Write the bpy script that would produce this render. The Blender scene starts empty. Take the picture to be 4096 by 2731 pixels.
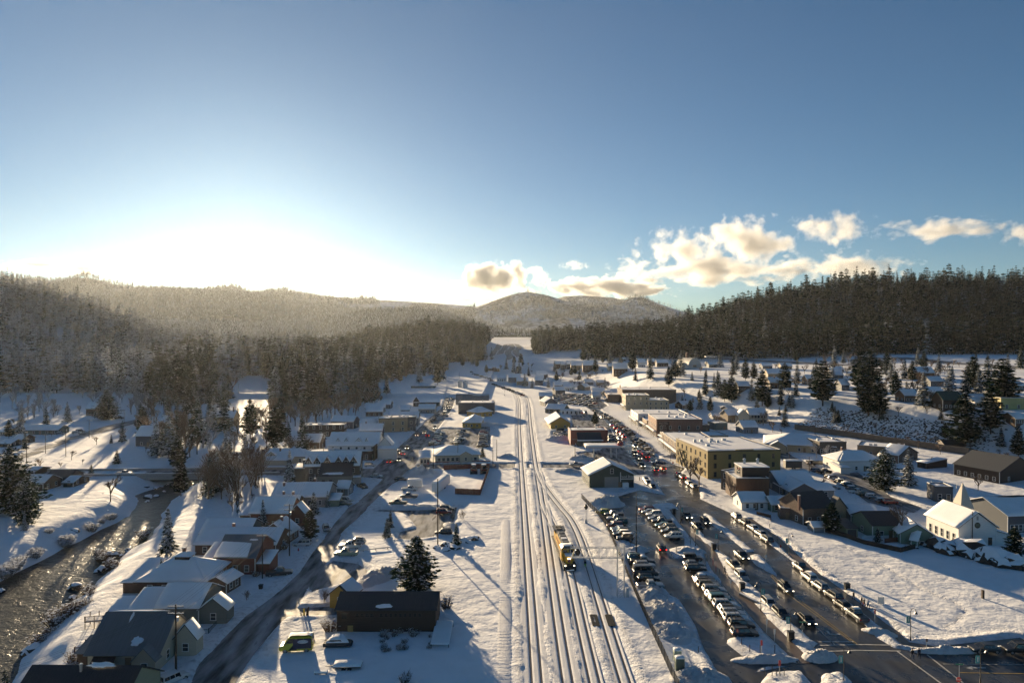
import bpy, bmesh, math, random
import numpy as np
from mathutils import Vector, Matrix, noise as mnoise
from math import sin, cos, pi, radians, sqrt, atan2, exp, hypot

S = bpy.context.scene
COL = S.collection
# ------------------------------------------------------------------ camera
CAM_H, FPX, CX, YH = 53.0, 2731.0, 2048.0, 1345.0
cam_d = bpy.data.cameras.new("camera")
cam = bpy.data.objects.new("camera", cam_d)
COL.objects.link(cam)
cam_d.sensor_width = 36.0
cam_d.lens = 36.0 * FPX / 4096.0
cam_d.clip_start, cam_d.clip_end = 0.5, 60000.0
cam.location = (0, 0, CAM_H)
cam.rotation_euler = (radians(90) - math.atan((1365.5 - YH) / FPX), 0, 0)
S.camera = cam
# ------------------------------------------------------------------ sky, sun, exposure
SUN_AZ, SUN_EL = radians(-21.4), radians(7.6)      # azimuth from +Y towards +X
SUNV = Vector((sin(SUN_AZ) * cos(SUN_EL), cos(SUN_AZ) * cos(SUN_EL), sin(SUN_EL)))
world = bpy.data.worlds.new("World")
S.world = world
world.use_nodes = True
wn = world.node_tree
wn.nodes.clear()
w_out = wn.nodes.new("ShaderNodeOutputWorld")
w_bg = wn.nodes.new("ShaderNodeBackground")
w_sky = wn.nodes.new("ShaderNodeTexSky")
w_sky.sky_type = 'NISHITA'
w_sky.sun_disc = False
w_sky.sun_elevation = SUN_EL
w_sky.sun_rotation = SUN_AZ
w_sky.altitude = 1800
w_sky.air_density = 1.0
w_sky.dust_density = 1.1
w_sky.ozone_density = 4.0
w_bg.inputs['Strength'].default_value = 0.05
w_tint = wn.nodes.new("ShaderNodeMix")            # white balance of the photograph
w_tint.data_type = 'RGBA'
w_tint.blend_type = 'MULTIPLY'
w_tint.inputs[0].default_value = 1.0
w_tint.inputs[7].default_value = (.70, .80, .74, 1)
wn.links.new(w_sky.outputs[0], w_tint.inputs[6])
wn.links.new(w_tint.outputs[2], w_bg.inputs[0])
wn.links.new(w_bg.outputs[0], w_out.inputs[0])
sun_d = bpy.data.lights.new("sun", 'SUN')
sun_d.energy = 5.0
sun_d.angle = radians(0.6)
sun_d.color = (1.0, 0.77, 0.48)
sun = bpy.data.objects.new("sun", sun_d)
COL.objects.link(sun)
sun.rotation_euler = (-SUNV).to_track_quat('-Z', 'Y').to_euler()
S.view_settings.view_transform = 'Standard'
S.view_settings.look = 'None'
S.view_settings.gamma = 1.0
S.view_settings.use_curve_mapping = False
S.view_settings.exposure = 1.5
cy = S.cycles
cy.use_denoising = True
cy.denoiser = 'OPENIMAGEDENOISE'
cy.denoising_input_passes = 'RGB_ALBEDO_NORMAL'
cy.denoising_prefilter = 'ACCURATE'
cy.max_bounces = 5
cy.diffuse_bounces = 2
cy.glossy_bounces = 3
cy.transmission_bounces = 3
cy.transparent_max_bounces = 8
cy.volume_bounces = 3
cy.sample_clamp_indirect = 6.0
cy.caustics_reflective = False
cy.caustics_refractive = False
# ------------------------------------------------------------------ small helpers
R = random.Random(7)
def tag(o, label=None, cat=None, group=None, kind=None):
 if label: o['label'] = label
 if cat: o['category'] = cat
 if group: o['group'] = group
 if kind: o['kind'] = kind
 return o
def empty(name, loc=(0, 0, 0), rz=0.0):
 o = bpy.data.objects.new(name, None)
 o.empty_display_size = 0.3
 o.location = loc
 o.rotation_euler = (0, 0, rz)
 COL.objects.link(o)
 return o
class MB:
 """collects faces of one mesh"""
 def __init__(s): s.v, s.f, s.m = [], [], []
 def poly(s, pts, mi=0):
  n = len(s.v); s.v.extend(tuple(p) for p in pts)
  s.f.append(tuple(range(n, n + len(pts)))); s.m.append(mi)
 def box(s, x0, x1, y0, y1, z0, z1, mi=0, M=None):
  c = [(x0,y0,z0),(x1,y0,z0),(x1,y1,z0),(x0,y1,z0),(x0,y0,z1),(x1,y0,z1),(x1,y1,z1),(x0,y1,z1)]
  if M is not None: c = [tuple(M @ Vector(p)) for p in c]
  n = len(s.v); s.v += c
  for q in ((0,3,2,1),(4,5,6,7),(0,1,5,4),(1,2,6,5),(2,3,7,6),(3,0,4,7)):
   s.f.append(tuple(n + i for i in q)); s.m.append(mi)
 def hexa(s, c, mi=0):
  n = len(s.v); s.v += [tuple(p) for p in c]
  for q in ((0,3,2,1),(4,5,6,7),(0,1,5,4),(1,2,6,5),(2,3,7,6),(3,0,4,7)):
   s.f.append(tuple(n + i for i in q)); s.m.append(mi)
 def slab(s, a, b, c, d, t, mi=0):
  """quad a b c d (counter-clockwise from above) thickened downwards by t"""
  a, b, c, d = map(Vector, (a, b, c, d))
  nr = (b - a).cross(d - a).normalized() * t
  s.hexa([a - nr, b - nr, c - nr, d - nr, a, b, c, d], mi)
 def tube(s, p, q, r0, r1=None, n=6, mi=0, cap=True):
  r1 = r0 if r1 is None else r1
  p, q = Vector(p), Vector(q)
  ax = (q - p)
  if ax.length < 1e-6: return
  ax.normalize()
  u = ax.orthogonal().normalized(); w = ax.cross(u)
  k = len(s.v)
  for i in range(n):
   a = 2 * pi * i / n
   s.v.append(tuple(p + (u * cos(a) + w * sin(a)) * r0))
  for i in range(n):
   a = 2 * pi * i / n
   s.v.append(tuple(q + (u * cos(a) + w * sin(a)) * r1))
  for i in range(n):
   j = (i + 1) % n
   s.f.append((k + i, k + j, k + n + j, k + n + i)); s.m.append(mi)
  if cap:
   s.f.append(tuple(k + n + i for i in range(n))); s.m.append(mi)
   s.f.append(tuple(k + i for i in reversed(range(n)))); s.m.append(mi)
 def path(s, pts, r, n=5, mi=0):
  for a, b in zip(pts, pts[1:]): s.tube(a, b, r, r, n, mi)
 def add(s, o, M=None, mi=None):
  n = len(s.v)
  s.v += [tuple(M @ Vector(p)) for p in o.v] if M is not None else o.v
  s.f += [tuple(n + i for i in f) for f in o.f]
  s.m += o.m if mi is None else [mi] * len(o.f)
 def mesh(s, name, mats, smooth=False):
  me = bpy.data.meshes.new(name)
  me.from_pydata(s.v, [], s.f)
  for m in (mats if isinstance(mats, (list, tuple)) else [mats]): me.materials.append(m)
  if any(s.m): me.polygons.foreach_set('material_index', s.m)
  if smooth: me.polygons.foreach_set('use_smooth', [True] * len(s.f))
  me.update()
  return me
 def build(s, name, mats, parent=None, smooth=False, loc=None):
  o = bpy.data.objects.new(name, s.mesh(name, mats, smooth))
  COL.objects.link(o)
  if parent: o.parent = parent
  if loc: o.location = loc
  return o
def inst(name, me, parent=None, loc=(0, 0, 0), rot=(0, 0, 0), sc=None):
 o = bpy.data.objects.new(name, me)
 COL.objects.link(o)
 if parent: o.parent = parent
 o.location = loc; o.rotation_euler = rot
 if sc is not None: o.scale = (sc, sc, sc) if isinstance(sc, (int, float)) else sc
 return o
def np_mesh(name, verts, quads, mats, smooth=True, mi=None):
 me = bpy.data.meshes.new(name)
 verts = np.asarray(verts, np.float32); quads = np.asarray(quads, np.int32)
 k = quads.shape[1]
 me.vertices.add(len(verts)); me.vertices.foreach_set('co', verts.ravel())
 me.loops.add(quads.size); me.loops.foreach_set('vertex_index', quads.ravel())
 me.polygons.add(len(quads))
 me.polygons.foreach_set('loop_start', np.arange(0, quads.size, k, dtype=np.int32))
 me.polygons.foreach_set('use_smooth', np.full(len(quads), smooth))
 for m in (mats if isinstance(mats, (list, tuple)) else [mats]): me.materials.append(m)
 if mi is not None: me.polygons.foreach_set('material_index', np.asarray(mi, np.int32))
 me.update(calc_edges=True)
 return me
# ------------------------------------------------------------------ materials
MATS = {}
def mat(name, col, rough=0.7, metal=0.0, var=0.0, vs=3.0, bump=0.0, bs=20.0, spec=0.5, stretch=None, emit=None, es=0.0):
 if name in MATS: return MATS[name]
 m = bpy.data.materials.new(name); m.use_nodes = True
 nt = m.node_tree; b = nt.nodes['Principled BSDF']
 b.inputs['Base Color'].default_value = (*col, 1)
 b.inputs['Roughness'].default_value = rough
 b.inputs['Metallic'].default_value = metal
 b.inputs['Specular IOR Level'].default_value = spec
 if var or bump:
  tc = nt.nodes.new('ShaderNodeTexCoord'); mp = nt.nodes.new('ShaderNodeMapping')
  nt.links.new(tc.outputs['Object'], mp.inputs[0])
  if stretch: mp.inputs['Scale'].default_value = stretch
 if var:
  n = nt.nodes.new('ShaderNodeTexNoise'); n.inputs['Scale'].default_value = vs; n.inputs['Detail'].default_value = 5
  nt.links.new(mp.outputs[0], n.inputs[0])
  r = nt.nodes.new('ShaderNodeMapRange')
  r.inputs[1].default_value = .25; r.inputs[2].default_value = .75
  r.inputs[3].default_value = 1 - var; r.inputs[4].default_value = 1 + var
  nt.links.new(n.outputs[0], r.inputs[0])
  mx = nt.nodes.new('ShaderNodeVectorMath'); mx.operation = 'SCALE'
  mx.inputs[0].default_value = col
  nt.links.new(r.outputs[0], mx.inputs['Scale'])
  nt.links.new(mx.outputs[0], b.inputs['Base Color'])
 if bump:
  n = nt.nodes.new('ShaderNodeTexNoise'); n.inputs['Scale'].default_value = bs; n.inputs['Detail'].default_value = 4
  nt.links.new(mp.outputs[0], n.inputs[0])
  bp = nt.nodes.new('ShaderNodeBump'); bp.inputs['Strength'].default_value = bump; bp.inputs['Distance'].default_value = 0.1
  nt.links.new(n.outputs[0], bp.inputs['Height']); nt.links.new(bp.outputs[0], b.inputs['Normal'])
 if emit:
  b.inputs['Emission Color'].default_value = (*emit, 1); b.inputs['Emission Strength'].default_value = es
 MATS[name] = m
 return m
def foliage(name, c1, c2, trans=0.35, vs=0.8):
 m = bpy.data.materials.new(name); m.use_nodes = True; nt = m.node_tree; nt.nodes.clear()
 out = nt.nodes.new('ShaderNodeOutputMaterial')
 d = nt.nodes.new('ShaderNodeBsdfDiffuse'); t = nt.nodes.new('ShaderNodeBsdfTranslucent'); mx = nt.nodes.new('ShaderNodeMixShader')
 g = nt.nodes.new('ShaderNodeNewGeometry')
 n = nt.nodes.new('ShaderNodeTexNoise'); n.inputs['Scale'].default_value = vs; n.inputs['Detail'].default_value = 2
 nt.links.new(g.outputs['Position'], n.inputs[0])
 oi = nt.nodes.new('ShaderNodeObjectInfo')
 ad = nt.nodes.new('ShaderNodeMath'); ad.operation = 'MULTIPLY_ADD'; ad.inputs[1].default_value = .5
 nt.links.new(oi.outputs['Random'], ad.inputs[0]); nt.links.new(n.outputs[0], ad.inputs[2])
 cr = nt.nodes.new('ShaderNodeMix'); cr.data_type = 'RGBA'
 mr = nt.nodes.new('ShaderNodeMapRange'); mr.inputs[1].default_value = .45; mr.inputs[2].default_value = 1.05
 nt.links.new(ad.outputs[0], mr.inputs[0]); nt.links.new(mr.outputs[0], cr.inputs[0])
 cr.inputs[6].default_value = (*c1, 1); cr.inputs[7].default_value = (*c2, 1)
 nt.links.new(cr.outputs[2], d.inputs[0]); nt.links.new(cr.outputs[2], t.inputs[0])
 mx.inputs[0].default_value = trans
 nt.links.new(d.outputs[0], mx.inputs[1]); nt.links.new(t.outputs[0], mx.inputs[2])
 nt.links.new(mx.outputs[0], out.inputs[0])
 MATS[name] = m
 return m
def snow_mat(name, col, scales, strength, dist, rough_attr=False, dirt=0.0, sss=False):
 """snow: soft relief at several scales; 'rough' attribute makes churned snow"""
 m = bpy.data.materials.new(name); m.use_nodes = True; nt = m.node_tree
 b = nt.nodes['Principled BSDF']
 b.inputs['Base Color'].default_value = (*col, 1); b.inputs['Roughness'].default_value = .85
 b.inputs['Specular IOR Level'].default_value = .12
 g = nt.nodes.new('ShaderNodeNewGeometry')
 prev = None
 att = None
 if rough_attr:
  att = nt.nodes.new('ShaderNodeAttribute'); att.attribute_name = 'rough'
 for i, (sc, st, ds, thr) in enumerate(zip(scales, strength, dist, [0] * len(scales))):
  n = nt.nodes.new('ShaderNodeTexNoise'); n.inputs['Scale'].default_value = sc; n.inputs['Detail'].default_value = 5
  n.inputs['Roughness'].default_value = .6
  nt.links.new(g.outputs['Position'], n.inputs[0])
  bp = nt.nodes.new('ShaderNodeBump'); bp.inputs['Distance'].default_value = ds; bp.inputs['Strength'].default_value = st
  if att is not None and i > 0:
   ml = nt.nodes.new('ShaderNodeMath'); ml.operation = 'MULTIPLY_ADD'
   ml.inputs[1].default_value = st; ml.inputs[2].default_value = st * .13
   nt.links.new(att.outputs['Fac'], ml.inputs[0]); nt.links.new(ml.outputs[0], bp.inputs['Strength'])
  nt.links.new(n.outputs[0], bp.inputs['Height'])
  if prev: nt.links.new(prev.outputs[0], bp.inputs['Normal'])
  prev = bp
 nt.links.new(prev.outputs[0], b.inputs['Normal'])
 n = nt.nodes.new('ShaderNodeTexNoise'); n.inputs['Scale'].default_value = .35; n.inputs['Detail'].default_value = 6
 nt.links.new(g.outputs['Position'], n.inputs[0])
 mr = nt.nodes.new('ShaderNodeMapRange'); mr.inputs[1].default_value = .35; mr.inputs[2].default_value = .8
 mr.inputs[3].default_value = 0.0; mr.inputs[4].default_value = .12 + dirt
 nt.links.new(n.outputs[0], mr.inputs[0])
 cm = nt.nodes.new('ShaderNodeMix'); cm.data_type = 'RGBA'
 cm.inputs[6].default_value = (*col, 1); cm.inputs[7].default_value = (.42, .38, .32, 1)
 nt.links.new(mr.outputs[0], cm.inputs[0])
 nt.links.new(cm.outputs[2], b.inputs['Base Color'])
 MATS[name] = m
 return m
SNOWC = (.88, .885, .90)
M_SNOW = snow_mat('snow_roof', SNOWC, (2.2, 9), (.35, .25), (.1, .04))
M_PILE = snow_mat('snow_ploughed', (.82, .82, .83), (1.2, 3.5, 9), (1.0, 1.0, 1.0), (.5, .3, .12), dirt=.16)
M_GROUND = snow_mat('snow_ground', SNOWC, (.25, 1.3, 4.5), (.5, 1.0, 1.0), (.8, .42, .16), rough_attr=True)
M_GREEN = foliage('needles_dark', (.012, .027, .018), (.027, .048, .028), .14)
M_GREEN2 = foliage('needles_cool', (.028, .040, .024), (.046, .056, .034), .16)
M_TSNOW = foliage('needle_snow', (.74, .76, .80), (.86, .88, .90), .2)
M_FROST = foliage('frosted_twigs', (.30, .29, .29), (.46, .45, .46), .3)
M_TWIG = mat('bare_twigs', (.13, .085, .055), .9, var=.25)
M_BARK = mat('bark', (.085, .055, .038), .95, var=.3, vs=4)
M_GLASS = mat('window_glass', (.02, .025, .03), .06, spec=.8)
M_ASPH = None
M_STEEL = mat('rail_steel', (.12, .085, .06), .45, .6, var=.2)
M_BLACK = mat('black_paint', (.015, .015, .016), .4)
M_DARKMETAL = mat('dark_metal', (.03, .032, .035), .45, .5)
M_WHITEMETAL = mat('galvanised_metal', (.50, .51, .52), .55, .3)
M_WOODPOLE = mat('creosote_pole', (.06, .038, .026), .9, var=.3, vs=6, stretch=(1, 1, .15))
M_TRIM = mat('white_trim', (.72, .71, .68), .6)
M_CONC = mat('concrete', (.32, .31, .29), .85, var=.15, vs=2)
def siding(name, col, rough=.75, var=.12): return mat(name, col, rough, var=var, vs=2.5, bump=.5, bs=1.0, stretch=(.3, .3, 9))
def corrug(name, col, rough=.4, metal=.5): return mat(name, col, rough, metal, var=.18, vs=1.2, bump=.6, bs=4.0, stretch=(6, .15, .15))
def brick(name, col):
 if name in MATS: return MATS[name]
 m = mat(name, col, .9, var=.18, vs=1.5)
 nt = m.node_tree; b = nt.nodes['Principled BSDF']
 br = nt.nodes.new('ShaderNodeTexBrick'); tc = nt.nodes.new('ShaderNodeTexCoord')
 sx = nt.nodes.new('ShaderNodeSeparateXYZ'); cb = nt.nodes.new('ShaderNodeCombineXYZ'); ad = nt.nodes.new('ShaderNodeMath')
 nt.links.new(tc.outputs['Object'], sx.inputs[0])
 nt.links.new(sx.outputs[0], ad.inputs[0]); nt.links.new(sx.outputs[1], ad.inputs[1])
 nt.links.new(ad.outputs[0], cb.inputs[0]); nt.links.new(sx.outputs[2], cb.inputs[1])
 nt.links.new(cb.outputs[0], br.inputs[0])
 br.inputs['Scale'].default_value = 2.2; br.inputs['Mortar Size'].default_value = .02
 br.inputs['Color1'].default_value = (*col, 1); br.inputs['Color2'].default_value = tuple(c * .72 for c in col) + (1,)
 br.inputs['Mortar'].default_value = (.28, .25, .22, 1)
 nt.links.new(br.outputs[0], b.inputs['Base Color'])
 return m
# ------------------------------------------------------------------ pixels to places (pixel gives a direction only)
_cp, _sp = cos(cam.rotation_euler.x - radians(90)), sin(cam.rotation_euler.x - radians(90))
def ray(px, py):
 dx, dz = (px - CX) / FPX, (1365.5 - py) / FPX
 return dx, (_cp - dz * _sp), (_sp + dz * _cp)
def at(px, py, z=0.0):
 """place at height z seen in that direction"""
 x, y, w = ray(px, py)
 t = (z - CAM_H) / w
 return Vector((x * t, y * t, z))
def at_d(px, py, d):
 x, y, w = ray(px, py)
 return Vector((x * d / y, d, CAM_H + w * d / y))
def tr(pts, ox, oy, s): return [(ox + a / s, oy + b / s) for a, b in pts]
def Z1(*p): return tr(p, 0, 2000, 2.1445)          # enlargements of the photograph used for measuring
def Z2(*p): return tr(p, 900, 2000, 2.1445)
def Z3(*p): return tr(p, 1900, 2000, 2.1445)
def Z4(*p): return tr(p, 2500, 2000, 2.1445)
def Z5(*p): return tr(p, 3200, 1900, 1.887)
def Y2(*p): return tr(p, 0, 1450, 2.24)
def Y3(*p): return tr(p, 800, 1400, 2.24)
def Y4(*p): return tr(p, 1500, 1350, 2.851)
def Y5(*p): return tr(p, 2100, 1400, 2.851)
def Y6(*p): return tr(p, 2600, 1400, 2.851)
def Y7(*p): return tr(p, 3296, 1350, 2.851)
def text_mesh(body, size, mats, extrude=.01, align='CENTER'):
 c = bpy.data.curves.new('lettering', 'FONT'); c.body = body; c.size = size; c.extrude = extrude
 c.align_x = align; c.resolution_u = 2
 o = bpy.data.objects.new('lettering', c); COL.objects.link(o)
 dg = bpy.context.evaluated_depsgraph_get()
 me = bpy.data.meshes.new_from_object(o.evaluated_get(dg))
 bpy.data.objects.remove(o); bpy.data.curves.remove(c)
 me.materials.clear(); me.materials.append(mats)
 return me
# ------------------------------------------------------------------ terrain heights
_rs = np.random.RandomState(3)
_lat = _rs.rand(256, 256).astype(np.float64)
def vnoise(x, y, s):
 x = np.asarray(x, float) / s + 1000.3; y = np.asarray(y, float) / s + 1000.7
 i, j = np.floor(x).astype(int), np.floor(y).astype(int)
 u, v = x - i, y - j
 u = u * u * (3 - 2 * u); v = v * v * (3 - 2 * v)
 a = _lat[i & 255, j & 255]; b = _lat[(i + 1) & 255, j & 255]; c = _lat[i & 255, (j + 1) & 255]; d = _lat[(i + 1) & 255, (j + 1) & 255]
 return (a * (1 - u) + b * u) * (1 - v) + (c * (1 - u) + d * u) * v - .5
def fbm(x, y, s, o=4):
 r = 0; a = 1.0
 for k in range(o):
  r = r + a * vnoise(x + 37 * k, y - 91 * k, s / 2 ** k); a *= .5
 return r
def sstep(t): t = np.clip(t, 0, 1); return t * t * (3 - 2 * t)
def seg_dist(x, y, pts, want=False):
 """distance to a polyline, with the parameter (index) of the nearest point and the side"""
 best = np.full(np.shape(x), 1e18); par = np.zeros(np.shape(x)); side = np.zeros(np.shape(x))
 for k in range(len(pts) - 1):
  (ax, ay), (bx, by) = pts[k][:2], pts[k + 1][:2]
  dx, dy = bx - ax, by - ay
  L = dx * dx + dy * dy + 1e-12
  t = np.clip(((x - ax) * dx + (y - ay) * dy) / L, 0, 1)
  ex, ey = x - ax - t * dx, y - ay - t * dy
  d = ex * ex + ey * ey
  m = d < best
  best = np.where(m, d, best)
  if want:
   par = np.where(m, k + t, par)
   side = np.where(m, np.sign(dx * (y - ay) - dy * (x - ax)), side)
 return (np.sqrt(best), par, side) if want else np.sqrt(best)
def inside(x, y, poly):
 r = np.zeros(np.shape(x), bool)
 n = len(poly)
 for k in range(n):
  (ax, ay), (bx, by) = poly[k][:2], poly[(k + 1) % n][:2]
  if ay == by: continue
  c = ((ay > y) != (by > y)) & (x < (bx - ax) * (y - ay) / (by - ay) + ax)
  r ^= c
 return r
def sdist(x, y, poly, near=None):
 """signed distance to a closed outline, negative inside"""
 xs = [p[0] for p in poly]; ys = [p[1] for p in poly]
 out = np.full(np.shape(x), 99.0)
 m = (x > min(xs) - 30) & (x < max(xs) + 30) & (y > min(ys) - 30) & (y < max(ys) + 30)
 if not m.any(): return out
 xx, yy = x[m], y[m]
 d = seg_dist(xx, yy, list(poly) + [poly[0]])
 out[m] = np.where(inside(xx, yy, poly), -d, d)
 return out
def crest(pts, d, top=0):
 return [(lambda v: (v.x, v.y, v.z - top))(at_d(px, py, dd if dd else d)) for px, py, dd in [(p if len(p) == 3 else (*p, 0)) for p in pts]]
HILLS = [  # crest line, reach, shape power
 (crest([(-1500, 1080), (-600, 1110), (0, 1160), (210, 1205), (390, 1270), (540, 1350), (700, 1420), (830, 1440)], 1020), 430, 1.25),
 (crest([(6500, 1140), (5200, 1100), (4300, 1148), (3700, 1150), (3300, 1175), (3000, 1240), (2740, 1325), (2500, 1383), (2250, 1402)], 1270), 520, 1.1),
 (crest([(1200, 1430), (1330, 1408), (1500, 1362), (1700, 1330), (1850, 1334), (1950, 1362), (2010, 1385)], 1500), 420, 1.2),
 (crest([(900, 1345), (1000, 1330), (1100, 1318), (1300, 1280), (1480, 1254), (1650, 1244), (1750, 1254), (1830, 1280), (1950, 1315), (2100, 1345)], 3400), 1000, 1.2),
 (crest([(-400, 1210), (100, 1190), (300, 1190), (400, 1180), (600, 1160), (760, 1167), (950, 1177), (1100, 1192), (1250, 1226), (1400, 1262), (1600, 1300)], 4600), 1900, 1.15),
 (crest([(-900, 1090), (-200, 1096), (50, 1106), (290, 1124), (318, 1104), (333, 1096), (358, 1098), (385, 1112), (430, 1129), (600, 1150), (800, 1168)], 5000), 2000, 1.3),
 (crest([(700, 1200), (830, 1178), (870, 1150), (925, 1137), (960, 1150), (1030, 1180), (1090, 1162), (1150, 1157), (1220, 1168), (1300, 1182), (1450, 1195), (1600, 1202), (1800, 1215), (2000, 1235), (2200, 1200), (2260, 1183), (2340, 1180), (2450, 1188), (2560, 1215), (2750, 1260)], 5600), 2200, 1.3),
 (crest([(1780, 1262), (1850, 1245), (1950, 1208), (2030, 1180), (2070, 1168), (2110, 1163), (2180, 1174), (2260, 1200), (2340, 1224), (2420, 1216), (2490, 1197), (2535, 1183), (2570, 1185), (2640, 1213), (2740, 1248), (2900, 1290)], 4800), 1500, 1.25),
]
FOOT = [(330, 120), (300, 170), (240, 240), (203, 304), (158, 390), (150, 430), (122, 530), (100, 620), (92, 720), (66, 850), (10, 1000), (-50, 1150), (-60, 1350), (-60, 1700)]
RIV_L = [(at(a, b, -4).x, at(a, b, -4).y) for a, b in [(-900, 3300), (-500, 2600), (-200, 2420)] + Z1((0, 690), (200, 600), (400, 490), (560, 400), (700, 350), (900, 240), (1100, 130)) + Y2((1150, 1385), (1225, 1290), (1225, 1240), (1200, 1190), (1450, 1105)) + [(720, 1915), (790, 1885), (850, 1856)]]
RIV_R = [(at(a, b, -4).x, at(a, b, -4).y) for a, b in [(-300, 3300), (0, 2900)] + Z1((100, 1568), (230, 1300), (380, 1150), (560, 940), (720, 840), (850, 700), (1000, 560), (1100, 440), (1280, 360), (1400, 170)) + Y2((1450, 1420), (1500, 1270), (1640, 1150), (1800, 1110)) + [(870, 1918), (930, 1884), (960, 1858)]]
RIVER = RIV_L + RIV_R[::-1]
def hz(x, y, fine=True):
 x = np.asarray(x, float); y = np.asarray(y, float)
 z = np.zeros(np.shape(x))
 # bench and hillside east of the town
 d, par, side = seg_dist(x, y, FOOT, True)
 up = np.where(side < 0, d, 0)
 z = z + 17 * sstep(up / 32) + .05 * np.clip(up - 32, 0, 300)
 # gentle rise of the valley floor
 z = z + .012 * np.clip(y - 900, 0, 1500) * (d > 0)
 for pts, reach, pw in HILLS:
  mx = max(p[0] for p in pts) + reach; mn = min(p[0] for p in pts) - reach
  ymn = min(p[1] for p in pts) - reach
  m = (x < mx) & (x > mn) & (y > ymn)
  if not m.any(): continue
  xx, yy = x[m], y[m]
  dd, pp, _ = seg_dist(xx, yy, pts, True)
  zc = np.interp(pp, range(len(pts)), [p[2] for p in pts])
  t = np.clip(1 - dd / reach, 0, 1) ** pw
  hill = zc * t
  if fine: hill = hill + t * (1 - t) * reach * .10 * fbm(xx, yy, reach * .45, 4) * 1.6
  zz = z[m]
  z[m] = np.maximum(zz, hill) + 3 * np.exp(-np.abs(zz - hill) / 4)
 # river channel
 if np.min(y) < 700:
  s = sdist(x, y, RIVER)
  s = s + 1.4 * fbm(x, y, 9, 2)
  ch = np.where(s < 0, np.maximum(-5.6, -4 + .5 * s), -4 + .52 * s)
  z = np.where(s < 25, np.minimum(z, ch + .0), z)
 return z
def hz1(x, y): return float(hz(np.array([x]), np.array([y]))[0])
_T = np.concatenate([np.arange(85, 700, 1.5), np.arange(700, 2000, 6), np.arange(2000, 9000, 40)])
def gp(px, py):
 """place on the terrain seen in that direction"""
 rx, ry, rz = ray(px, py)
 x = rx / ry * _T; z = CAM_H + rz / ry * _T
 h = hz(x, _T)
 i = np.argmax(z <= h)
 if i == 0: i = len(_T) - 1
 a, b = z[i - 1] - h[i - 1], z[i] - h[i]
 t = _T[i - 1] + (_T[i] - _T[i - 1]) * (a / (a - b) if a != b else 0)
 v = Vector((rx / ry * t, t, 0)); v.z = hz1(v.x, v.y)
 return v
# ------------------------------------------------------------------ streets, lots, islands of snow (outlines on the ground)
def G(*pts): return [(at(a, b).x, at(a, b).y) for a, b in pts]
W_L = [(740, 2760), (765, 2731), (793, 2653), (933, 2513), (979, 2466), (1124, 2359), (1198, 2289), (1254, 2205), (1301, 2145), (1338, 2093), (1394, 2028), (1420, 2016), (1496, 1949), (1532, 1916), (1505, 1903)]
W_R = [(925, 2760), (942, 2727), (1012, 2620), (1100, 2513), (1189, 2429), (1236, 2345), (1287, 2280), (1329, 2210), (1371, 2126), (1418, 2084), (1461, 2043), (1496, 2003), (1568, 1936), (1626, 1904), (1655, 1887)]
W2_L = [(1483, 1884), (1500, 1868), (1550, 1826), (1595, 1788), (1648, 1739), (1688, 1699), (1735, 1657), (1765, 1631), (1781, 1592), (1791, 1560), (1788, 1534), (1760, 1511), (1735, 1503)]
W2_R = [(1650, 1886), (1665, 1850), (1696, 1785), (1738, 1731), (1777, 1678), (1809, 1631), (1822, 1588), (1829, 1560), (1832, 1537), (1802, 1513), (1760, 1500)]
MAIN_L = [(3265, 2580), (3143, 2466), (3046, 2373), (2990, 2326), (2955, 2280), (2910, 2224), (2826, 2163), (2775, 2103), (2724, 2047), (2686, 2009), (2600, 1905), (2538, 1852), (2514, 1821), (2468, 1754), (2437, 1702), (2405, 1663), (2367, 1642), (2324, 1610), (2280, 1590)]
MAIN_R = [(3512, 2557), (3460, 2494), (3386, 2420), (3255, 2322), (3167, 2242), (3078, 2177), (3041, 2121), (2966, 2065), (2920, 2050), (2800, 1995), (2796, 1947), (2716, 1890), (2740, 1872), (2660, 1848), (2612, 1815), (2573, 1768), (2528, 1733), (2488, 1698), (2452, 1674), (2403, 1642), (2350, 1608), (2300, 1588)]
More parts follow.
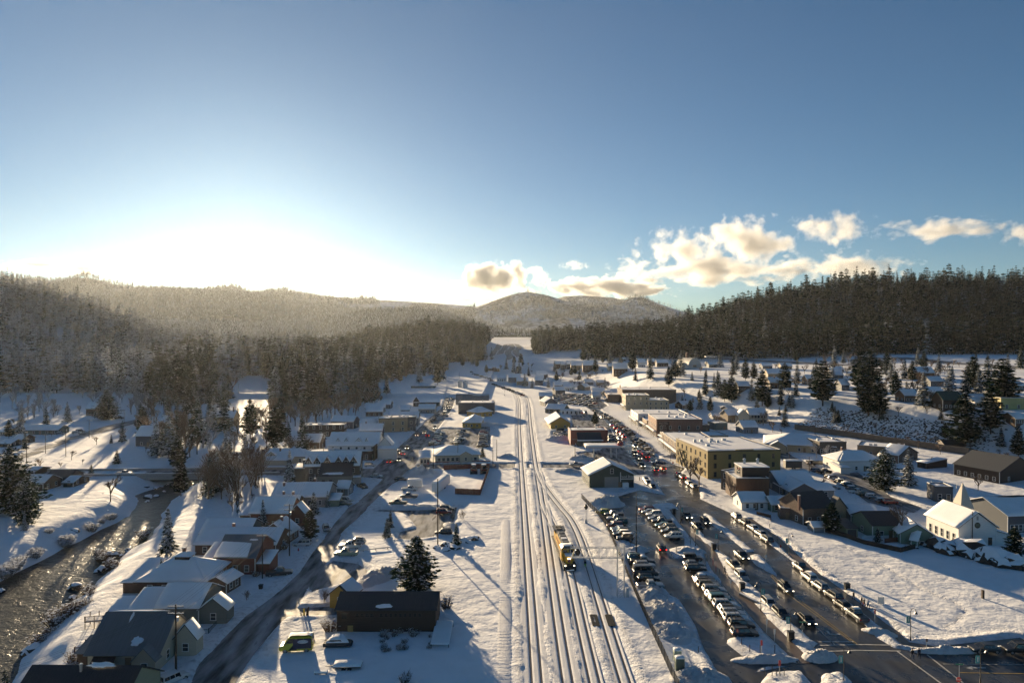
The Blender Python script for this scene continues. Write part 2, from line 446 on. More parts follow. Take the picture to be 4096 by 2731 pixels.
ROADS = [  # name, outline
 ('street', G(*W_L) + G(*W_R)[::-1]),
 ('street', G(*W2_L) + G(*W2_R)[::-1]),
 ('street', G(*MAIN_L) + G(*MAIN_R)[::-1]),
 ('street', G((1470, 1912), (1560, 1918), (1660, 1884), (1720, 1877), (2270, 1873), (2370, 1888), (2600, 1905), (2540, 1850), (2400, 1858), (2270, 1854), (1900, 1853), (1690, 1857), (1500, 1874), (1040, 1880), (1040, 1902))),
 ('street', G((3190, 2655), (3265, 2572), (3512, 2552), (3575, 2590), (3700, 2612), (3880, 2606), (4250, 2575), (4600, 2800), (2950, 2800), (2960, 2731), (3010, 2690))),
 ('parking_lot', G((2473, 2012), (2390, 2047), (2437, 2112), (2462, 2165), (2500, 2215), (2511, 2240), (2542, 2345), (2646, 2362), (2716, 2396), (2781, 2499), (2819, 2601), (2889, 2713), (2920, 2800), (2980, 2731), (3040, 2668), (3195, 2655), (3150, 2640), (3036, 2650), (2966, 2620), (2905, 2572), (2920, 2550), (3036, 2546), (3018, 2508), (2966, 2438), (2910, 2364), (2864, 2317), (2826, 2280), (2822, 2230), (2737, 2215), (2738, 2154), (2690, 2100), (2655, 2060), (2610, 2018), (2700, 2010), (2660, 1980), (2560, 1960), (2470, 1985))),
 ('parking_lot', G((2430, 1862), (2545, 1862), (2500, 1800), (2465, 1752), (2440, 1770), (2400, 1800), (2310, 1812), (2330, 1835))),
 ('parking_lot', G((2460, 1752), (2435, 1702), (2405, 1665), (2330, 1650), (2285, 1660), (2290, 1720), (2210, 1725), (2210, 1742), (2290, 1745), (2430, 1745))),
 ('parking_lot', G((2320, 1612), (2400, 1640), (2430, 1622), (2390, 1590), (2300, 1572), (2200, 1575), (2230, 1600))),
 ('parking_lot', G((1690, 1790), (1730, 1735), (1770, 1712), (1870, 1715), (1960, 1700), (1960, 1790), (1900, 1795), (1790, 1778))),
 ('parking_lot', Z2((830, 580), (960, 520), (1140, 545), (1220, 600), (1180, 690), (1000, 705), (830, 690))and G(*Z2((800, 600), (930, 520), (1140, 545), (1220, 600), (1180, 700), (1000, 712), (730, 800), (720, 720)))),
 ('parking_lot', G(*Z2((1250, 95), (1500, 60), (1990, 60), (1960, 200), (1760, 320), (1600, 340), (1480, 330), (1500, 270), (1640, 240), (1560, 110)))),
 ('driveway', G(*Z2((600, 925), (980, 905), (980, 985), (540, 1000)))),
 ('parking_lot', G((3305, 1900), (3430, 1888), (3500, 1935), (3560, 1985), (3690, 2030), (3650, 2052), (3480, 2015), (3400, 1960))),
 ('lane', G((3040, 1790), (3150, 1850), (3300, 1905), (3330, 1890), (3180, 1830), (3120, 1790))),
 ('lane', [(gp(a, b).x, gp(a, b).y) for a, b in [(40, 1862), (62, 1847), (178, 1803), (312, 1754), (384, 1736), (470, 1712), (560, 1690), (600, 1672), (590, 1668), (545, 1678), (450, 1698), (360, 1722), (290, 1743), (165, 1788), (60, 1828), (0, 1850)]]),
]
PAVE = [  # paved footways cleared of snow
 (Z4((420, 80), (600, 310), (720, 440), (800, 600), (930, 770), (1060, 900), (1200, 1060), (1330, 1190), (1460, 1310), (1560, 1400)), 3.0),
 (Z4((1060, 160), (1300, 330), (1480, 500), (1650, 640), (1850, 790), (2000, 900), (2196, 1060)) + [(3571, 2525), (3624, 2573), (3760, 2595), (4100, 2560)], 1.9),
]
def ribbon(pts, w):
 out_l, out_r = [], []
 n = len(pts)
 for i, p in enumerate(pts):
  a = Vector(pts[max(i - 1, 0)]); b = Vector(pts[min(i + 1, n - 1)])
  t = (b - a).normalized(); nr = Vector((-t.y, t.x)) * w / 2
  out_l.append((p[0] + nr.x, p[1] + nr.y)); out_r.append((p[0] - nr.x, p[1] - nr.y))
 return out_l + out_r[::-1]
PAVES = [ribbon(G(*p), w) for p, w in PAVE]
ISLES = [
 G(*Z4((640, 95), (720, 120), (860, 230), (960, 310), (1060, 395), (1110, 440), (1040, 445), (940, 360), (830, 270), (720, 190))),
 G(*Z4((1065, 470), (1150, 465), (1240, 560), (1300, 640), (1320, 670), (1240, 620), (1130, 560))),
 G(*Z4((380, 420), (480, 395), (600, 400), (660, 470), (680, 500), (510, 500), (420, 500))),
 G(*Z4((620, 230), (700, 330), (780, 370), (760, 400), (680, 370), (600, 290))),
 G(*Z4((800, 455), (900, 480), (960, 590), (930, 640), (900, 560), (820, 500))),
 G(*Z4((1040, 800), (1130, 830), (1300, 1020), (1420, 1110), (1550, 1170), (1660, 1240), (1500, 1225), (1400, 1130), (1250, 1000), (1090, 860))),
 G(*Z4((1580, 1290), (1700, 1285), (1790, 1340), (1700, 1390), (1570, 1385))),
 G(*Z4((1150, 1568), (1220, 1480), (1400, 1455), (1520, 1470), (1600, 1568), (1600, 1640), (1150, 1640))),
 G(*Z4((1680, 1490), (1850, 1480), (1950, 1560), (1950, 1640), (1650, 1640))),
 G(*Z5((920, 1330), (960, 1300), (1200, 1290), (1280, 1310), (1290, 1350), (1050, 1355))),
 G(*Z3((1300, 370), (1400, 400), (1470, 440), (1450, 480), (1330, 470))),
 G(*Z4((-80, 340), (0, 345), (90, 380), (180, 430), (170, 470), (0, 470))),
 G(*Z4((590, 620), (720, 605), (760, 650), (700, 660))),
]
RAILX = [[(1.2, 95), (.6, 180), (-.5, 270), (-.6, 330)]]
T1 = [(3.8, 85), (3.8, 270), (4.2, 380), (5.2, 470), (5.8, 560), (2.5, 640), (-6, 690), (-26, 770), (-58, 885), (-90, 1005), (-112, 1100)]
T2 = [(8.5, 85), (8.6, 125), (9.6, 220), (9.9, 300), (11.3, 420), (13.0, 520), (12.6, 590), (7.5, 660), (-5, 720), (-24, 800), (-56, 905), (-88, 1020), (-108, 1110)]
T3 = [(12.6, 85), (12.7, 120), (13.0, 150), (12.9, 165), (12.2, 180), (11.0, 195), (9.6, 216), (9.6, 224)]
T4 = [(17.2, 85), (17.4, 120), (17.7, 150), (17.8, 175), (17.5, 187), (16.7, 199), (15.3, 209), (13.2, 225), (11.1, 245), (9.9, 270)]
TRACKS = [T1, T2, T3, T4]
def smooth_path(pts, step=3.0):
 """Catmull-Rom through the points"""
 out = []
 P = [Vector(p[:2]) for p in pts]
 P = [P[0] * 2 - P[1]] + P + [P[-1] * 2 - P[-2]]
 for i in range(1, len(P) - 2):
  n = max(1, int((P[i + 1] - P[i]).length / step))
  for k in range(n):
   t = k / n
   a = P[i]; b = P[i + 1]
   m0 = (P[i + 1] - P[i - 1]) / 2; m1 = (P[i + 2] - P[i]) / 2
   ln = (b - a).length
   m0 = m0.normalized() * ln if m0.length else m0; m1 = m1.normalized() * ln if m1.length else m1
   out.append((2*t**3-3*t*t+1)*a + (t**3-2*t*t+t)*m0 + (-2*t**3+3*t*t)*b + (t**3-t*t)*m1)
 out.append(P[-2])
 return out
# ------------------------------------------------------------------ the ground sheet
def axis(*parts):
 out = []
 for a, b, s in parts: out.append(np.arange(a, b, s))
 return np.concatenate(out + [[parts[-1][1]]])
def grow(a, b, s, k):
 r = []; x = a
 while x < b: r.append(x); x += s; s *= k
 return np.array(r + [b])
xr = grow(150, 9500, 1.1, 1.042)
xl = -grow(95, 9500, 1.1, 1.042)[::-1]
gx = np.concatenate([xl, np.arange(-94.2, 150, .8), xr])
gy = np.concatenate([np.arange(60, 92, 4), np.arange(92, 260, .62), np.arange(260, 420, 1.0), grow(420, 9500, 1.6, 1.0145)])
GXX, GYY = np.meshgrid(gx, gy)
gz = hz(GXX, GYY)
near = (GYY < 900) & (np.abs(GXX) < 420)
sd = np.full(GXX.shape, 99.0)
nx_, ny_ = GXX[near], GYY[near]
s_d = np.full(nx_.shape, 99.0)
for nm, pl in ROADS: s_d = np.minimum(s_d, sdist(nx_, ny_, pl))
for pl in PAVES: s_d = np.minimum(s_d, sdist(nx_, ny_, pl))
s_i = np.full(nx_.shape, 99.0)
for pl in ISLES: s_i = np.minimum(s_i, sdist(nx_, ny_, pl))
s_d = np.where(s_i < s_d * 0 + 3, np.maximum(s_d, -s_i), s_d)
s_d = s_d + .35 * fbm(nx_, ny_, 2.2, 3) + .5 * fbm(nx_, ny_, 7, 2)
sd[near] = s_d
rail_d = np.full(GXX.shape, 99.0)
rr = np.full(nx_.shape, 99.0)
for t in TRACKS: rr = np.minimum(rr, seg_dist(nx_, ny_, t))
rail_d[near] = rr
fade = np.exp(-np.clip(GYY - 150, 0, 1e4) / 300)
snow = .30 + .05 * fbm(GXX, GYY, 3, 3) + .22 * fbm(GXX, GYY, 14, 3)
lump = np.abs(vnoise(GXX, GYY, 1.9)) * .7 + np.abs(vnoise(GXX + 9, GYY, .95)) * .35
berm = np.exp(-((sd - 1.3) / .8) ** 2) * (.05 + .8 * np.clip(lump, 0, 1) * (.4 + 1.2 * np.clip(vnoise(GXX, GYY, 15) + .5, 0, 1)))
snow = np.where(sd < 90, snow * sstep((sd + .1) / .9) + berm * (sd > -.2) - .25 * (1 - sstep((sd + .5) / .8)), snow)
churn = np.exp(-((rail_d - 2.6) / .8) ** 2)
snow = snow + churn * (.10 + .45 * np.clip(lump, 0, 1)) - .32 * np.exp(-(rail_d / 1.9) ** 4)
gz2 = gz + snow * sstep((900 - GYY) / 350)
onriv = gz < -3.0
gz2 = np.where(onriv, np.minimum(gz2, gz + .35 * sstep((gz + 4.2) / 1.2)), gz2)
TRAIL = G(*Z5((330, 545), (430, 590), (560, 650), (720, 735), (900, 850), (1020, 905), (1170, 960), (1250, 1030), (1190, 1100), (1100, 1160)))
td = np.full(GXX.shape, 99.0); td[near] = seg_dist(nx_, ny_, TRAIL)
trail = np.exp(-(td / .55) ** 2)
gz2 = gz2 - trail * (.18 + .35 * vnoise(GXX, GYY, .9))
rough = np.clip(trail + np.exp(-(np.clip(sd, 0, 99) / 3.5) ** 2) * 1.0 + churn * 1.0 + .8 * np.clip(vnoise(GXX, GYY, 40) - .12, 0, 1), 0, 1)
rough = np.where(GYY > 700, .5, rough)
nyy, nxx = GXX.shape
idx = np.arange(nyy * nxx).reshape(nyy, nxx)
quads = np.stack([idx[:-1, :-1], idx[:-1, 1:], idx[1:, 1:], idx[1:, :-1]], -1).reshape(-1, 4)
cxm = GXX[:-1, :-1].ravel(); cym = GYY[:-1, :-1].ravel()
keep = (np.abs(cxm) < 260 + cym * 1.0)
quads = quads[keep]
# forest and snow mask for hills too far for single trees
ter = np_mesh('ground', np.stack([GXX, GYY, gz2], -1).reshape(-1, 3), quads, M_GROUND)
a_ = ter.attributes.new('rough', 'FLOAT', 'POINT'); a_.data.foreach_set('value', rough.ravel().astype(np.float32))
fz = np.clip((GYY - 1900) / 500, 0, 1)
a_ = ter.attributes.new('farness', 'FLOAT', 'POINT'); a_.data.foreach_set('value', fz.ravel().astype(np.float32))
ground = bpy.data.objects.new('ground', ter); COL.objects.link(ground); tag(ground, kind='structure')
# far slopes: conifer cover with open snow between, by noise (too far to tell the trees apart)
nt = M_GROUND.node_tree; bs = nt.nodes['Principled BSDF']
lk = bs.inputs['Base Color'].links[0].from_socket
ra = nt.nodes.new('ShaderNodeAttribute'); ra.attribute_name = 'rough'      # grit thrown up where snow was ploughed or trodden
rn = nt.nodes.new('ShaderNodeTexNoise'); rn.inputs['Scale'].default_value = 1.1; rn.inputs['Detail'].default_value = 6
nt.links.new(nt.nodes['Geometry'].outputs['Position'], rn.inputs[0])
rm_ = nt.nodes.new('ShaderNodeMapRange'); rm_.inputs[1].default_value = .48; rm_.inputs[2].default_value = .8; rm_.inputs[4].default_value = .55
nt.links.new(rn.outputs[0], rm_.inputs[0])
rx = nt.nodes.new('ShaderNodeMath'); rx.operation = 'MULTIPLY'; nt.links.new(rm_.outputs[0], rx.inputs[0]); nt.links.new(ra.outputs['Fac'], rx.inputs[1])
rc = nt.nodes.new('ShaderNodeMix'); rc.data_type = 'RGBA'; nt.links.new(rx.outputs[0], rc.inputs[0]); nt.links.new(lk, rc.inputs[6]); rc.inputs[7].default_value = (.20, .16, .12, 1)
lk = rc.outputs[2]
g_ = nt.nodes.new('ShaderNodeNewGeometry')
n1 = nt.nodes.new('ShaderNodeTexNoise'); n1.inputs['Scale'].default_value = .0028; n1.inputs['Detail'].default_value = 7; n1.inputs['Roughness'].default_value = .62
n2 = nt.nodes.new('ShaderNodeTexNoise'); n2.inputs['Scale'].default_value = .035; n2.inputs['Detail'].default_value = 4
nt.links.new(g_.outputs['Position'], n1.inputs[0]); nt.links.new(g_.outputs['Position'], n2.inputs[0])
ad = nt.nodes.new('ShaderNodeMath'); ad.operation = 'MULTIPLY_ADD'; ad.inputs[1].default_value = .55
nt.links.new(n2.outputs[0], ad.inputs[0]); nt.links.new(n1.outputs[0], ad.inputs[2])
mr = nt.nodes.new('ShaderNodeMapRange'); mr.inputs[1].default_value = .92; mr.inputs[2].default_value = .74
nt.links.new(ad.outputs[0], mr.inputs[0])
at1 = nt.nodes.new('ShaderNodeAttribute'); at1.attribute_name = 'farness'
ml = nt.nodes.new('ShaderNodeMath'); ml.operation = 'MULTIPLY'
nt.links.new(mr.outputs[0], ml.inputs[0]); nt.links.new(at1.outputs['Fac'], ml.inputs[1])
cm = nt.nodes.new('ShaderNodeMix'); cm.data_type = 'RGBA'
nt.links.new(ml.outputs[0], cm.inputs[0]); nt.links.new(lk, cm.inputs[6]); cm.inputs[7].default_value = (.035, .043, .047, 1)
nt.links.new(cm.outputs[2], bs.inputs['Base Color'])
# ------------------------------------------------------------------ asphalt and paving sheets
def asphalt(name, col, wet):
 m = bpy.data.materials.new(name); m.use_nodes = True; nt = m.node_tree; b = nt.nodes['Principled BSDF']
 g = nt.nodes.new('ShaderNodeNewGeometry')
 mp = nt.nodes.new('ShaderNodeMapping'); mp.inputs['Scale'].default_value = (1, .18, 1)
 nt.links.new(g.outputs['Position'], mp.inputs[0])
 n = nt.nodes.new('ShaderNodeTexNoise'); n.inputs['Scale'].default_value = .55; n.inputs['Detail'].default_value = 7
 nt.links.new(mp.outputs[0], n.inputs[0])
 r = nt.nodes.new('ShaderNodeValToRGB')
 e = r.color_ramp.elements
 e[0].position = .33; e[0].color = (col * .55, col * .55, col * .58, 1)
 e[1].position = .70; e[1].color = (col * 1.7, col * 1.65, col * 1.6, 1)
 s = r.color_ramp.elements.new(.80 - .14 * (wet < 1)); s.color = (.42, .42, .43, 1)
 nt.links.new(n.outputs[0], r.inputs[0]); nt.links.new(r.outputs[0], b.inputs['Base Color'])
 n2 = nt.nodes.new('ShaderNodeTexNoise'); n2.inputs['Scale'].default_value = .22; n2.inputs['Detail'].default_value = 5
 nt.links.new(g.outputs['Position'], n2.inputs[0])
 mr = nt.nodes.new('ShaderNodeMapRange'); mr.inputs[1].default_value = .35; mr.inputs[2].default_value = .65
 mr.inputs[3].default_value = .2 + .5 * (1 - wet); mr.inputs[4].default_value = .5 + .4 * (1 - wet); b.inputs['Specular IOR Level'].default_value = .3 if wet == 1 else .03
 nt.links.new(n2.outputs[0], mr.inputs[0]); nt.links.new(mr.outputs[0], b.inputs['Roughness'])
 n3 = nt.nodes.new('ShaderNodeTexNoise'); n3.inputs['Scale'].default_value = 9; n3.inputs['Detail'].default_value = 3
 nt.links.new(g.outputs['Position'], n3.inputs[0])
 bp = nt.nodes.new('ShaderNodeBump'); bp.inputs['Strength'].default_value = .12; bp.inputs['Distance'].default_value = .03
 nt.links.new(n3.outputs[0], bp.inputs['Height']); nt.links.new(bp.outputs[0], b.inputs['Normal'])
 MATS[name] = m
 return m
M_ASPH = asphalt('wet_asphalt', .045, 1.0)
M_ASPH2 = asphalt('damp_asphalt', .06, .5)
M_PAVE = mat('brown_pavers', (.13, .095, .07), .45, var=.3, vs=.8, bump=.3, bs=4)
from mathutils.geometry import tessellate_polygon
def sheet(name, outline, z, m, kind='structure', grid=False):
 pts = [Vector((p[0], p[1], 0)) for p in outline]
 tris = tessellate_polygon([pts])
 mb = MB(); mb.v = [(p.x, p.y, z) for p in pts]; mb.f = [tuple(t) for t in tris]; mb.m = [0] * len(tris)
 me = mb.mesh(name, m)
 bm = bmesh.new(); bm.from_mesh(me); bmesh.ops.recalc_face_normals(bm, faces=bm.faces)
 if sum(f.normal.z for f in bm.faces) < 0: bmesh.ops.reverse_faces(bm, faces=bm.faces)
 bm.to_mesh(me); bm.free()
 o = bpy.data.objects.new(name, me); COL.objects.link(o)
 return tag(o, kind=kind)
for i, (nm, pl) in enumerate(ROADS):
 zz = .02 + .004 * (i % 9)
 if nm == 'lane' and i == len(ROADS) - 1: zz = .15
 sheet(nm, pl, zz, M_ASPH if i in (2, 4, 5) else M_ASPH2)
for i, pl in enumerate(PAVES): sheet('pavement', pl, .075 + .004 * i, M_PAVE)
M_PAINT = mat('road_paint', (.48, .46, .42), .6, var=.35, vs=1.5)
M_PAINTY = mat('road_paint_yellow', (.45, .30, .06), .6, var=.35, vs=1.5)
def line(name, pts, w, m=None, z=.066):
 P = G(*pts)
 return sheet(name, ribbon(P, w), z, m or M_PAINT)
line('crosswalk_line', Z5((140, 1285), (450, 1278), (720, 1283)), .32)
line('crosswalk_line', Z5((180, 1330), (450, 1322), (760, 1327)), .32)
line('crosswalk_line', Z5((735, 1330), (1060, 1568), (1200, 1660)), .3)
line('crosswalk_line', Z5((960, 1355), (1230, 1568), (1340, 1660)), .3)
line('lane_line', Z4((2000, 1240), (1700, 1010), (1420, 800), (1260, 640)), .12, M_PAINTY)
line('lane_line', Z4((1980, 1242), (1685, 1020), (1405, 812), (1250, 650)), .12, M_PAINTY)
line('lane_line', Z4((1800, 1240), (1640, 1090), (1500, 960)), .14)
line('stop_line', Z4((1660, 1214), (1960, 1214)), .4)
line('lane_line', Z5((1080, 1425), (1691, 1430), (1900, 1432)), .14)
line('lane_line', Z5((1200, 1490), (1691, 1498), (1900, 1502)), .14, M_PAINTY)
arrow = sheet('turn_arrow', G(*Z5((1255, 1455), (1300, 1440), (1300, 1448), (1400, 1450), (1405, 1458), (1300, 1458), (1310, 1470))), .066, M_PAINT)
arrow2 = sheet('turn_arrow', G(*Z4((1720, 1120), (1745, 1122), (1760, 1145), (1800, 1150), (1835, 1142), (1850, 1152), (1815, 1160), (1750, 1152))), .066, M_PAINT)
# parking bay lines of the big lot are under snow; river water
def water_mat():
 m = bpy.data.materials.new('river_water'); m.use_nodes = True; nt = m.node_tree; b = nt.nodes['Principled BSDF']
 b.inputs['Base Color'].default_value = (.03, .037, .04, 1); b.inputs['Roughness'].default_value = .3
 b.inputs['IOR'].default_value = 1.33; b.inputs['Specular IOR Level'].default_value = .12
 g = nt.nodes.new('ShaderNodeNewGeometry')
 prev = None
 for sc, ds, st in ((.35, .5, .7), (1.3, .2, .5), (4.0, .05, .25)):
  n = nt.nodes.new('ShaderNodeTexNoise'); n.inputs['Scale'].default_value = sc; n.inputs['Detail'].default_value = 4; n.inputs['Roughness'].default_value = .6
  n.inputs['Distortion'].default_value = .6
  nt.links.new(g.outputs['Position'], n.inputs[0])
  bp = nt.nodes.new('ShaderNodeBump'); bp.inputs['Strength'].default_value = st; bp.inputs['Distance'].default_value = ds
  nt.links.new(n.outputs[0], bp.inputs['Height'])
  if prev: nt.links.new(prev.outputs[0], bp.inputs['Normal'])
  prev = bp
 nt.links.new(prev.outputs[0], b.inputs['Normal'])
 return m
M_WATER = water_mat()
def fat(poly, w):
 c = []
 n = len(poly)
 for i in range(n):
  a, b = Vector(poly[i - 1]), Vector(poly[(i + 1) % n]); t = (b - a).normalized()
  c.append((poly[i][0] - t.y * w, poly[i][1] + t.x * w))
 return c
_l = [(p[0] - 1.5, p[1]) for p in RIV_L]; _r = [(p[0] + 1.5, p[1]) for p in RIV_R]
n_ = 40
def resamp(P, n):
 P = [Vector(p) for p in P]; L = [0]
 for a, b in zip(P, P[1:]): L.append(L[-1] + (b - a).length)
 out = []
 for i in range(n):
  s = L[-1] * i / (n - 1)
  for k in range(len(P) - 1):
   if s <= L[k + 1] + 1e-9:
    t = (s - L[k]) / max(L[k + 1] - L[k], 1e-9); out.append(P[k].lerp(P[k + 1], t)); break
 return out
A_, B_ = resamp(_l, n_), resamp(_r, n_)
mb = MB()
for i in range(n_ - 1):
 mb.poly([(A_[i].x, A_[i].y, -4), (B_[i].x, B_[i].y, -4), (B_[i + 1].x, B_[i + 1].y, -4), (A_[i + 1].x, A_[i + 1].y, -4)])
o = mb.build('river', M_WATER); tag(o, kind='structure')
# ------------------------------------------------------------------ trees
def conifer_mesh(name, seed, h=22.0, rad=3.6, whorls=22, nb=7, sprays=4, bare=.12, snow=.35, dens=1.0, shape='fir', green=None, leaf=1.0):
 """crown of many small sprays on drooping boughs; snow lies on part of them"""
 r = random.Random(seed); mb = MB()
 for w in range(whorls):
  t = (w + r.random() * .6) / whorls
  z = h * (bare + (1 - bare) * t)
  if shape == 'fir': rr = rad * (1 - t) ** .85 + .15
  elif shape == 'pine': rr = rad * (1.15 * (1 - t ** 1.6) ** .7) * (.55 + .45 * min(1, t * 5)) + .2
  else: rr = rad * (1 - t) ** .6 + .15
  n = max(3, int(nb * (.6 + .4 * (1 - t)) + r.random()))
  a0 = r.random() * 6.28
  for b in range(n):
   if r.random() > dens: continue
   a = a0 + 2 * pi * b / n + r.uniform(-.3, .3)
   ln = rr * r.uniform(.62, 1.12)
   droop = (-.28 if shape != 'pine' else .05) * (1 - t * .6)
   ns = max(1, int(round(sprays * (.35 + .65 * ln / rad))))
   for k in range(ns):
    f = (k + .55 + r.random() * .4) / ns
    d = ln * f
    p = Vector((cos(a) * d, sin(a) * d, z + droop * d + r.uniform(-.15, .15)))
    sz = leaf * r.uniform(.75, 1.25) * (.55 + .55 * ln / rad) * (h / 22) * (1.3 - .35 * f)
    u = Vector((cos(a + r.uniform(-.5, .5)), sin(a + r.uniform(-.5, .5)), droop + r.uniform(-.35, .25))).normalized()
    v = u.cross(Vector((0, 0, 1))).normalized()
    v = (v + Vector((0, 0, r.uniform(-.55, .55)))).normalized()
    q = [p - u * sz * .7, p + v * sz * .62 - u * sz * .05, p + u * sz * .9, p - v * sz * .62 - u * sz * .05]
    mb.poly(q, 1 if r.random() < snow - .45 else 0)
    if r.random() < snow:
     up = Vector((0, 0, .10 * sz + .05))
     s2 = r.uniform(.6, .95)
     mb.poly([p + (x - p) * s2 + up for x in q], 1)
    elif r.random() < .5:      # a second, hanging spray
     v2 = Vector((0, 0, -1)) + v * r.uniform(-.4, .4)
     mb.poly([p - u * sz * .5, p + v2 * sz * .5, p + u * sz * .7], 0)
 mb.poly([(-.12 * rad / 3, 0, h * .93), (.12 * rad / 3, 0, h * .93), (0, 0, h * 1.02)], 0)
 mb.poly([(0, -.12 * rad / 3, h * .93), (0, .12 * rad / 3, h * .93), (0, 0, h * 1.02)], 0)
 return mb.mesh(name, [green or M_GREEN, M_TSNOW])
def trunk_mesh(name, h, r0, bend=0):
 mb = MB()
 mb.tube((0, 0, -.6), (0, 0, h * .35), r0, r0 * .75, 7); mb.tube((0, 0, h * .35), (0, 0, h * .96), r0 * .75, r0 * .12, 6)
 return mb.mesh(name, M_BARK)
def bare_mesh(name, seed, h=11.0, spread=.55, levels=4, mat_t=None, twigs=True, multi=1, snow=0.0):
 r = random.Random(seed); mb = MB()
 def grow_(p, d, ln, rad, lv):
  q = p + d * ln
  mb.tube(p, q, rad * (1 + .45 * (levels - lv)), rad * .62 * (1 + .45 * (levels - lv)), 3 if lv < levels - 1 else 4, cap=False)
  if snow and lv <= 2 and r.random() < snow:
   mb.poly([p + Vector((0, 0, rad)), q + Vector((0, 0, rad)), q + Vector((rad * 2.5, 0, rad * 1.6)), p + Vector((rad * 2.5, 0, rad * 1.6))], 1)
  if lv == 0: return
  for k in range(r.choice((3, 3, 4)) + (1 if lv == levels else 0)):
   nd = (d + Vector((r.uniform(-1, 1), r.uniform(-1, 1), r.uniform(-.15, .7))) * spread).normalized()
   grow_(p.lerp(q, r.uniform(.55, 1)), nd, ln * r.uniform(.55, .8), rad * .55, lv - 1)
 for m in range(multi):
  d = Vector((r.uniform(-.25, .25) * (multi > 1) * 1.6, r.uniform(-.25, .25) * (multi > 1) * 1.6, 1)).normalized()
  grow_(Vector((r.uniform(-.3, .3) * (multi > 1), r.uniform(-.3, .3) * (multi > 1), -.2)), d, h * .34, h * .017 / (1 + .3 * (multi - 1)), levels)
 return mb.mesh(name, [mat_t or M_TWIG, M_TSNOW])
def shrub_mesh(name, seed, h=1.8, n=60, snow=.3, m=None):
 r = random.Random(seed); mb = MB()
 for k in range(n):
  a = r.random() * 6.28; d = r.random() ** .6 * h * .55
  p = Vector((cos(a) * d * .35, sin(a) * d * .35, -.1)); q = Vector((cos(a) * d, sin(a) * d, h * r.uniform(.5, 1) * (1 - .25 * d / h)))
  mb.tube(p, q, .022 * h, .008 * h, 3, cap=False)
  for j in range(3):
   f = r.uniform(.45, 1); s = p.lerp(q, f); e = s + Vector((r.uniform(-1, 1), r.uniform(-1, 1), r.uniform(.2, 1))) * h * .16
   mb.tube(s, e, .012 * h, .004 * h, 3, cap=False)
   if r.random() < snow:
    u = Vector((r.uniform(.1, .22), 0, 0)) * h * .5; v = Vector((0, r.uniform(.1, .22), 0)) * h * .5
    c = e
    mb.poly([c - u, c - v, c + u, c + v], 1)
 return mb.mesh(name, [m or M_TWIG, M_TSNOW])
# kinds of tree: list of (crown mesh, trunk mesh, nominal height)
def kind(n, snow, shape, rad, green, h=22, whorls=26, nb=9, sprays=6, bare=.1, dens=.95, leaf=1.0, seed=0):
 return [(conifer_mesh('crown', seed + i, h, rad * R.uniform(.85, 1.15), whorls, nb, sprays, bare, snow, dens, shape, green, leaf), trunk_mesh('trunk', h, h * .012), h) for i in range(n)]
K_SNOWFIR = kind(4, .62, 'fir', 4.4, M_GREEN2, seed=10)
K_FIR = kind(4, .30, 'fir', 4.6, M_GREEN, seed=20)
K_PINE = kind(5, .10, 'pine', 4.6, M_GREEN, seed=30, whorls=28, nb=10, sprays=6, bare=.14, dens=.86, leaf=1.15)
K_BUSHY = kind(3, .30, 'pine', 8.6, M_GREEN, seed=40, whorls=36, nb=13, sprays=9, bare=.04, dens=.9, leaf=.95)
BARE = [bare_mesh('branches', 50 + i, 11, .6, 4, snow=.25) for i in range(3)]
ASPEN = [bare_mesh('branches', 60 + i, 12, .42, 4, M_FROST, snow=.4) for i in range(3)]
CLUMP = [bare_mesh('branches', 70 + i, 7, .55, 3, None, True, 5, .3) for i in range(2)]
SHRUB = [shrub_mesh('stems', 80 + i, 1.8, 50, .35) for i in range(3)]
SHRUBW = [shrub_mesh('stems', 90 + i, 1.8, 50, 1.0, M_FROST) for i in range(3)]
N_CON = [0]
def conifer(p, h, kinds, label, group=None, sc=1.0, name='conifer_tree'):
 cm_, tm_, h0 = R.choice(kinds)
 s = h / h0
 e = empty(name, p, R.random() * 6.28); e.scale = (s * sc * R.uniform(.85, 1.15), s * sc * R.uniform(.85, 1.15), s)
 inst('trunk', tm_, e); inst('crown', cm_, e)
 N_CON[0] += 1
 return tag(e, label, 'tree', group)
def leafless(p, h, meshes, label, group=None, name='bare_tree', h0=11.0, cat='tree', sc=1.0):
 o = inst(name, R.choice(meshes), None, p, (0, 0, R.random() * 6.28), (h / h0 * sc, h / h0 * sc, h / h0))
 return tag(o, label, cat, group)
def hpx(base, top_py):
 """height of a thing standing at base whose top is seen at that row"""
 dy = base.y
 x, y, w = ray(CX, top_py)
 return max(.5, CAM_H + w / y * dy - base.z)
def con(bx, by, ty, kinds, label, z=None, sc=1.0, group=None):
 p = gp(bx, by) if z is None else at(bx, by, z)
 return conifer(p - Vector((0, 0, .1)), hpx(p, ty), kinds, label, group, sc)
def bar(bx, by, ty, meshes, label, h0=11.0, name='bare_tree', sc=1.0, group=None, cat='tree'):
 p = gp(bx, by)
 return leafless(p, hpx(p, ty), meshes, label, group, name, h0, cat, sc)
(c1,) = Z2((1640, 770)); con(c1[0], c1[1], 2140, K_BUSHY, 'broad bushy pine with snow clumps beside the long dark shed', sc=1.25)
con(672, 2218, 2030, K_SNOWFIR, 'tall snow-laden spruce on the river bank behind the hip roofed house', sc=1.15)
con(645, 2352, 2232, K_FIR, 'young pine in front of the hip roofed house by the river')
con(1052, 2120, 1995, K_SNOWFIR, 'slim snowy spruce among the snowy roofs beside the utility pole', sc=1.05)
con(1548, 2152, 2068, K_FIR, 'wide young pine on the snowy bank by the west street', sc=1.3)
con(1562, 2112, 2035, K_FIR, 'thin young pine on the snowy bank by the west street')
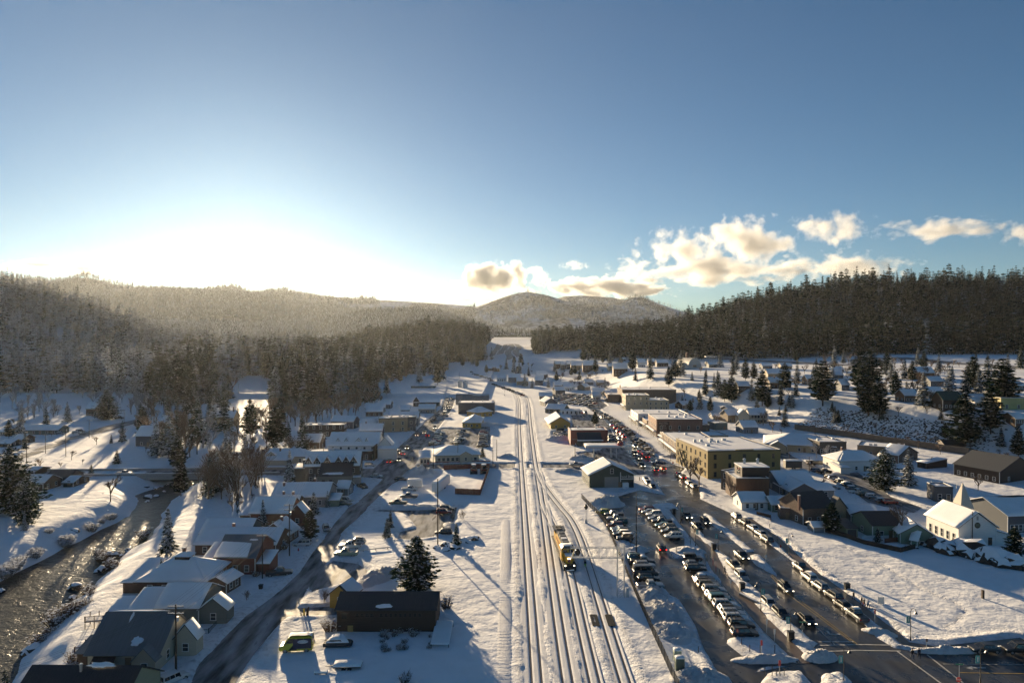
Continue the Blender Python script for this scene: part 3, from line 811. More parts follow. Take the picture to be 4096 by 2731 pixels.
con(1825, 2185, 2092, K_FIR, 'small dense pine beside the boulders near the tall bare pole', sc=1.2)
con(1158, 1935, 1795, K_SNOWFIR, 'tall snowy spruce in front of the gabled dark inn', sc=.95)
con(905, 1868, 1718, K_SNOWFIR, 'broad snow-laden spruce at the far end of the bridge', sc=1.2)
con(980, 1862, 1722, K_SNOWFIR, 'narrow snow-laden spruce at the far end of the bridge', sc=.9)
con(1095, 1790, 1660, K_FIR, 'snowy spruce behind the bridge among bare cottonwoods')
con(40, 2055, 1780, K_BUSHY, 'big snow-clumped pine at the left edge above the river', sc=.9)
con(105, 2100, 1900, K_BUSHY, 'smaller snow-clumped pine above the river next to the big one', sc=.75)
con(98, 2125, 2040, K_SNOWFIR, 'thin snow-covered spruce on the open river bank')
con(20, 2800, 2670, K_FIR, 'small pine cut off by the lower left corner')
con(365, 1905, 1855, K_FIR, 'dense dark pine at the near end of the bridge', sc=1.5)
con(468, 1858, 1797, K_FIR, 'lone pine on the open snow field before the grey gabled house', sc=1.5)
con(270, 1690, 1605, K_SNOWFIR, 'snowy spruce beside the village lane with the utility poles', sc=1.2)
con(425, 1680, 1562, K_BUSHY, 'broad dark pine beside the cabin under the forest', sc=1.0)
con(185, 1705, 1625, K_FIR, 'dark fir left of the snowy spruce by the village lane')
con(100, 1800, 1722, K_FIR, 'dark fir in the yard beside the green long house')
con(490, 1770, 1680, K_FIR, 'tall fir left of the grey gabled house')
con(445, 1775, 1735, K_FIR, 'short fir left of the grey gabled house')
con(2380, 1700, 1645, K_PINE, 'dark pine on the corner beside the main street queue', sc=1.4)
con(1876, 1615, 1565, K_SNOWFIR, 'snowy spruce in front of the grey metal roof')
con(1930, 1830, 1785, K_FIR, 'round pine at the corner of the cream restaurant', sc=1.7)
con(1255, 2060, 1965, K_SNOWFIR, 'drooping snowy spruce in the yard by the west street', sc=1.4)
con(1310, 2030, 1960, K_SNOWFIR, 'thin snowy spruce in the yard by the west street')
(a,) = Z5((240, 450)); con(a[0], a[1], 2000, K_PINE, 'sunlit pine beside the wooden fence and the green cottage', sc=1.35)
(a,) = Z5((585, 510)); con(a[0], a[1], 2105, K_FIR, 'short snowy pine in front of the green cottage', sc=1.6)
(a,) = Z5((1620, 640)); con(a[0], a[1], 2102, K_PINE, 'yellow-green pine in front of the rock outcrop', sc=1.3)
(a,) = Y7((680, 1568 + 180)); con(a[0], a[1], 1790, K_BUSHY, 'very broad dark cedar between the white house and the church', sc=.95)
(a,) = Y7((960, 1700)); con(a[0], a[1], 1795, K_SNOWFIR, 'snowy spruce right of the broad dark cedar', sc=1.1)
# trees of the bench above the town
def bench(zoom, o_y, s, items):
 for (x, y), ty, kd, lb, sc in items:
  (q,) = zoom((x, y)); con(q[0], q[1], o_y + ty / s, kd, lb, sc=sc)
bench(Y6, 1400, 2.851, [
 ((1970, 640), 110, K_PINE, 'tall dark fir standing alone on the riprap bank', 1.25),
 ((1280, 640), 220, K_PINE, 'tall dark pine left of the riprap bank', 1.2),
 ((1340, 670), 470, K_PINE, 'second dark pine left of the riprap bank', 1.0),
 ((930, 600), 290, K_PINE, 'dark pine on the bend of the hill road', 1.25),
 ((850, 590), 330, K_PINE, 'dark pine left of the hill road bend', 1.0),
 ((1665, 530), 350, K_FIR, 'bushy pine above the riprap by the brown house', 1.2),
 ((1680, 380), 100, K_SNOWFIR, 'tall snowy fir right of the brown house on the bench', 1.1),
 ((1590, 640), 505, K_FIR, 'squat pine on the open bank', 1.6),
 ((1490, 640), 505, K_PINE, 'thin pine on the open bank', 1.3),
 ((1545, 700), 620, K_FIR, 'small round pine on the open bank', 1.5),
 ((1475, 750), 640, K_FIR, 'small pointed fir on the open bank', 1.2),
 ((2080, 700), 585, K_FIR, 'small fir right of the tall one on the riprap', 1.2),
 ((2145, 830), 675, K_FIR, 'small dark juniper in the riprap', 1.4),
 ((1090, 350), 100, K_PINE, 'pine beside the bench houses', 1.0),
 ((1185, 350), 130, K_PINE, 'pine right of its twin beside the bench houses', 1.0),
 ((625, 520), 345, K_FIR, 'snow-dusted pine below the quonset hall', 1.2),
 ((490, 600), 530, K_FIR, 'pine behind the brick hotel', 1.4),
 ((565, 680), 510, K_SNOWFIR, 'spruce behind the brick hotel', 1.2),
 ((770, 390), 230, K_FIR, 'grey-green pine on the slope under the hall', 1.0),
 ((730, 440), 255, K_FIR, 'second grey-green pine on the slope under the hall', 1.0),
 ((290, 330), 110, K_PINE, 'big dark pine left of the quonset hall', 1.4),
 ((215, 420), 180, K_PINE, 'tall dark fir on the sunny slope', 1.1),
 ((480, 350), 240, K_FIR, 'small fir below the quonset hall', 1.0),
 ((800, 200), 10, K_SNOWFIR, 'snowy fir right of the quonset hall', 1.1),
 ((640, 310), 210, K_FIR, 'pine right below the quonset hall', 1.2)])
bench(Y7, 1350, 2.851, [
 ((505, 900), 395, K_PINE, 'left one of the two great firs above the riprap', 1.25),
 ((630, 930), 440, K_PINE, 'right one of the two great firs above the riprap', 1.15),
 ((420, 600), 150, K_PINE, 'tall ragged pine between the bench cottages', 1.4),
 ((540, 560), 130, K_PINE, 'ragged pine behind the bench cottages', 1.2),
 ((160, 970), 815, K_FIR, 'dark rounded juniper on the riprap slope', 1.5),
 ((90, 850), 730, K_FIR, 'small fir at the top of the riprap', 1.2),
 ((1140, 800), 385, K_SNOWFIR, 'layered snowy spruce before the bench road', 1.25),
 ((1430, 640), 310, K_SNOWFIR, 'big layered spruce behind the green roofed house', 1.3),
 ((1760, 640), 330, K_SNOWFIR, 'pointed snowy spruce right of the green roofed house', 1.1),
 ((1615, 640), 370, K_FIR, 'dark cedar behind the green roof', 1.3),
 ((2040, 800), 230, K_PINE, 'huge open pine near the yellow flat house', 1.45),
 ((1600, 1270), 610, K_PINE, 'tall dark fir beside the brown shed', 1.3),
 ((1900, 1100), 540, K_PINE, 'tall pine on the slope right of the brown shed', 1.25),
 ((1380, 1160), 970, K_PINE, 'slender pine left of the dark fir by the shed', 1.2),
 ((1450, 1180), 1000, K_FIR, 'slender fir left of the dark fir by the shed', 1.1),
 ((2215, 1380), 1000, K_PINE, 'pine at the right edge above the dark roofed hall', 1.2),
 ((2020, 1250), 1020, K_FIR, 'small fir on the slope at the right edge', 1.3),
 ((770, 480), 210, K_SNOWFIR, 'snowy spruce behind the bench cottages', 1.0),
 ((920, 480), 240, K_FIR, 'fir behind the bench cottages', 1.0),
 ((1310, 390), 170, K_SNOWFIR, 'spruce behind the white roofed chalet', 1.1),
 ((700, 430), 240, K_FIR, 'fir left of the white roofed chalet', 1.0),
 ((100, 480), 300, K_SNOWFIR, 'spruce at the left end of the bench cottages', 1.0),
 ((2250, 330), 150, K_PINE, 'dark pine at the right edge below the forest', 1.1),
 ((1740, 1150), 900, K_FIR, 'fir right of the dark fir by the shed', 1.2)])
bench(Y5, 1400, 2.851, [
 ((800, 860), 700, K_PINE, 'dark street pine left of the queue', 1.2)])
# ------------------------------------------------------------------ leafless trees and shrubs
(c,) = Y2((990, 1250)); bar(*c, 1860, BARE, 'dead-looking bare tree leaning over the bank at the bridge')
for i, (x, y, ty) in enumerate([(1090, 720, 560), (1330, 570, 360), (1610, 740, 530), (1820, 770, 400), (1750, 600, 420), (1700, 850, 600), (1960, 560, 380), (1660, 900, 640), (1780, 700, 480), (1880, 830, 560), (360, 970, 800), (545, 950, 870), (740, 920, 850), (865, 740, 620), (1240, 540, 440), (1280, 540, 430), (2240, 900, 600), (2190, 780, 560), (2100, 820, 600), (2260, 700, 480)]):
 (c,) = Y2((x, y)); bar(*c, 1450 + ty / 2.24, BARE if i % 3 else ASPEN, 'bare tree on the far river bank beyond the bridge', group='bare trees beyond the bridge', sc=1.2)
for i in range(46):   # cottonwoods along the river behind the west row
 (c,) = Y3((430 + 26 * i + R.uniform(-16, 16), 700 - 3.6 * i + R.uniform(-75, 60))); bar(*c, c[1] - R.uniform(70, 125), BARE, 'leafless cottonwood in the belt along the upper river', group='cottonwoods along the upper river', sc=1.25)
for i in range(26):
 (c,) = Y3((20 + 22 * i + R.uniform(-16, 16), 1240 + R.uniform(-90, 170) - 2 * i))
 if c[0] > 700: bar(*c, c[1] - R.uniform(130, 230), CLUMP if i % 2 else BARE, 'leafless thicket tree on the right bank below the bridge', h0=7.0 if i % 2 else 11.0, group='thicket below the bridge', sc=1.1)
for i in range(64):   # tall wood on the left bank upstream of the bridge
 c = (R.uniform(580, 930), R.uniform(1560, 1840)); p = gp(*c)
 if p.z < -2 or (c[0] > 760 + .35 * (1900 - c[1]) and c[1] > 1760) or (1640 < c[1] < 1700 and c[0] > 820): continue
 if i % 5 < 2: conifer(p, R.uniform(15, 24), R.choice((K_FIR, K_SNOWFIR)), 'tall conifer in the wood on the left bank upstream of the bridge', 'conifers upstream of the bridge', 1.15)
 else: leafless(p, R.uniform(13, 21), BARE, 'tall leafless tree in the wood on the left bank upstream', 'tall bare trees upstream of the bridge', sc=1.1)
for i in range(60):   # frosted aspens at the foot of the left hill
 c = (R.uniform(-20, 640), R.uniform(1555, 1690)); c = (c[0], c[1] - .05 * c[0])
 bar(*c, c[1] - R.uniform(45, 100), ASPEN, 'frosted aspen at the foot of the snowy left hillside', h0=12, group='frosted aspens of the left hillside', sc=1.5)
for i, (x, y, ty, s, lb) in enumerate([(775, 500, 170, 1.15, 'tall leafless birch beside the small green cottage'), (505, 420, 290, 1.0, 'thin bare tree before the green cottage'), (810, 60, -120, 1.1, 'bare tree beside the broad dark cedar')]):
 (c,) = Z5((x, y)); bar(*c, 1900 + ty / 1.887, BARE, lb)
for i, (x, y, ty, lb) in enumerate([(1400, 940, 745, 'reddish bare tree before the large cream house'), (1290, 860, 650, 'bare tree at the corner of the large cream house'), (1500, 960, 870, 'small bare tree below the riprap wall'), (1900, 1240, 1000, 'white-barked birch before the beige hall, left one'), (2020, 1250, 1040, 'white-barked birch before the beige hall, right one'), (460, 1540, 1140, 'bare street tree before the brown corner row'), (560, 1560, 1200, 'bare street tree at the ochre hotel corner'), (1430, 230, 130, 'bare tree among the houses below the highway'), (1470, 210, 120, 'second bare tree among the houses below the highway'), (940, 200, 85, 'round bare bush-like tree beside the highway')]):
 (c,) = Y6((x, y)); bar(*c, 1400 + ty / 2.851, BARE if 'birch' not in lb else ASPEN, lb, sc=1.3)
for i in range(58):
 (c,) = Y7((R.uniform(560, 1350), R.uniform(420, 760))) if i < 30 else Y7((R.uniform(0, 2200), R.uniform(300, 480)))
 bar(*c, c[1] - R.uniform(25, 75), BARE, 'bare tree among the houses on the bench above the riprap', group='bare trees on the bench', sc=1.3)
for i in range(22):
 (c,) = Y5((R.uniform(560, 1000), R.uniform(250, 440))); bar(*c, c[1] - R.uniform(12, 30), CLUMP, 'bare bush on the hill foot behind the far houses', h0=7, group='bushes at the far hill foot', cat='shrub', name='bare_shrub', sc=1.4)
for x, y, ty, lb in [(190, 865, 720, 'small bare tree with spreading branches on the snowy kerb'), (850, 890, 700, 'snow-flecked bare tree by the mustard hut'), (2035, 170, 60, 'small reddish bare tree by the boulders')]:
 (c,) = Z2((x, y)); bar(*c, 2000 + ty / 2.1445, CLUMP, lb, h0=7, sc=1.1)
for x, y, h_, w, lb in [(900, 1130, 2.6, 1, 'big twiggy shrub at the left end of the long dark shed'), (1900, 930, 2.6, 0, 'snowy shrub at the right end of the long dark shed'), (500, 430, 2.2, 0, 'shrubs round the foot of the tall utility pole'), (270, 660, 1.6, 0, 'shrub beside the red house'), (760, 240, 1.8, 0, 'hedge shrub beside the silver estate car'), (1540, 1568, 1.8, 0, 'snowy shrub at the lower edge of the yard')]:
 (c,) = Z2((x, y)); o = bar(*c, 0, SHRUB, lb, name='shrub', cat='shrub'); s_ = h_ / 1.8; o.scale = (s_ * 1.3, s_ * 1.3, s_)
for i in range(26):
 (c,) = Z2((R.uniform(1340, 1790), R.uniform(1090, 1330))); p = gp(*c); o = leafless(p, R.uniform(.7, 1.3), SHRUB, 'dry brush poking through the snow below the long dark shed', 'dry brush below the long shed', 'shrub', 1.8, 'shrub', 1.3)
for i in range(44):  # brush along both river banks
 if i % 2: q = R.choice([(180, 570), (300, 470), (420, 300), (560, 390), (620, 340), (800, 250), (900, 190), (120, 620), (60, 650), (950, 160)])
 else: q = R.choice([(480, 1050), (560, 1000), (640, 960), (720, 930), (420, 1160), (860, 560), (930, 600), (880, 640), (300, 1260), (1210, 370), (760, 800), (520, 1080), (640, 1420)])
 (c,) = Z1((q[0] + R.uniform(-40, 40), q[1] + R.uniform(-25, 25))); p = gp(*c); p.z = max(p.z, -3.9)
 leafless(p, R.uniform(1.4, 3.2), SHRUBW if i % 2 else SHRUB, 'snow-dusted willow shrub on the left river bank' if i % 2 else 'brown willow shrub on the right river bank', 'left bank shrubs' if i % 2 else 'right bank shrubs', 'shrub', 1.8, 'shrub', 1.5)
# ------------------------------------------------------------------ buildings
FRAME_ME = {}
def win_mesh(w, h, m, key):
 k = (round(w, 2), round(h, 2), key)
 if k not in FRAME_ME:
  mb = MB(); t = .09
  mb.box(-w/2 - t, w/2 + t, -.07, .02, h, h + t); mb.box(-w/2 - t - .04, w/2 + t + .04, -.11, .02, -t, 0)
  mb.box(-w/2 - t, -w/2, -.07, .02, 0, h); mb.box(w/2, w/2 + t, -.07, .02, 0, h)
  mb.box(-w/2, w/2, -.05, .02, h * .5 - .03, h * .5 + .03)
  pb = MB(); pb.box(-w/2, w/2, -.03, .015, 0, h)
  FRAME_ME[k] = (mb.mesh('window', m), pb.mesh('pane', M_GLASS))
 return FRAME_ME[k]
def window(parent, x, y, z, rz, w, h, m=None, key='t'):
 f, p = win_mesh(w, h, m or M_TRIM, key)
 o = inst('window', f, parent, (x, y, z), (0, 0, rz))
 inst('pane', p, o)
 return o
def door(parent, x, y, z, rz, w=1.0, h=2.1, m=None):
 m = m or mat('door_paint', (.18, .12, .07), .6)
 mb = MB(); mb.box(-w/2, w/2, -.05, .02, 0, h)
 o = mb.build('door', m, parent); o.location = (x, y, z); o.rotation_euler = (0, 0, rz)
 k = MB(); k.box(w * .3, w * .42, -.10, -.05, .95, 1.05); k.build('handle', M_DARKMETAL, o)
 return o
def snow_slope(mb, a, b, c, d, t=.24, cell=1.3, seed=0):
 """snow lying on the roof plane a b (eave) c d (ridge)"""
 a, b, c, d = map(Vector, (a, b, c, d))
 nr = (b - a).cross(d - a).normalized()
 if nr.z < 0: nr = -nr
 nu = max(2, min(24, int((b - a).length / cell))); nv = max(2, min(12, int((d - a).length / cell)))
 k = len(mb.v)
 for j in range(nv + 1):
  v = j / nv
  for i in range(nu + 1):
   u = i / nu
   p = a.lerp(b, u).lerp(d.lerp(c, u), v)
   e = min(u * nu, (1 - u) * nu, v * nv) if nv > 1 else 1
   n = mnoise.noise(Vector((p.x * .5 + seed, p.y * .5, seed * 3.1))) + .6 * mnoise.noise(Vector((p.x * 1.7 + seed, p.y * 1.7, seed)))
   mb.v.append(tuple(p + nr * (t * (.55 if e < .5 else 1.0) * (1 + .35 * n))))
 lo = len(mb.v)
 for p in (a, b, c, d): mb.v.append(tuple(p + nr * .01))
 idx = lambda i, j: k + j * (nu + 1) + i
 for j in range(nv):
  for i in range(nu):
   mb.f.append((idx(i, j), idx(i + 1, j), idx(i + 1, j + 1), idx(i, j + 1))); mb.m.append(0)
 for i in range(nu):   # skirts
  q = [a.lerp(b, i / nu) + nr * .01, a.lerp(b, (i + 1) / nu) + nr * .01]
  n = len(mb.v); mb.v += [tuple(q[0]), tuple(q[1])]
  mb.f.append((n, n + 1, idx(i + 1, 0), idx(i, 0))); mb.m.append(0)
 for j in range(nv):
  n = len(mb.v); mb.v += [tuple(a.lerp(d, j / nv) + nr * .01), tuple(a.lerp(d, (j + 1) / nv) + nr * .01)]
  mb.f.append((n, idx(0, j), idx(0, j + 1), n + 1)); mb.m.append(0)
  n = len(mb.v); mb.v += [tuple(b.lerp(c, j / nv) + nr * .01), tuple(b.lerp(c, (j + 1) / nv) + nr * .01)]
  mb.f.append((n, n + 1, idx(nu, j + 1), idx(nu, j))); mb.m.append(0)
BN = [0]
def chimney(root, x, y, z, h, m=None, w=.6):
 mb = MB(); mb.box(x - w/2, x + w/2, y - w/2, y + w/2, z - 1.5, z + h); mb.box(x - w/2 - .07, x + w/2 + .07, y - w/2 - .07, y + w/2 + .07, z + h, z + h + .12)
 c = mb.build('chimney', m or brick('chimney_brick', (.22, .10, .07)), root)
 sb = MB(); sb.box(x - w/2, x + w/2, y - w/2, y + w/2, z + h + .12, z + h + .24); sb.build('snow_cap', M_SNOW, c)
def house(p1, p2, zr, ze, half, wm, label, cat='house', roof='gable', rm=None, snow=1.0, zb=0.0, ov=.5, wl=4, we=2, win=(.9, 1.3), chim=None, name='house', wmat=None, dr=True, half2=None, cell=1.3, group=None, floors=None, corner=True, world=False):
 """ridge seen from p1 to p2 at height zr above the ground zb; eaves at ze; half-span each side"""
 BN[0] += 1; sd_ = BN[0] * 7.3
 a, b = (p1, p2) if world else (at(p1[0], p1[1], zb + zr), at(p2[0], p2[1], zb + zr))
 mid = (a + b) / 2; d = b - a; L = hypot(d.x, d.y)
 rz = atan2(d.y, d.x)
 if -cos(rz) > .01 and abs(sin(rz)) < .9: rz += pi
 root = empty(name, (mid.x, mid.y, zb), rz)
 tag(root, label, cat, group)
 hx = L / 2; h2 = half2 or half
 if roof == 'hip': hx = L / 2 + half * .85
 mb = MB()
 y0, y1 = -half, h2
 if roof == 'gable':
  k = [(-hx, y0, -1.2), (hx, y0, -1.2), (hx, y1, -1.2), (-hx, y1, -1.2), (-hx, y0, ze), (hx, y0, ze), (hx, y1, ze), (-hx, y1, ze), (-hx, 0, zr - .12), (hx, 0, zr - .12)]
  n = 0; mb.v = k
  mb.f = [(0, 1, 5, 4), (1, 2, 6, 9, 5), (2, 3, 7, 6), (3, 0, 4, 8, 7), (4, 5, 9, 8), (6, 7, 8, 9)]; mb.m = [0] * 6
 else:
  mb.box(-hx, hx, y0, y1, -1.2, ze)
 mb.build('wall', wm, root)
 rm = rm or mat('roof_shingle', (.05, .05, .055), .8, var=.2)
 rb = MB(); sb = MB()
 s1 = (zr - ze) / half; s2 = (zr - ze) / h2
 if roof == 'gable':
  e = hx + ov * .8
  f1 = [(-e, y0 - ov, ze - s1 * ov), (e, y0 - ov, ze - s1 * ov), (e, 0, zr), (-e, 0, zr)]
  f2 = [(e, y1 + ov, ze - s2 * ov), (-e, y1 + ov, ze - s2 * ov), (-e, 0, zr), (e, 0, zr)]
  up = .14
  F = [[(x, y, z + up) for x, y, z in f] for f in (f1, f2)]
  for f in F: rb.slab(*f, .14)
  ro = rb.build('roof', rm, root)
  if snow:
   for f in F: snow_slope(sb, *f, t=.26 * snow, seed=sd_, cell=cell)
   sb.build('roof_snow', M_SNOW, ro, smooth=True)
 elif roof == 'hip':
  e = hx + ov; rl = L / 2
  z0 = ze - .05
  ridge = [(-rl, 0, zr), (rl, 0, zr)]
  F = [[(-e, y0 - ov, z0), (e, y0 - ov, z0), (rl, 0, zr), (-rl, 0, zr)], [(e, y1 + ov, z0), (-e, y1 + ov, z0), (-rl, 0, zr), (rl, 0, zr)],
   [(e, y0 - ov, z0), (e, y1 + ov, z0), (rl, 0.01, zr), (rl, -0.01, zr)], [(-e, y1 + ov, z0), (-e, y0 - ov, z0), (-rl, -0.01, zr), (-rl, 0.01, zr)]]
  for f in F: rb.slab(*f, .14)
  ro = rb.build('roof', rm, root)
  if snow:
   for f in F: snow_slope(sb, *[(x, y, z + .01) for x, y, z in f], t=.24 * snow, seed=sd_, cell=cell)
   sb.build('roof_snow', M_SNOW, ro, smooth=True)
 fl = floors or max(1, int(ze / 2.7))
 cam_l = Matrix.Rotation(-rz, 3, 'Z') @ (Vector((0, 0, 0)) - Vector((mid.x, mid.y, 0)))
 ww, wh = win
 def row(n, c0, c1, fixed, side):
  for f_ in range(fl):
   zz = .95 + f_ * 2.75
   if zz + wh > ze + (.6 if side in 'lr' else -.1): continue
   for i in range(n):
    u = c0 + (c1 - c0) * (i + .5) / n
    if side == 'f': window(root, u, fixed, zz, 0, ww, wh, wmat)
    elif side == 'b': window(root, u, fixed, zz, pi, ww, wh, wmat)
    elif side == 'r': window(root, fixed, u, zz, pi / 2, ww, wh, wmat)
    else: window(root, fixed, u, zz, -pi / 2, ww, wh, wmat)
 if cam_l.y < y0: row(wl, -hx + .6, hx - .6, y0 - .005, 'f')
 if cam_l.y > y1: row(wl, -hx + .6, hx - .6, y1 + .005, 'b')
 if cam_l.x > hx: row(we, y0 + .5, y1 - .5, hx + .005, 'r')
 if cam_l.x < -hx: row(we, y0 + .5, y1 - .5, -hx - .005, 'l')
 if dr:
  if cam_l.y < y0: door(root, hx * .15, y0 - .006, 0.3, 0)
  elif cam_l.x > hx: door(root, hx + .006, y0 * .2, .3, pi / 2)
 if chim:
  for cx_, cy_, ch in chim: chimney(root, cx_, cy_, zr - abs(cy_) * s1, ch)
 if corner and roof == 'gable':
  for sx in (-1, 1):
   cb = MB(); cb.box(sx * hx - .08, sx * hx + .08, y0 - .025, y0 + .1, -.5, ze - .05); cb.build('corner_board', wmat or M_TRIM, root)
 return root
def flat(p1, p2, zt, depth, wm, label, cat='building', zb=0.0, wl=5, we=4, win=(1.0, 1.7), floors=2, parapet=.5, name='commercial_building', wmat=None, roofm=None, vents=3, cornice=True, fh=3.3, z0=1.0, snow=True, shop=False, far_left=False, rz_=None, world=False):
 """front parapet seen from p1 to p2 at height zt; the block runs back by depth"""
 BN[0] += 1; sd_ = BN[0] * 5.1
 a, b = (p1, p2) if world else (at(p1[0], p1[1], zb + zt), at(p2[0], p2[1], zb + zt))
 d = b - a; L = hypot(d.x, d.y); rz = atan2(d.y, d.x) if rz_ is None else rz_
 if rz_ is not None: b = a + Vector((cos(rz) * L, sin(rz) * L, 0))
 mid = (a + b) / 2 + Vector((-sin(rz), cos(rz), 0)) * depth / 2
 root = empty(name, (mid.x, mid.y, zb), rz); tag(root, label, cat)
 hx, hy = L / 2, depth / 2; t = .3
 mb = MB()
 mb.box(-hx, hx, -hy, hy, -1.2, zt - parapet)
 mb.box(-hx, hx, -hy, -hy + t, zt - parapet, zt); mb.box(-hx, hx, hy - t, hy, zt - parapet, zt)
 mb.box(-hx, -hx + t, -hy + t, hy - t, zt - parapet, zt); mb.box(hx - t, hx, -hy + t, hy - t, zt - parapet, zt)
 mb.build('wall', wm, root)
 if cornice:
  cb = MB()
  cb.box(-hx - .12, hx + .12, -hy - .12, -hy - .002, zt - .45, zt - .12); cb.box(-hx - .12, -hx - .002, -hy, hy, zt - .45, zt - .12); cb.box(hx + .002, hx + .12, -hy, hy, zt - .45, zt - .12)
  cb.build('cornice', wmat or wm, root)
 rb = MB(); rb.box(-hx + t, hx - t, -hy + t, hy - t, zt - parapet - .02, zt - parapet + .03)
 ro = rb.build('roof', roofm or mat('roof_membrane', (.09, .09, .09), .8), root)
 if snow:
  sb = MB(); q = zt - parapet + .03
  snow_slope(sb, (-hx + t, -hy + t, q), (hx - t, -hy + t, q), (hx - t, hy - t, q), (-hx + t, hy - t, q), t=.3, seed=sd_, cell=2.0)
  sb.build('roof_snow', M_SNOW, ro, smooth=True)
  cp = MB(); cp.box(-hx + .02, hx - .02, -hy + .02, -hy + t - .02, zt, zt + .12); cp.box(-hx + .02, -hx + t - .02, -hy + t, hy - .02, zt, zt + .12); cp.box(hx - t + .02, hx - .02, -hy + t, hy - .02, zt, zt + .12)
  cp.build('parapet_snow', M_SNOW, root)
 for k in range(vents):
  x, y = R.uniform(-hx * .8, hx * .8), R.uniform(-hy * .7, hy * .7)
  vb = MB(); s = R.uniform(.3, .8); hh = R.uniform(.5, 1.1)
  vb.box(x - s, x + s, y - s * .8, y + s * .8, zt - parapet, zt - parapet + hh + .2)
  v = vb.build('roof_vent', M_WHITEMETAL, root)
  vs = MB(); vs.box(x - s + .02, x + s - .02, y - s * .8 + .02, y + s * .8 - .02, zt - parapet + hh + .2, zt - parapet + hh + .4); vs.build('snow_cap', M_SNOW, v)
 cam_l = Matrix.Rotation(-rz, 3, 'Z') @ (-Vector((mid.x, mid.y, 0)))
 ww, wh = win
 for f_ in range(floors):
  zz = z0 + f_ * fh
  if zz + wh > zt - .4: continue
  if cam_l.y < -hy:
   for i in range(wl): window(root, -hx + 2 * hx * (i + .5) / wl, -hy - .005, zz, 0, ww, wh, wmat)
  if cam_l.x < -hx:
   for i in range(we): window(root, -hx - .005, -hy + 2 * hy * (i + .5) / we, zz, -pi / 2, ww, wh, wmat)
  if cam_l.x > hx:
   for i in range(we): window(root, hx + .005, -hy + 2 * hy * (i + .5) / we, zz, pi / 2, ww, wh, wmat)
 if shop and cam_l.x < -hx:      # shop fronts and awning along the street side
  n = max(2, int(depth / 5))
  for i in range(n):
   y = -hy + 2 * hy * (i + .5) / n
   window(root, -hx - .02, y, .5, -pi / 2, depth / n * .7, 2.2, mat('shop_frame', (.07, .05, .035), .5), 's')
  ab = MB(); ab.slab((-hx - 1.5, -hy + .4, 3.0), (-hx, -hy + .4, 3.5), (-hx, hy - .4, 3.5), (-hx - 1.5, hy - .4, 3.0), .12)
  aw = ab.build('awning', mat('awning', (.16, .10, .07), .7), root)
  ss = MB(); snow_slope(ss, (-hx - 1.5, -hy + .4, 3.01), (-hx - .02, -hy + .4, 3.51), (-hx - .02, hy - .4, 3.51), (-hx - 1.5, hy - .4, 3.01), t=.2, seed=sd_); ss.build('awning_snow', M_SNOW, aw, smooth=True)
  for i in range(n + 1):
   pb = MB(); y = -hy + .5 + (2 * hy - 1) * i / n; pb.tube((-hx - 1.4, y, 0), (-hx - 1.4, y, 3.0), .07, .07, 6); pb.build('post', M_WOODPOLE, root)
 elif cam_l.y < -hy: door(root, hx * .5, -hy - .006, .2, 0)
 return root
def gable_wing(root, x, y0, w, zr, ze, out, wm, rm=None, snow=1.0, win=True, zb=-1.0, nm='wing'):
 """a cross gable that projects towards -y from the house wall at y0"""
 mb = MB(); h = w / 2
 mb.v = [(x - h, y0 - out, zb), (x + h, y0 - out, zb), (x + h, y0, zb), (x - h, y0, zb), (x - h, y0 - out, ze), (x + h, y0 - out, ze), (x + h, y0, ze), (x - h, y0, ze), (x, y0 - out, zr - .1), (x, y0, zr - .1)]
 mb.f = [(0, 1, 5, 8, 4), (1, 2, 6, 5), (3, 0, 4, 7), (2, 3, 7, 9, 6), (5, 6, 9, 8), (7, 4, 8, 9)]; mb.m = [0] * 6
 o = mb.build(nm, wm, root)
 s = (zr - ze) / h; ov = .35
 F = [[(x - h - ov, y0, ze - s * ov), (x - h - ov, y0 - out - ov, ze - s * ov), (x, y0 - out - ov, zr), (x, y0, zr)], [(x + h + ov, y0 - out - ov, ze - s * ov), (x + h + ov, y0, ze - s * ov), (x, y0, zr), (x, y0 - out - ov, zr)]]
 F = [[(a, b, c + .12) for a, b, c in f] for f in F]
 rb = MB()
 for f in F: rb.slab(*f, .1)
 ro = rb.build('wing_roof', rm or MATS.get('roof_shingle') or M_BLACK, root)
 if snow:
  sb = MB()
  for f in F: snow_slope(sb, *f, t=.22 * snow, seed=x * 3.1 + y0, cell=1.2)
  sb.build('wing_snow', M_SNOW, ro, smooth=True)
 if win: window(root, x, y0 - out - .005, max(ze * .35, zb + .9) if zb < 0 else zb + .5, 0, min(.9, w * .4), 1.2 if ze - max(zb, 0) > 1.3 or zb < 0 else .8)
 return o
def lean(root, x0, x1, y0, y1, zl, zh, wm, rm=None, snow=1.0, nm='lean_to', zb=-1.0):
 """lean-to between y0 (low edge) and y1 (high edge against the wall)"""
 mb = MB()
 mb.hexa([(x0, y0, zb), (x1, y0, zb), (x1, y1, zb), (x0, y1, zb), (x0, y0, zl), (x1, y0, zl), (x1, y1, zh), (x0, y1, zh)])
 o = mb.build(nm, wm, root)
 lo, hi = min(y0, y1), max(y0, y1)
 f = [(x0 - .3, y0 - .4, zl + .04), (x1 + .3, y0 - .4, zl + .04), (x1 + .3, y1, zh + .16), (x0 - .3, y1, zh + .16)]
 if y0 > y1: f = [f[1], f[0], f[3], f[2]]
 rb = MB(); rb.slab(*f, .1); ro = rb.build('lean_to_roof', rm or M_BLACK, root)
 if snow:
  sb = MB(); snow_slope(sb, *f, t=.22 * snow, seed=x0 * 2.2, cell=1.2); sb.build('lean_to_snow', M_SNOW, ro, smooth=True)
 return o
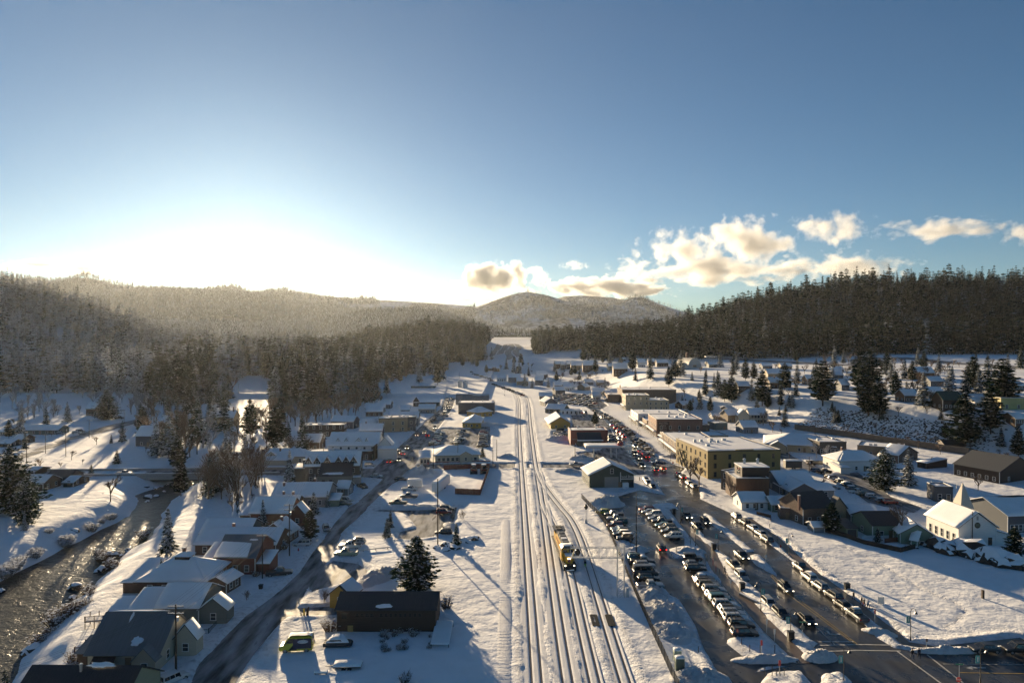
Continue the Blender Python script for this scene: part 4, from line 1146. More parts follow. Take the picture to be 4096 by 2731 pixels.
def snow_patch(parent, cx_, cy_, z, w, d, seed, slope=0.0, t=.14):
 """ragged remnant of snow on a bare roof, slope = rise per metre in +y"""
 r = random.Random(seed); mb = MB(); n = 18
 rim = []
 for i in range(n):
  a = 2 * pi * i / n; q = r.uniform(.55, 1.0)
  rim.append((cx_ + cos(a) * w * q, cy_ + sin(a) * d * q))
 top = [(cx_ + (x - cx_) * .8, cy_ + (y - cy_) * .8) for x, y in rim]
 Zf = lambda y: z + (y - cy_) * slope
 k = 0
 mb.v = [(x, y, Zf(y) + .005) for x, y in rim] + [(x, y, Zf(y) + t) for x, y in top]
 mb.f = [(i, (i + 1) % n, n + (i + 1) % n, n + i) for i in range(n)] + [tuple(range(n, 2 * n))]; mb.m = [0] * len(mb.f)
 return mb.build('snow_patch', M_SNOW, parent)
W_CREAM = siding('siding_cream', (.48, .43, .33)); W_GREYG = siding('siding_grey_green', (.16, .17, .15)); W_RED = siding('siding_red', (.17, .05, .03))
W_BROWN = siding('siding_brown', (.10, .055, .035)); W_DARK = siding('siding_dark_brown', (.035, .022, .016)); W_GREEN = siding('siding_sage', (.18, .24, .17))
W_WHITE = siding('siding_white', (.68, .67, .64)); W_YELLOW = siding('siding_yellow', (.42, .27, .06)); W_SLATE = siding('siding_slate', (.07, .08, .095))
W_TAN = siding('siding_tan', (.32, .24, .15)); W_DKGREEN = siding('siding_dark_green', (.03, .05, .042)); W_OLIVE = mat('stucco_olive', (.26, .19, .07), .85, var=.12)
W_BEIGE = mat('stucco_beige', (.38, .32, .22), .85, var=.1); W_GREY = siding('siding_grey', (.22, .22, .22)); W_TEAL = siding('siding_teal', (.09, .14, .13))
B_RED = brick('brick_red', (.20, .085, .055)); B_BROWN = brick('brick_brown', (.13, .075, .05)); B_TAN = brick('brick_tan', (.30, .20, .12))
W_STONE = mat('dark_stone', (.10, .085, .07), .9, var=.35, vs=3)
RM_GREY = corrug('metal_roof_grey', (.16, .18, .19), .45, .4); RM_DARK = corrug('metal_roof_dark', (.035, .038, .042), .4, .4); RM_BROWN = corrug('metal_roof_brown', (.055, .04, .035), .5, .3)
RM_GREEN = corrug('metal_roof_green', (.015, .07, .055), .45, .3); RM_BLUE = corrug('metal_roof_blue', (.02, .045, .07), .4, .4)
TRIM_DK = mat('dark_trim', (.05, .035, .025), .6)
# --- west bank, from the lower left corner up the street
h = house(*Z1((300, 1415), (1200, 1420)), 6.4, 3.0, 5.5, W_GREEN, 'house with dark ribbed metal roof cut off by the lower left corner', rm=RM_DARK, snow=0, we=1)
snow_patch(h, 2.2, -.15, 6.62, 2.4, .5, 3, .5); chimney(h, -.4, -.8, 5.9, 1.0, M_CONC, .25)
h = house(*Z1((930, 960), (1510, 958)), 7.2, 3.1, 5.8, W_CREAM, 'cream house with bare grey metal roof beside the utility pole', rm=RM_GREY, snow=0, wl=2, we=2, wmat=TRIM_DK, half2=5)
snow_patch(h, 0, .0, 7.4, 5.6, .25, 5, 0); snow_patch(h, 1.5, -4.4, 4.35, 1.1, .9, 6, .7); snow_patch(h, -1.2, -.9, 6.8, .3, 1.0, 8, .7)
gable_wing(h, 4.2, -5.8, 3.4, 4.6, 2.8, 1.6, W_CREAM, RM_GREY, 0); lean(h, -8.2, -5.8, -4.2, 0, 2.4, 3.4, W_BROWN, RM_GREY, 0)
gable_wing(h, 7.6, 1.5, 3.6, 5.6, 3.4, 2.5, W_CREAM, None, 1)
h = house(*Z1((1460, 715), (1805, 715)), 6.0, 3.5, 5.0, W_GREYG, 'grey-green house with snowy roof and front gable next to the street', wl=1, we=1)
gable_wing(h, 6.4, -1.5, 5, 5.0, 3.0, 3.2, W_GREYG); lean(h, -9.5, -4.2, -4.6, 2, 2.2, 4.4, W_GREYG); lean(h, -13.5, -8.5, -5.6, .5, 1.4, 3.2, W_BROWN)
h = house(*[(700, 2226), (775, 2226)], 6.3, 3.2, 5.4, W_BROWN, 'brown hip roofed house with a small square cupola by the river', roof='hip', wl=4, we=3, ov=.9)
mb = MB(); mb.box(-1.5, 1.5, -1.1, 1.1, 5.6, 6.75); c_ = mb.build('cupola', W_DARK, h); sb = MB(); sb.hexa([(-1.9, -1.5, 6.75), (1.9, -1.5, 6.75), (1.9, 1.5, 6.75), (-1.9, 1.5, 6.75), (-.5, -.3, 7.4), (.5, -.3, 7.4), (.5, .3, 7.4), (-.5, .3, 7.4)]); sb.build('cupola_snow', M_SNOW, c_)
chimney(h, -.2, .4, 6.9, 1.1); lean(h, -10.5, -6.4, -4.5, 4.5, 2.5, 4.4, W_BROWN)
house(*Z1((1860, 660), (1985, 590)), 3.6, 2.6, 2.2, W_BROWN, 'low brown annex with snowy roof beside the hip roofed house', cat='annex', name='annex', wl=2, we=1)
h = house(*Z2((15, 295), (340, 296)), 7.4, 4.2, 5.8, W_RED, 'red house with half-bare grey metal roof', rm=RM_GREY, snow=0, wl=3, we=1, wmat=M_TRIM)
sb = MB(); snow_slope(sb, (-4.7, -6.1, 4.2), (2.8, -6.1, 4.2), (2.4, -2.6, 6.12), (-4.5, -2.2, 6.35), t=.35, seed=4, cell=.8); sb.build('roof_snow', M_SNOW, h, smooth=True)
snow_patch(h, 2.5, -1.5, 6.7, 1.2, .3, 12, .55)
lean(h, 4.9, 7.4, -5.4, 0, 2.6, 3.8, W_RED); lean(h, -8.2, -4.9, -5.0, 3, 2.4, 4.6, W_RED)
h = house(Z1((1760, 240))[0], Z2((500, 240))[0], 5.2, 2.9, 5.6, W_BROWN, 'long brown house with snowy roof behind the red house', wl=5, we=1, chim=[(-3, 1, 1.2)])
house(*Z1((1790, 163), (2190, 160)), 5.4, 3.2, 4.8, W_GREYG, 'grey-green house under the snowy roof by the riverside trees', wl=4, we=1)
house(*Z2((520, 142), (420, 200)), 5.4, 2.7, 3.6, W_BROWN, 'small brown house with steep snowy roof beside the tall utility pole', wl=2, we=2, chim=[(0, .5, 1.2)])
h = house(*Y3((510, 1320), (855, 1320)), 7.6, 4.6, 5.0, W_RED, 'red-brown house with wide snowy roof and a side gable', wl=4, we=1)
gable_wing(h, 7.0, 1, 4.2, 6.4, 4.0, 4.5, W_RED); lean(h, -9, -5.6, -3, 4, 3.4, 5.0, W_BROWN)
h = house(*Y3((700, 1192), (1180, 1186)), 6.2, 3.4, 7.2, W_GREY, 'long grey building with broad snowy roof above the small gravel yard', wl=5, we=2, chim=[(-6, -2, 1.3), (3, .5, 1.3)])
lean(h, 8.8, 12, -7, -1.5, 2.2, 3.0, W_GREEN)
house(*Y3((660, 1298), (900, 1302)), 4.4, 2.6, 3.0, W_BROWN, 'low brown house squeezed between two snowy roofs', wl=2, we=1, chim=[(-1, 0, 1.0), (2, 0, 1.0)])
house(*Y3((1250, 1170), (1350, 1172)), 4.6, 2.8, 2.6, W_GREY, 'small grey shed beside the blue portable toilet', cat='shed', name='shed', wl=1, we=1)
# gabled inn
inn = house(*Y3((965, 915), (1442, 906)), 10.2, 6.2, 6.0, W_STONE, 'dark stone inn with a row of snowy gable dormers', cat='inn', name='inn', wl=6, we=2, wmat=TRIM_DK)
for i, x in enumerate((-8.4, -5.4, -1.8, 2.2, 4.9, 7.6)): gable_wing(inn, x, -2.6, 2.3, 9.3, 7.4, 3.0, W_DARK, zb=6.0, nm='dormer')
mb = MB(); mb.box(-3.6, 7.6, -13.0, -6.05, -1, 4.0); fr = mb.build('front_block', W_GREYG, inn)
rb = MB(); rb.slab((-3.8, -13.4, 3.9), (7.8, -13.4, 3.9), (7.8, -6.0, 7.4), (-3.8, -6.0, 7.4), .15); fr2 = rb.build('front_roof', RM_DARK, inn); snow_patch(inn, 2, -12.3, 4.55, 5.2, .8, 31, .47, .2)
for x in (-2, 0.5, 4.6): window(inn, x, -13.01, .9, 0, .9, 1.5, TRIM_DK, 'd')
lean(inn, -13.5, -9.9, -5, 3, 5.2, 5.4, W_STONE); chimney(inn, -9.9, -4.8, 7, 1.2, W_STONE, 1.0)
bt = MB(); bt.box(8.0, 10.6, -11, -8.5, -.5, 2.8); bt.build('kiosk', W_GREY, inn); bs_ = MB(); bs_.box(7.9, 10.7, -11.1, -8.4, 2.8, 3.0); bs_.build('kiosk_snow', M_SNOW, inn)
# dormered white house
wh = house(*Y3((1185, 738), (1622, 738)), 10.2, 5.6, 7.6, W_WHITE, 'big white house with four dormers on its snowy roof', wl=6, we=3, cat='house')
for x, w in ((-6.8, 2.0), (-3.2, 2.0), (2.2, 3.4), (5.6, 1.3)): gable_wing(wh, x, -3.0, w, 8.6, 7.0, 2.6, W_WHITE, zb=6.0, nm='dormer')
gable_wing(wh, 14.0, -2, 5.5, 9.2, 6.0, 6, W_WHITE); lean(wh, 11.6, 19.5, -11, -8.2, 4.6, 5.4, W_WHITE)
pb = MB(); pb.box(11.6, 19.5, -10.9, -10.75, 2.4, 3.0); pb.build('balcony_rail', M_TRIM, wh)
house(*Y3((960, 752), (1098, 752)), 7.0, 4.0, 5.0, W_BROWN, 'brown cabin left of the big white house', wl=2, we=1)
b = flat(*Y3((955, 905), (1540, 905)), 4.2, 7, W_DARK, 'long dark flat roofed shop between the inn and the white house', wl=6, floors=1, name='shop_building', cat='shop')
mb = MB(); mb.box(14.6, 15.0, -4.6, 3, 0, 6.4); mb.build('false_front', W_DARK, b)
h = house(*Y3((600, 882), (910, 882)), 5.6, 3.2, 5.0, W_CREAM, 'cream bungalow with rounded snowy roof at the end of the bridge', roof='hip', wl=4, we=2, chim=[(-1, -2, 1.4)])
gable_wing(h, -3.5, -3.2, 3.4, 5.2, 3.9, 2.6, W_CREAM, zb=3.0, nm='dormer'); lean(h, -9.6, 6, -9.5, -5.6, 2.3, 3.2, W_CREAM)
b = flat(*Y3((930, 672), (1290, 668)), 6.4, 9, W_DARK, 'dark modern block with stepped snowy flat roofs by the river trees', floors=2, wl=6, wmat=TRIM_DK, cornice=False)
b = flat(*Y3((1600, 612), (1860, 606)), 8.0, 13, W_TAN, 'tan two-storey shop building facing the west street', floors=2, wl=3, we=4, wmat=TRIM_DK)
flat(*Y3((1700, 600), (1930, 598)), 8.2, 9, W_SLATE, 'slate grey false-front building behind the tan one', floors=2, wl=3, we=3, wmat=TRIM_DK)
house(*Y3((1440, 662), (1640, 660)), 7.0, 4.2, 5, W_BROWN, 'brown chalet with snowy roof left of the tan shop', wl=3, we=1, chim=[(-3, 0, 1.3)])
house(*Y3((1700, 553), (1962, 552)), 8.4, 5.4, 5, W_GREY, 'grey lodge with long snowy roof behind the tan shop', wl=5, we=2)
house(*Y3((1200, 588), (1400, 592)), 7.0, 4.4, 4.6, W_SLATE, 'slate house with patchy snowy roof among the riverside trees', wl=3, we=1)
for i, (q, lb) in enumerate([(((1482, 478), (1662, 476)), 'white roofed house at the far left end of the west street row'), (((1490, 510), (1640, 508)), 'lower snowy roof in front of the far white roofed house'), (((1608, 450), (1716, 450)), 'small house behind the far white roofed house'), (((1920, 432), (2150, 430)), 'long snowy roofed shop with a triangular dormer'), (((1965, 486), (2112, 486)), 'dark cottage with snowy roof below the dormer shop'), (((1800, 495), (1880, 494)), 'little white roofed house between the west row and the street'), (((1805, 196), (1862, 190)), 'slate gabled cottage alone on the far left hillock'), (((1455, 618), (1580, 616)), 'low snow covered building left of the tan shop')]):
 h = house(*Y3(*q), 6.0, 3.4, 4.6, [W_GREY, W_BROWN, W_SLATE, W_DKGREEN][i % 4], lb, wl=3, we=1, cell=2)
 if i == 3: gable_wing(h, -8, -1.5, 4.5, 7.4, 4.2, 3.2, W_DARK)
flat(*Y3((1890, 322), (2105, 322)), 5.2, 10, W_TEAL, 'sage green flat roofed building at the far end of the west street', floors=1, wl=4, we=1)
flat(*Y3((1960, 385), (2035, 385)), 3.2, 5, W_DARK, 'small dark kiosk with snowy roof before the sage green building', floors=1, wl=1, we=1, vents=0, cat='kiosk')
# --- the strip between the west street and the tracks
rs = house(*Y4((840, 1232), (1010, 1228)), 6.2, 3.4, 7.0, W_CREAM, 'cream restaurant with wide snowy hip roof and red base at the crossing', cat='restaurant', name='restaurant', roof='hip', wl=9, we=4, ov=.9, win=(1.2, 1.3))
gable_wing(rs, 3.5, -7.0, 5.0, 4.9, 3.4, 1.2, W_CREAM); chimney(rs, 0, .5, 6.2, 1.3, W_TAN, 1.6)
mb = MB(); mb.box(-12, 14, -7.12, -7.01, -.5, .7); mb.build('red_base', mat('red_base', (.22, .05, .035), .7), rs)
mb = MB(); mb.box(-15.5, -11.4, -9.6, 0, -1, 3.0); mb.build('corner_room', W_CREAM, rs); sb = MB(); snow_slope(sb, (-16, -10.2, 3.0), (-11, -10.2, 3.0), (-11, 0, 4.4), (-16, 0, 4.4), t=.3, seed=9); sb.build('corner_snow', M_SNOW, rs, smooth=True)
for x in (-14.8, -13.4, -12.2): window(rs, x, -9.61, .9, 0, .9, 1.3)
h = house(*Y4((1135, 872), (1110, 905)), 6.0, 3.2, 5.2, W_YELLOW, 'yellow house with snowy hip roof in the far car park', roof='hip', wl=3, we=3, dr=False)
h = house(*Y4((1170, 790), (1215, 786)), 6.4, 3.4, 5.4, W_YELLOW, 'second yellow hip roofed house behind the first one', roof='hip', wl=3, we=3)
flat(*Y4((950, 742), (1360, 742)), 8.0, 18, W_SLATE, 'long blue-grey warehouse with flat snowy roof beside the tracks', cat='warehouse', name='warehouse', floors=1, wl=0, we=0, vents=2, cornice=False)
h = house(*Y4((930, 648), (1296, 648)), 7.5, 4.2, 7, W_GREY, 'grey metal roofed workshop behind the blue-grey warehouse', rm=RM_GREY, snow=0, wl=4, we=2, cell=2); snow_patch(h, 6, -2, 7.0, 8, .6, 77, .47)
for i, q in enumerate(((970, 540), (1030, 545))):
 (c,) = Y4(q); p = at(c[0], c[1] + 22)
 mb = MB(); mb.tube((0, 0, -.5), (0, 0, 9), 2.3, 2.3, 14); mb.tube((0, 0, 9), (0, 0, 10), 2.3, .5, 14)
 o = mb.build('silo', M_WHITEMETAL, loc=p); tag(o, ['left grey silo beside the far tracks', 'right grey silo beside the far tracks'][i], 'silo')
# red board enclosure with machines
def fence_line(pts, name, label, hgt, m, panel=2.4, kind='board', cat='fence', z=0.0, post=None):
 root = empty(name, (pts[0].x, pts[0].y, z)); tag(root, label, cat)
 o0 = Vector((pts[0].x, pts[0].y, z))
 for a, b in zip(pts, pts[1:]):
  L = (b - a).length; n = max(1, int(round(L / panel)))
  for i in range(n):
   p, q = a.lerp(b, i / n) - o0, a.lerp(b, (i + 1) / n) - o0
   d = (q - p); ang = atan2(d.y, d.x); ln = hypot(d.x, d.y)
   mb = MB()
   if kind == 'board':
    nb = max(2, int(ln / .45))
    for k in range(nb): mb.box(ln * k / nb + .01, ln * (k + 1) / nb - .01, -.03, .03, -.2, hgt - R.uniform(0, .05))
    mb.box(0, ln, .03, .08, .4, .5); mb.box(0, ln, .03, .08, hgt - .5, hgt - .4)
    nm = 'board_panel'
   elif kind == 'picket':
    nb = max(2, int(ln / .16))
    for k in range(nb): mb.box(ln * k / nb - .012, ln * k / nb + .012, -.012, .012, .1, hgt)
    mb.box(0, ln, -.02, .02, .2, .25); mb.box(0, ln, -.02, .02, hgt - .2, hgt - .15)
    nm = 'picket_panel'
   else:
    mb.box(0, ln, -.2, .2, -.5, hgt); nm = 'panel'
   po = mb.build(nm, m, root); po.location = (p.x, p.y, min(p.z, q.z)); po.rotation_euler = (0, 0, ang)
   pb = MB(); pb.box(-.06, .06, -.06, .06, -.4, hgt + .06); w = pb.build('post', post or m, root); w.location = (p.x, p.y, p.z)
 return root
M_REDW = mat('red_stained_boards', (.19, .055, .03), .8, var=.2)
fence_line([at(1775, 1882), at(1958, 1876), at(1921, 1982), at(1820, 1978)], 'board_fence', 'red-brown board fence round the machine yard by the crossing', 2.2, M_REDW)
# --- east of the tracks
fs = house(*[(2447, 1858), (2413, 1830)], 8.2, 4.6, 7.9, W_DKGREEN, 'dark green barn-like shop with white trim and a sunlit snowy roof', cat='shop', name='shop_building', wl=5, we=0, dr=False)
def face_near(o, root, y, z, hx):
 """put a flat piece on the end wall that faces the camera (local -x)"""
 o.parent = root; o.location = (-hx, y, z); o.rotation_euler = (pi / 2, 0, -pi / 2)
 return o
fhx = 7.1
mb = MB(); mb.box(-fhx - .06, -fhx - .01, -3.2, -2.95 + .0, 0, 5.6); mb.box(-fhx - .06, -fhx - .01, -7.8, -3.2, 3.1, 3.35); mb.build('white_trim_boards', M_TRIM, fs)
mb = MB(); mb.box(-fhx - .05, -fhx - .01, -2.4, 2.6, 0, 4.0); mb.build('garage_door', mat('garage_door', (.20, .21, .20), .6), fs)
window(fs, -fhx - .02, 0, 5.2, -pi / 2, 1.0, 1.6); door(fs, -fhx - .02, -2.75, .1, -pi / 2)
face_near(inst('lettering', text_mesh('Food Shop', 1.15, M_TRIM), None), fs, -5.4, 3.65, fhx + .04)
mb = MB(); mb.box(-fhx - 1.6, -fhx - .3, -5.6, -3.6, 0, 2.1); ic = mb.build('ice_machine', mat('white_enamel', (.7, .72, .74), .4), fs)
face_near(inst('lettering', text_mesh('ICE', .6, mat('ice_blue', (.08, .2, .45), .5)), None), fs, -4.6, .3, fhx + 1.62)
mb = MB(); mb.box(-fhx - .5, -fhx - .02, -7.6, -5.8, 0, 2.6); mb.build('shop_window', M_GLASS, fs)
# petrol station
st = flat(*Y5((520, 912), (945, 910)), 7.6, 11, mat('station_red', (.20, .055, .045), .7, var=.1), 'dark red filling station building with a blue-grey awning', cat='station', name='filling_station', floors=0, wl=0, we=0, vents=2)
mb = MB(); mb.slab((-6.2, -9.5, 3.6), (5.6, -9.5, 3.6), (5.6, -5.6, 6.6), (-6.2, -5.6, 6.6), .3); mb.build('blue_awning', RM_BLUE, st)
sb = MB(); sb.box(-6.4, 6.0, -11.0, -9.4, 3.2, 3.5); sb.build('awning_snow', M_SNOW, st)
mb = MB(); mb.box(-6.0, 5.4, -9.2, -5.6, 0, 3.2); mb.build('shop_front', W_DKGREEN, st)
for x in (-4.5, -2, .5, 3): window(st, x, -9.22, .3, 0, 1.8, 2.2, TRIM_DK, 'st')
cn = empty('fuel_canopy', at(2408, 1828)); tag(cn, 'snow covered fuel canopy on pillars before the filling station', 'canopy')
mb = MB(); mb.box(-7.6, 7.6, -4, 4, 4.6, 5.3); cf = mb.build('canopy_roof', M_TRIM, cn)
mb = MB(); mb.box(-7.62, 7.62, -4.02, 4.02, 4.75, 4.95); mb.build('canopy_stripe', mat('station_stripe', (.3, .06, .04), .5), cn)
sb = MB(); snow_slope(sb, (-7.6, -4, 5.3), (7.6, -4, 5.3), (7.6, 4, 5.31), (-7.6, 4, 5.31), t=.35, seed=8); sb.build('canopy_snow', M_SNOW, cf, smooth=True)
for x in (-3.6, 3.9):
 mb = MB(); mb.tube((x, 0, 0), (x, 0, 4.6), .25, .25, 8); mb.build('pillar', M_TRIM, cn)
 mb = MB(); mb.box(x - .5, x + .5, -1.2, -.6, 0, 1.7); mb.box(x - .4, x + .4, -1.22, -1.2, .9, 1.4); mb.build('fuel_pump', mat('pump_white', (.5, .5, .5), .4), cn)
sg = empty('filling_station_sign', at(2466, 1832)); tag(sg, 'round orange-red sign on a white pole reading 76', 'sign')
mb = MB(); mb.path([(0, 0, 0), (0, 0, 4.6), (.9, 0, 5.2), (1.6, 0, 5.6)], .13, 6); mb.build('pole', M_TRIM, sg)
me = bpy.data.meshes.new('sign_ball'); bm = bmesh.new(); bmesh.ops.create_uvsphere(bm, u_segments=18, v_segments=12, radius=1.25); bm.to_mesh(me); bm.free()
me.materials.append(mat('sign_orange', (.62, .09, .03), .4))
bl = inst('sign_ball', me, sg, (1.7, 0, 6.4)); tx = inst('lettering', text_mesh('76', 1.45, mat('sign_blue', (.03, .04, .22), .5), .12), bl, (0, -1.2, -.5), (pi / 2, 0, 0))
# depot and the buildings north of it
dp = house(*Y5((405, 762), (352, 706)), 7.0, 3.6, 5.6, W_YELLOW, 'yellow railway depot with sunlit snowy roof beside the tracks', cat='depot', name='railway_depot', wl=5, we=2, ov=1.4, dr=False, wmat=TRIM_DK)
house(*Y5((262, 612), (470, 622)), 6.0, 3.2, 4.8, W_DKGREEN, 'dark green cottage with sunlit gable north of the depot', wl=3, we=1)
house(*Y5((238, 528), (300, 548)), 6.6, 3.6, 4.8, W_SLATE, 'dark gabled house with sunlit roof beside the tracks', wl=3, we=2)
house(*Y5((162, 482), (305, 482)), 5.8, 3.2, 4.6, W_SLATE, 'small slate house with snowy roof farthest along the tracks', wl=3, we=2)
flat(*Y5((410, 682), (650, 682)), 3.6, 9, W_WHITE, 'low white flat roofed building beside the main street', floors=1, wl=5, we=2, vents=0, cornice=False)
# --- main street, east side
M1_a = at(2831, 1803, 10.6); M1_b = at(3122, 1797, 10.6)
b = flat(M1_a, M1_b, 10.6, 33, W_OLIVE, 'ochre three-storey hotel with fire escapes at the street corner', cat='hotel', name='hotel', floors=3, wl=5, we=7, win=(.95, 1.7), vents=9, wmat=TRIM_DK, world=True, fh=3.2, parapet=.35)
for fl_ in (3.6, 6.8):
 mb = MB(); x = -(M1_b - M1_a).length / 2 - 1.2
 mb.box(x, x + 1.15, 7.5, 11.5, fl_ - .06, fl_); 
 for k in range(9): mb.box(x, x + .03, 7.5 + .5 * k - .015, 7.5 + .5 * k + .015, fl_, fl_ + 1)
 mb.box(x, x + .04, 7.5, 11.5, fl_ + .95, fl_ + 1.0); mb.hexa([(x + .3, 7.6, fl_ - 3.2), (x + .8, 7.6, fl_ - 3.2), (x + .8, 8.0, fl_ - 3.2), (x + .3, 8.0, fl_ - 3.2), (x + .3, 10.6, fl_), (x + .8, 10.6, fl_), (x + .8, 11, fl_), (x + .3, 11, fl_)])
 mb.build('fire_escape', M_DARKMETAL, b)
mb = MB()
mb.box(-3.5, 3.5, -16.8, -16.52, 10.7, 10.95); mb.build('roof_edge', W_OLIVE, b)
def street_block(near_top, far_top, zt, width, wm, label, cat='building', floors=2, we=5, wl=4, win=(1.0, 1.7), vents=3, wmat=None, shop=True, name='commercial_building'):
 """a block on the east side of the street: near and far top corners of its street face"""
 a, f = at(*near_top, zt), at(*far_top, zt)
 d = f - a; depth = hypot(d.x, d.y); ang = atan2(d.y, d.x) - pi / 2
 b_ = a + Vector((cos(ang) * width, sin(ang) * width, 0))
 return flat(a, b_, zt, depth, wm, label, cat, floors=floors, we=we, wl=wl, win=win, vents=vents, wmat=wmat, shop=shop, world=True, z0=4.4 if shop else 1.0, name=name)
b = street_block((2721, 1780), (2647, 1726), 6.6, 19, B_BROWN, 'brown brick corner shop row with street lamps in front', floors=1, we=6, wl=2, wmat=TRIM_DK)
rex = street_block((2626, 1676), (2592, 1654), 9.6, 24, B_RED, 'red brick hotel with a painted wall advertisement', cat='hotel', floors=2, we=5, wl=5, wmat=TRIM_DK, vents=6, name='hotel')
_y = -[c for c in rex.children if c.name.startswith('wall')][0].dimensions.y / 2 if False else None
def front_text(root, body, size, x, z, m, dy):
 o = inst('lettering', text_mesh(body, size, m), root, (x, dy - .02, z), (pi / 2, 0, 0)); return o
M_GHOST = mat('faded_sign_paint', (.36, .30, .26), .9)
rd = max(-v.co.y for v in [c for c in rex.children if c.name.startswith('wall')][0].data.vertices)
mb = MB(); mb.box(-11.4, -5.2, -rd - .01, -rd - .002, 2.6, 8.4); mb.build('painted_sign', mat('sign_backing', (.055, .035, .03), .9), rex)
for bdy, sz, z in (('HOTEL', 1.5, 7.0), ('REX', 1.5, 5.6), ('ROOMS', .9, 4.6), ('RESTAURANT', .55, 3.8), ('HOT BATHS', .6, 3.0)): front_text(rex, bdy, sz, -8.3, z, M_GHOST, -rd)
street_block((2705, 1696), (2672, 1680), 6.6, 12, B_BROWN, 'lower brick extension at the back of the brick hotel', floors=2, we=2, wl=3, shop=False)
street_block((2672, 1742), (2640, 1726), 4.6, 30, mat('stucco_pale', (.32, .28, .23), .85, var=.1), 'low pale shop with flat snowy roof behind the brown corner row', floors=1, we=2, wl=3)
street_block((2552, 1655), (2523, 1636), 7.4, 30, W_WHITE, 'white two-storey shop with long snowy roof on the main street', floors=2, we=4, wl=4)
street_block((2588, 1682), (2562, 1666), 5.6, 8, B_TAN, 'small tan brick shop between the white shop and the brick hotel', floors=1, we=2, wl=1)
bg = street_block((2503, 1580), (2488, 1571), 11.0, 17, W_BEIGE, 'tall beige three-storey hotel on the main street', cat='hotel', floors=3, we=4, wl=4, wmat=TRIM_DK, name='hotel')
street_block((2592, 1600), (2570, 1589), 7.6, 15, W_BEIGE, 'beige two-storey rear wing of the tall beige hotel', floors=2, we=1, wl=4, shop=False)
bm_ = street_block((2489, 1558), (2470, 1548), 11.4, 42, B_BROWN, 'long brown brick warehouse with stepped parapet at the far end of main street', cat='warehouse', floors=0, we=3, wl=0, name='warehouse', shop=False)
mb = MB(); mb.box(-21, -20.6, -2.6, 2.6, 11.4, 13.4); mb.box(-21, -20.6, -1.4, 1.4, 13.4, 14.2); mb.build('stepped_parapet', B_BROWN, bm_)
street_block((2430, 1578), (2418, 1570), 6.5, 14, B_BROWN, 'brown brick shop left of the tall beige hotel', floors=2, we=2, wl=3)
for i, (q, lb) in enumerate([(((765, 432), (905, 432)), 'white roofed house with tall chimney beyond main street'), (((765, 478), (855, 478)), 'low snowy roof before the house with tall chimney'), (((905, 462), (975, 460)), 'grey gabled house left of the brick warehouse'), (((975, 452), (1040, 450)), 'snowy roof just left of the brick warehouse'), (((340, 362), (500, 360)), 'long white roofed house beyond the far car park'), (((440, 382), (545, 380)), 'gabled house beyond the far car park'), (((330, 420), (440, 418)), 'small house with snowy roof beyond the far car park'), (((640, 385), (700, 380)), 'small white roofed cottage at the foot of the hill')]):
 house(*Y5(*q), 6.4, 3.6, 4.6, [W_GREY, W_WHITE, W_SLATE, W_TAN][i % 4], lb, wl=3, we=1, cell=2, chim=[(1, 0, 1.6)] if i == 0 else None)
# rustic tavern, cottages
tv = flat(at(2945, 1912, 7.4), at(3077, 1912, 7.4), 7.4, 11, mat('rust_boards', (.07, .035, .022), .85, var=.35, vs=3, stretch=(3, 3, .2)), 'rust-brown boarded tavern with a roof terrace', cat='tavern', name='tavern', floors=0, wl=0, we=3, world=True, wmat=TRIM_DK, vents=0)
mb = MB(); mb.box(-2.6, 6.2, -3, 4.4, 6.9, 10.4); ph = mb.build('penthouse', W_DARK, tv); sb = MB(); sb.box(-2.8, 6.4, -3.2, 4.6, 10.4, 10.65); sb.build('penthouse_snow', M_SNOW, ph)
for x in (0, 4.4):
 mb = MB(); mb.tube((x, 2.5, 10.6), (x, 2.5, 12.0), .45, .45, 8); mb.tube((x, 2.5, 12.0), (x, 2.5, 12.5), .65, .2, 8); mb.build('flue', M_WHITEMETAL, tv)
window(tv, -2.62, .5, 7.4, -pi / 2, 3.0, 2.4, TRIM_DK, 'big')
tv2 = flat(at(2884, 1880, 6.8), at(2950, 1893, 6.8), 6.8, 13, W_STONE, 'grey stone shop with arched windows next to the tavern', cat='shop', name='shop_building', floors=2, wl=2, we=4, world=True, shop=True)
for i, (a, b_, zr, ze, hf, wm, lb) in enumerate([((3085, 1884), (3225, 1884), 6.5, 3.6, 7.5, W_GREY, 'wide grey house with big snowy roof behind the tavern'), ((3150, 1902), (3215, 1934), 5.4, 3.0, 4.5, W_SLATE, 'low house with a skylight in its snowy roof right of the tavern'), ((3150, 1935), (3310, 1932), 4.2, 2.8, 4, W_GREY, 'long low roofed house below the skylight house'),
  ((2950, 1968), (3050, 1968), 4.8, 2.8, 4.0, W_WHITE, 'white cottage with snowy roof beside the street'), ((3070, 1985), (3150, 1985), 4.2, 2.6, 3.4, W_GREEN, 'small sage cottage right of the white one'), ((3380, 2020), (3490, 2022), 5.0, 3.2, 4.2, W_SLATE, 'dark cottage with sliding snow behind the green cottage')]):
 house(a, b_, zr, ze, hf, wm, lb, wl=3, we=1)
h = house((3165, 1970), (3285, 1962), 8.2, 5.0, 5.2, B_BROWN, 'dark brick house with dark metal roof and side chimneys', rm=RM_DARK, snow=0, wl=3, we=2, chim=[(-5.5, -4, 2.5)])
gable_wing(h, 4.8, -5.2, 5.2, 8.0, 5.0, 2.2, W_TAN, RM_DARK, 0); flat((3120, 2030), (3160, 2032), 3.6, 4, B_BROWN, 'brick lean-to with snowy roof on the dark brick house', floors=0, wl=0, we=0, vents=0, cat='annex', name='annex')
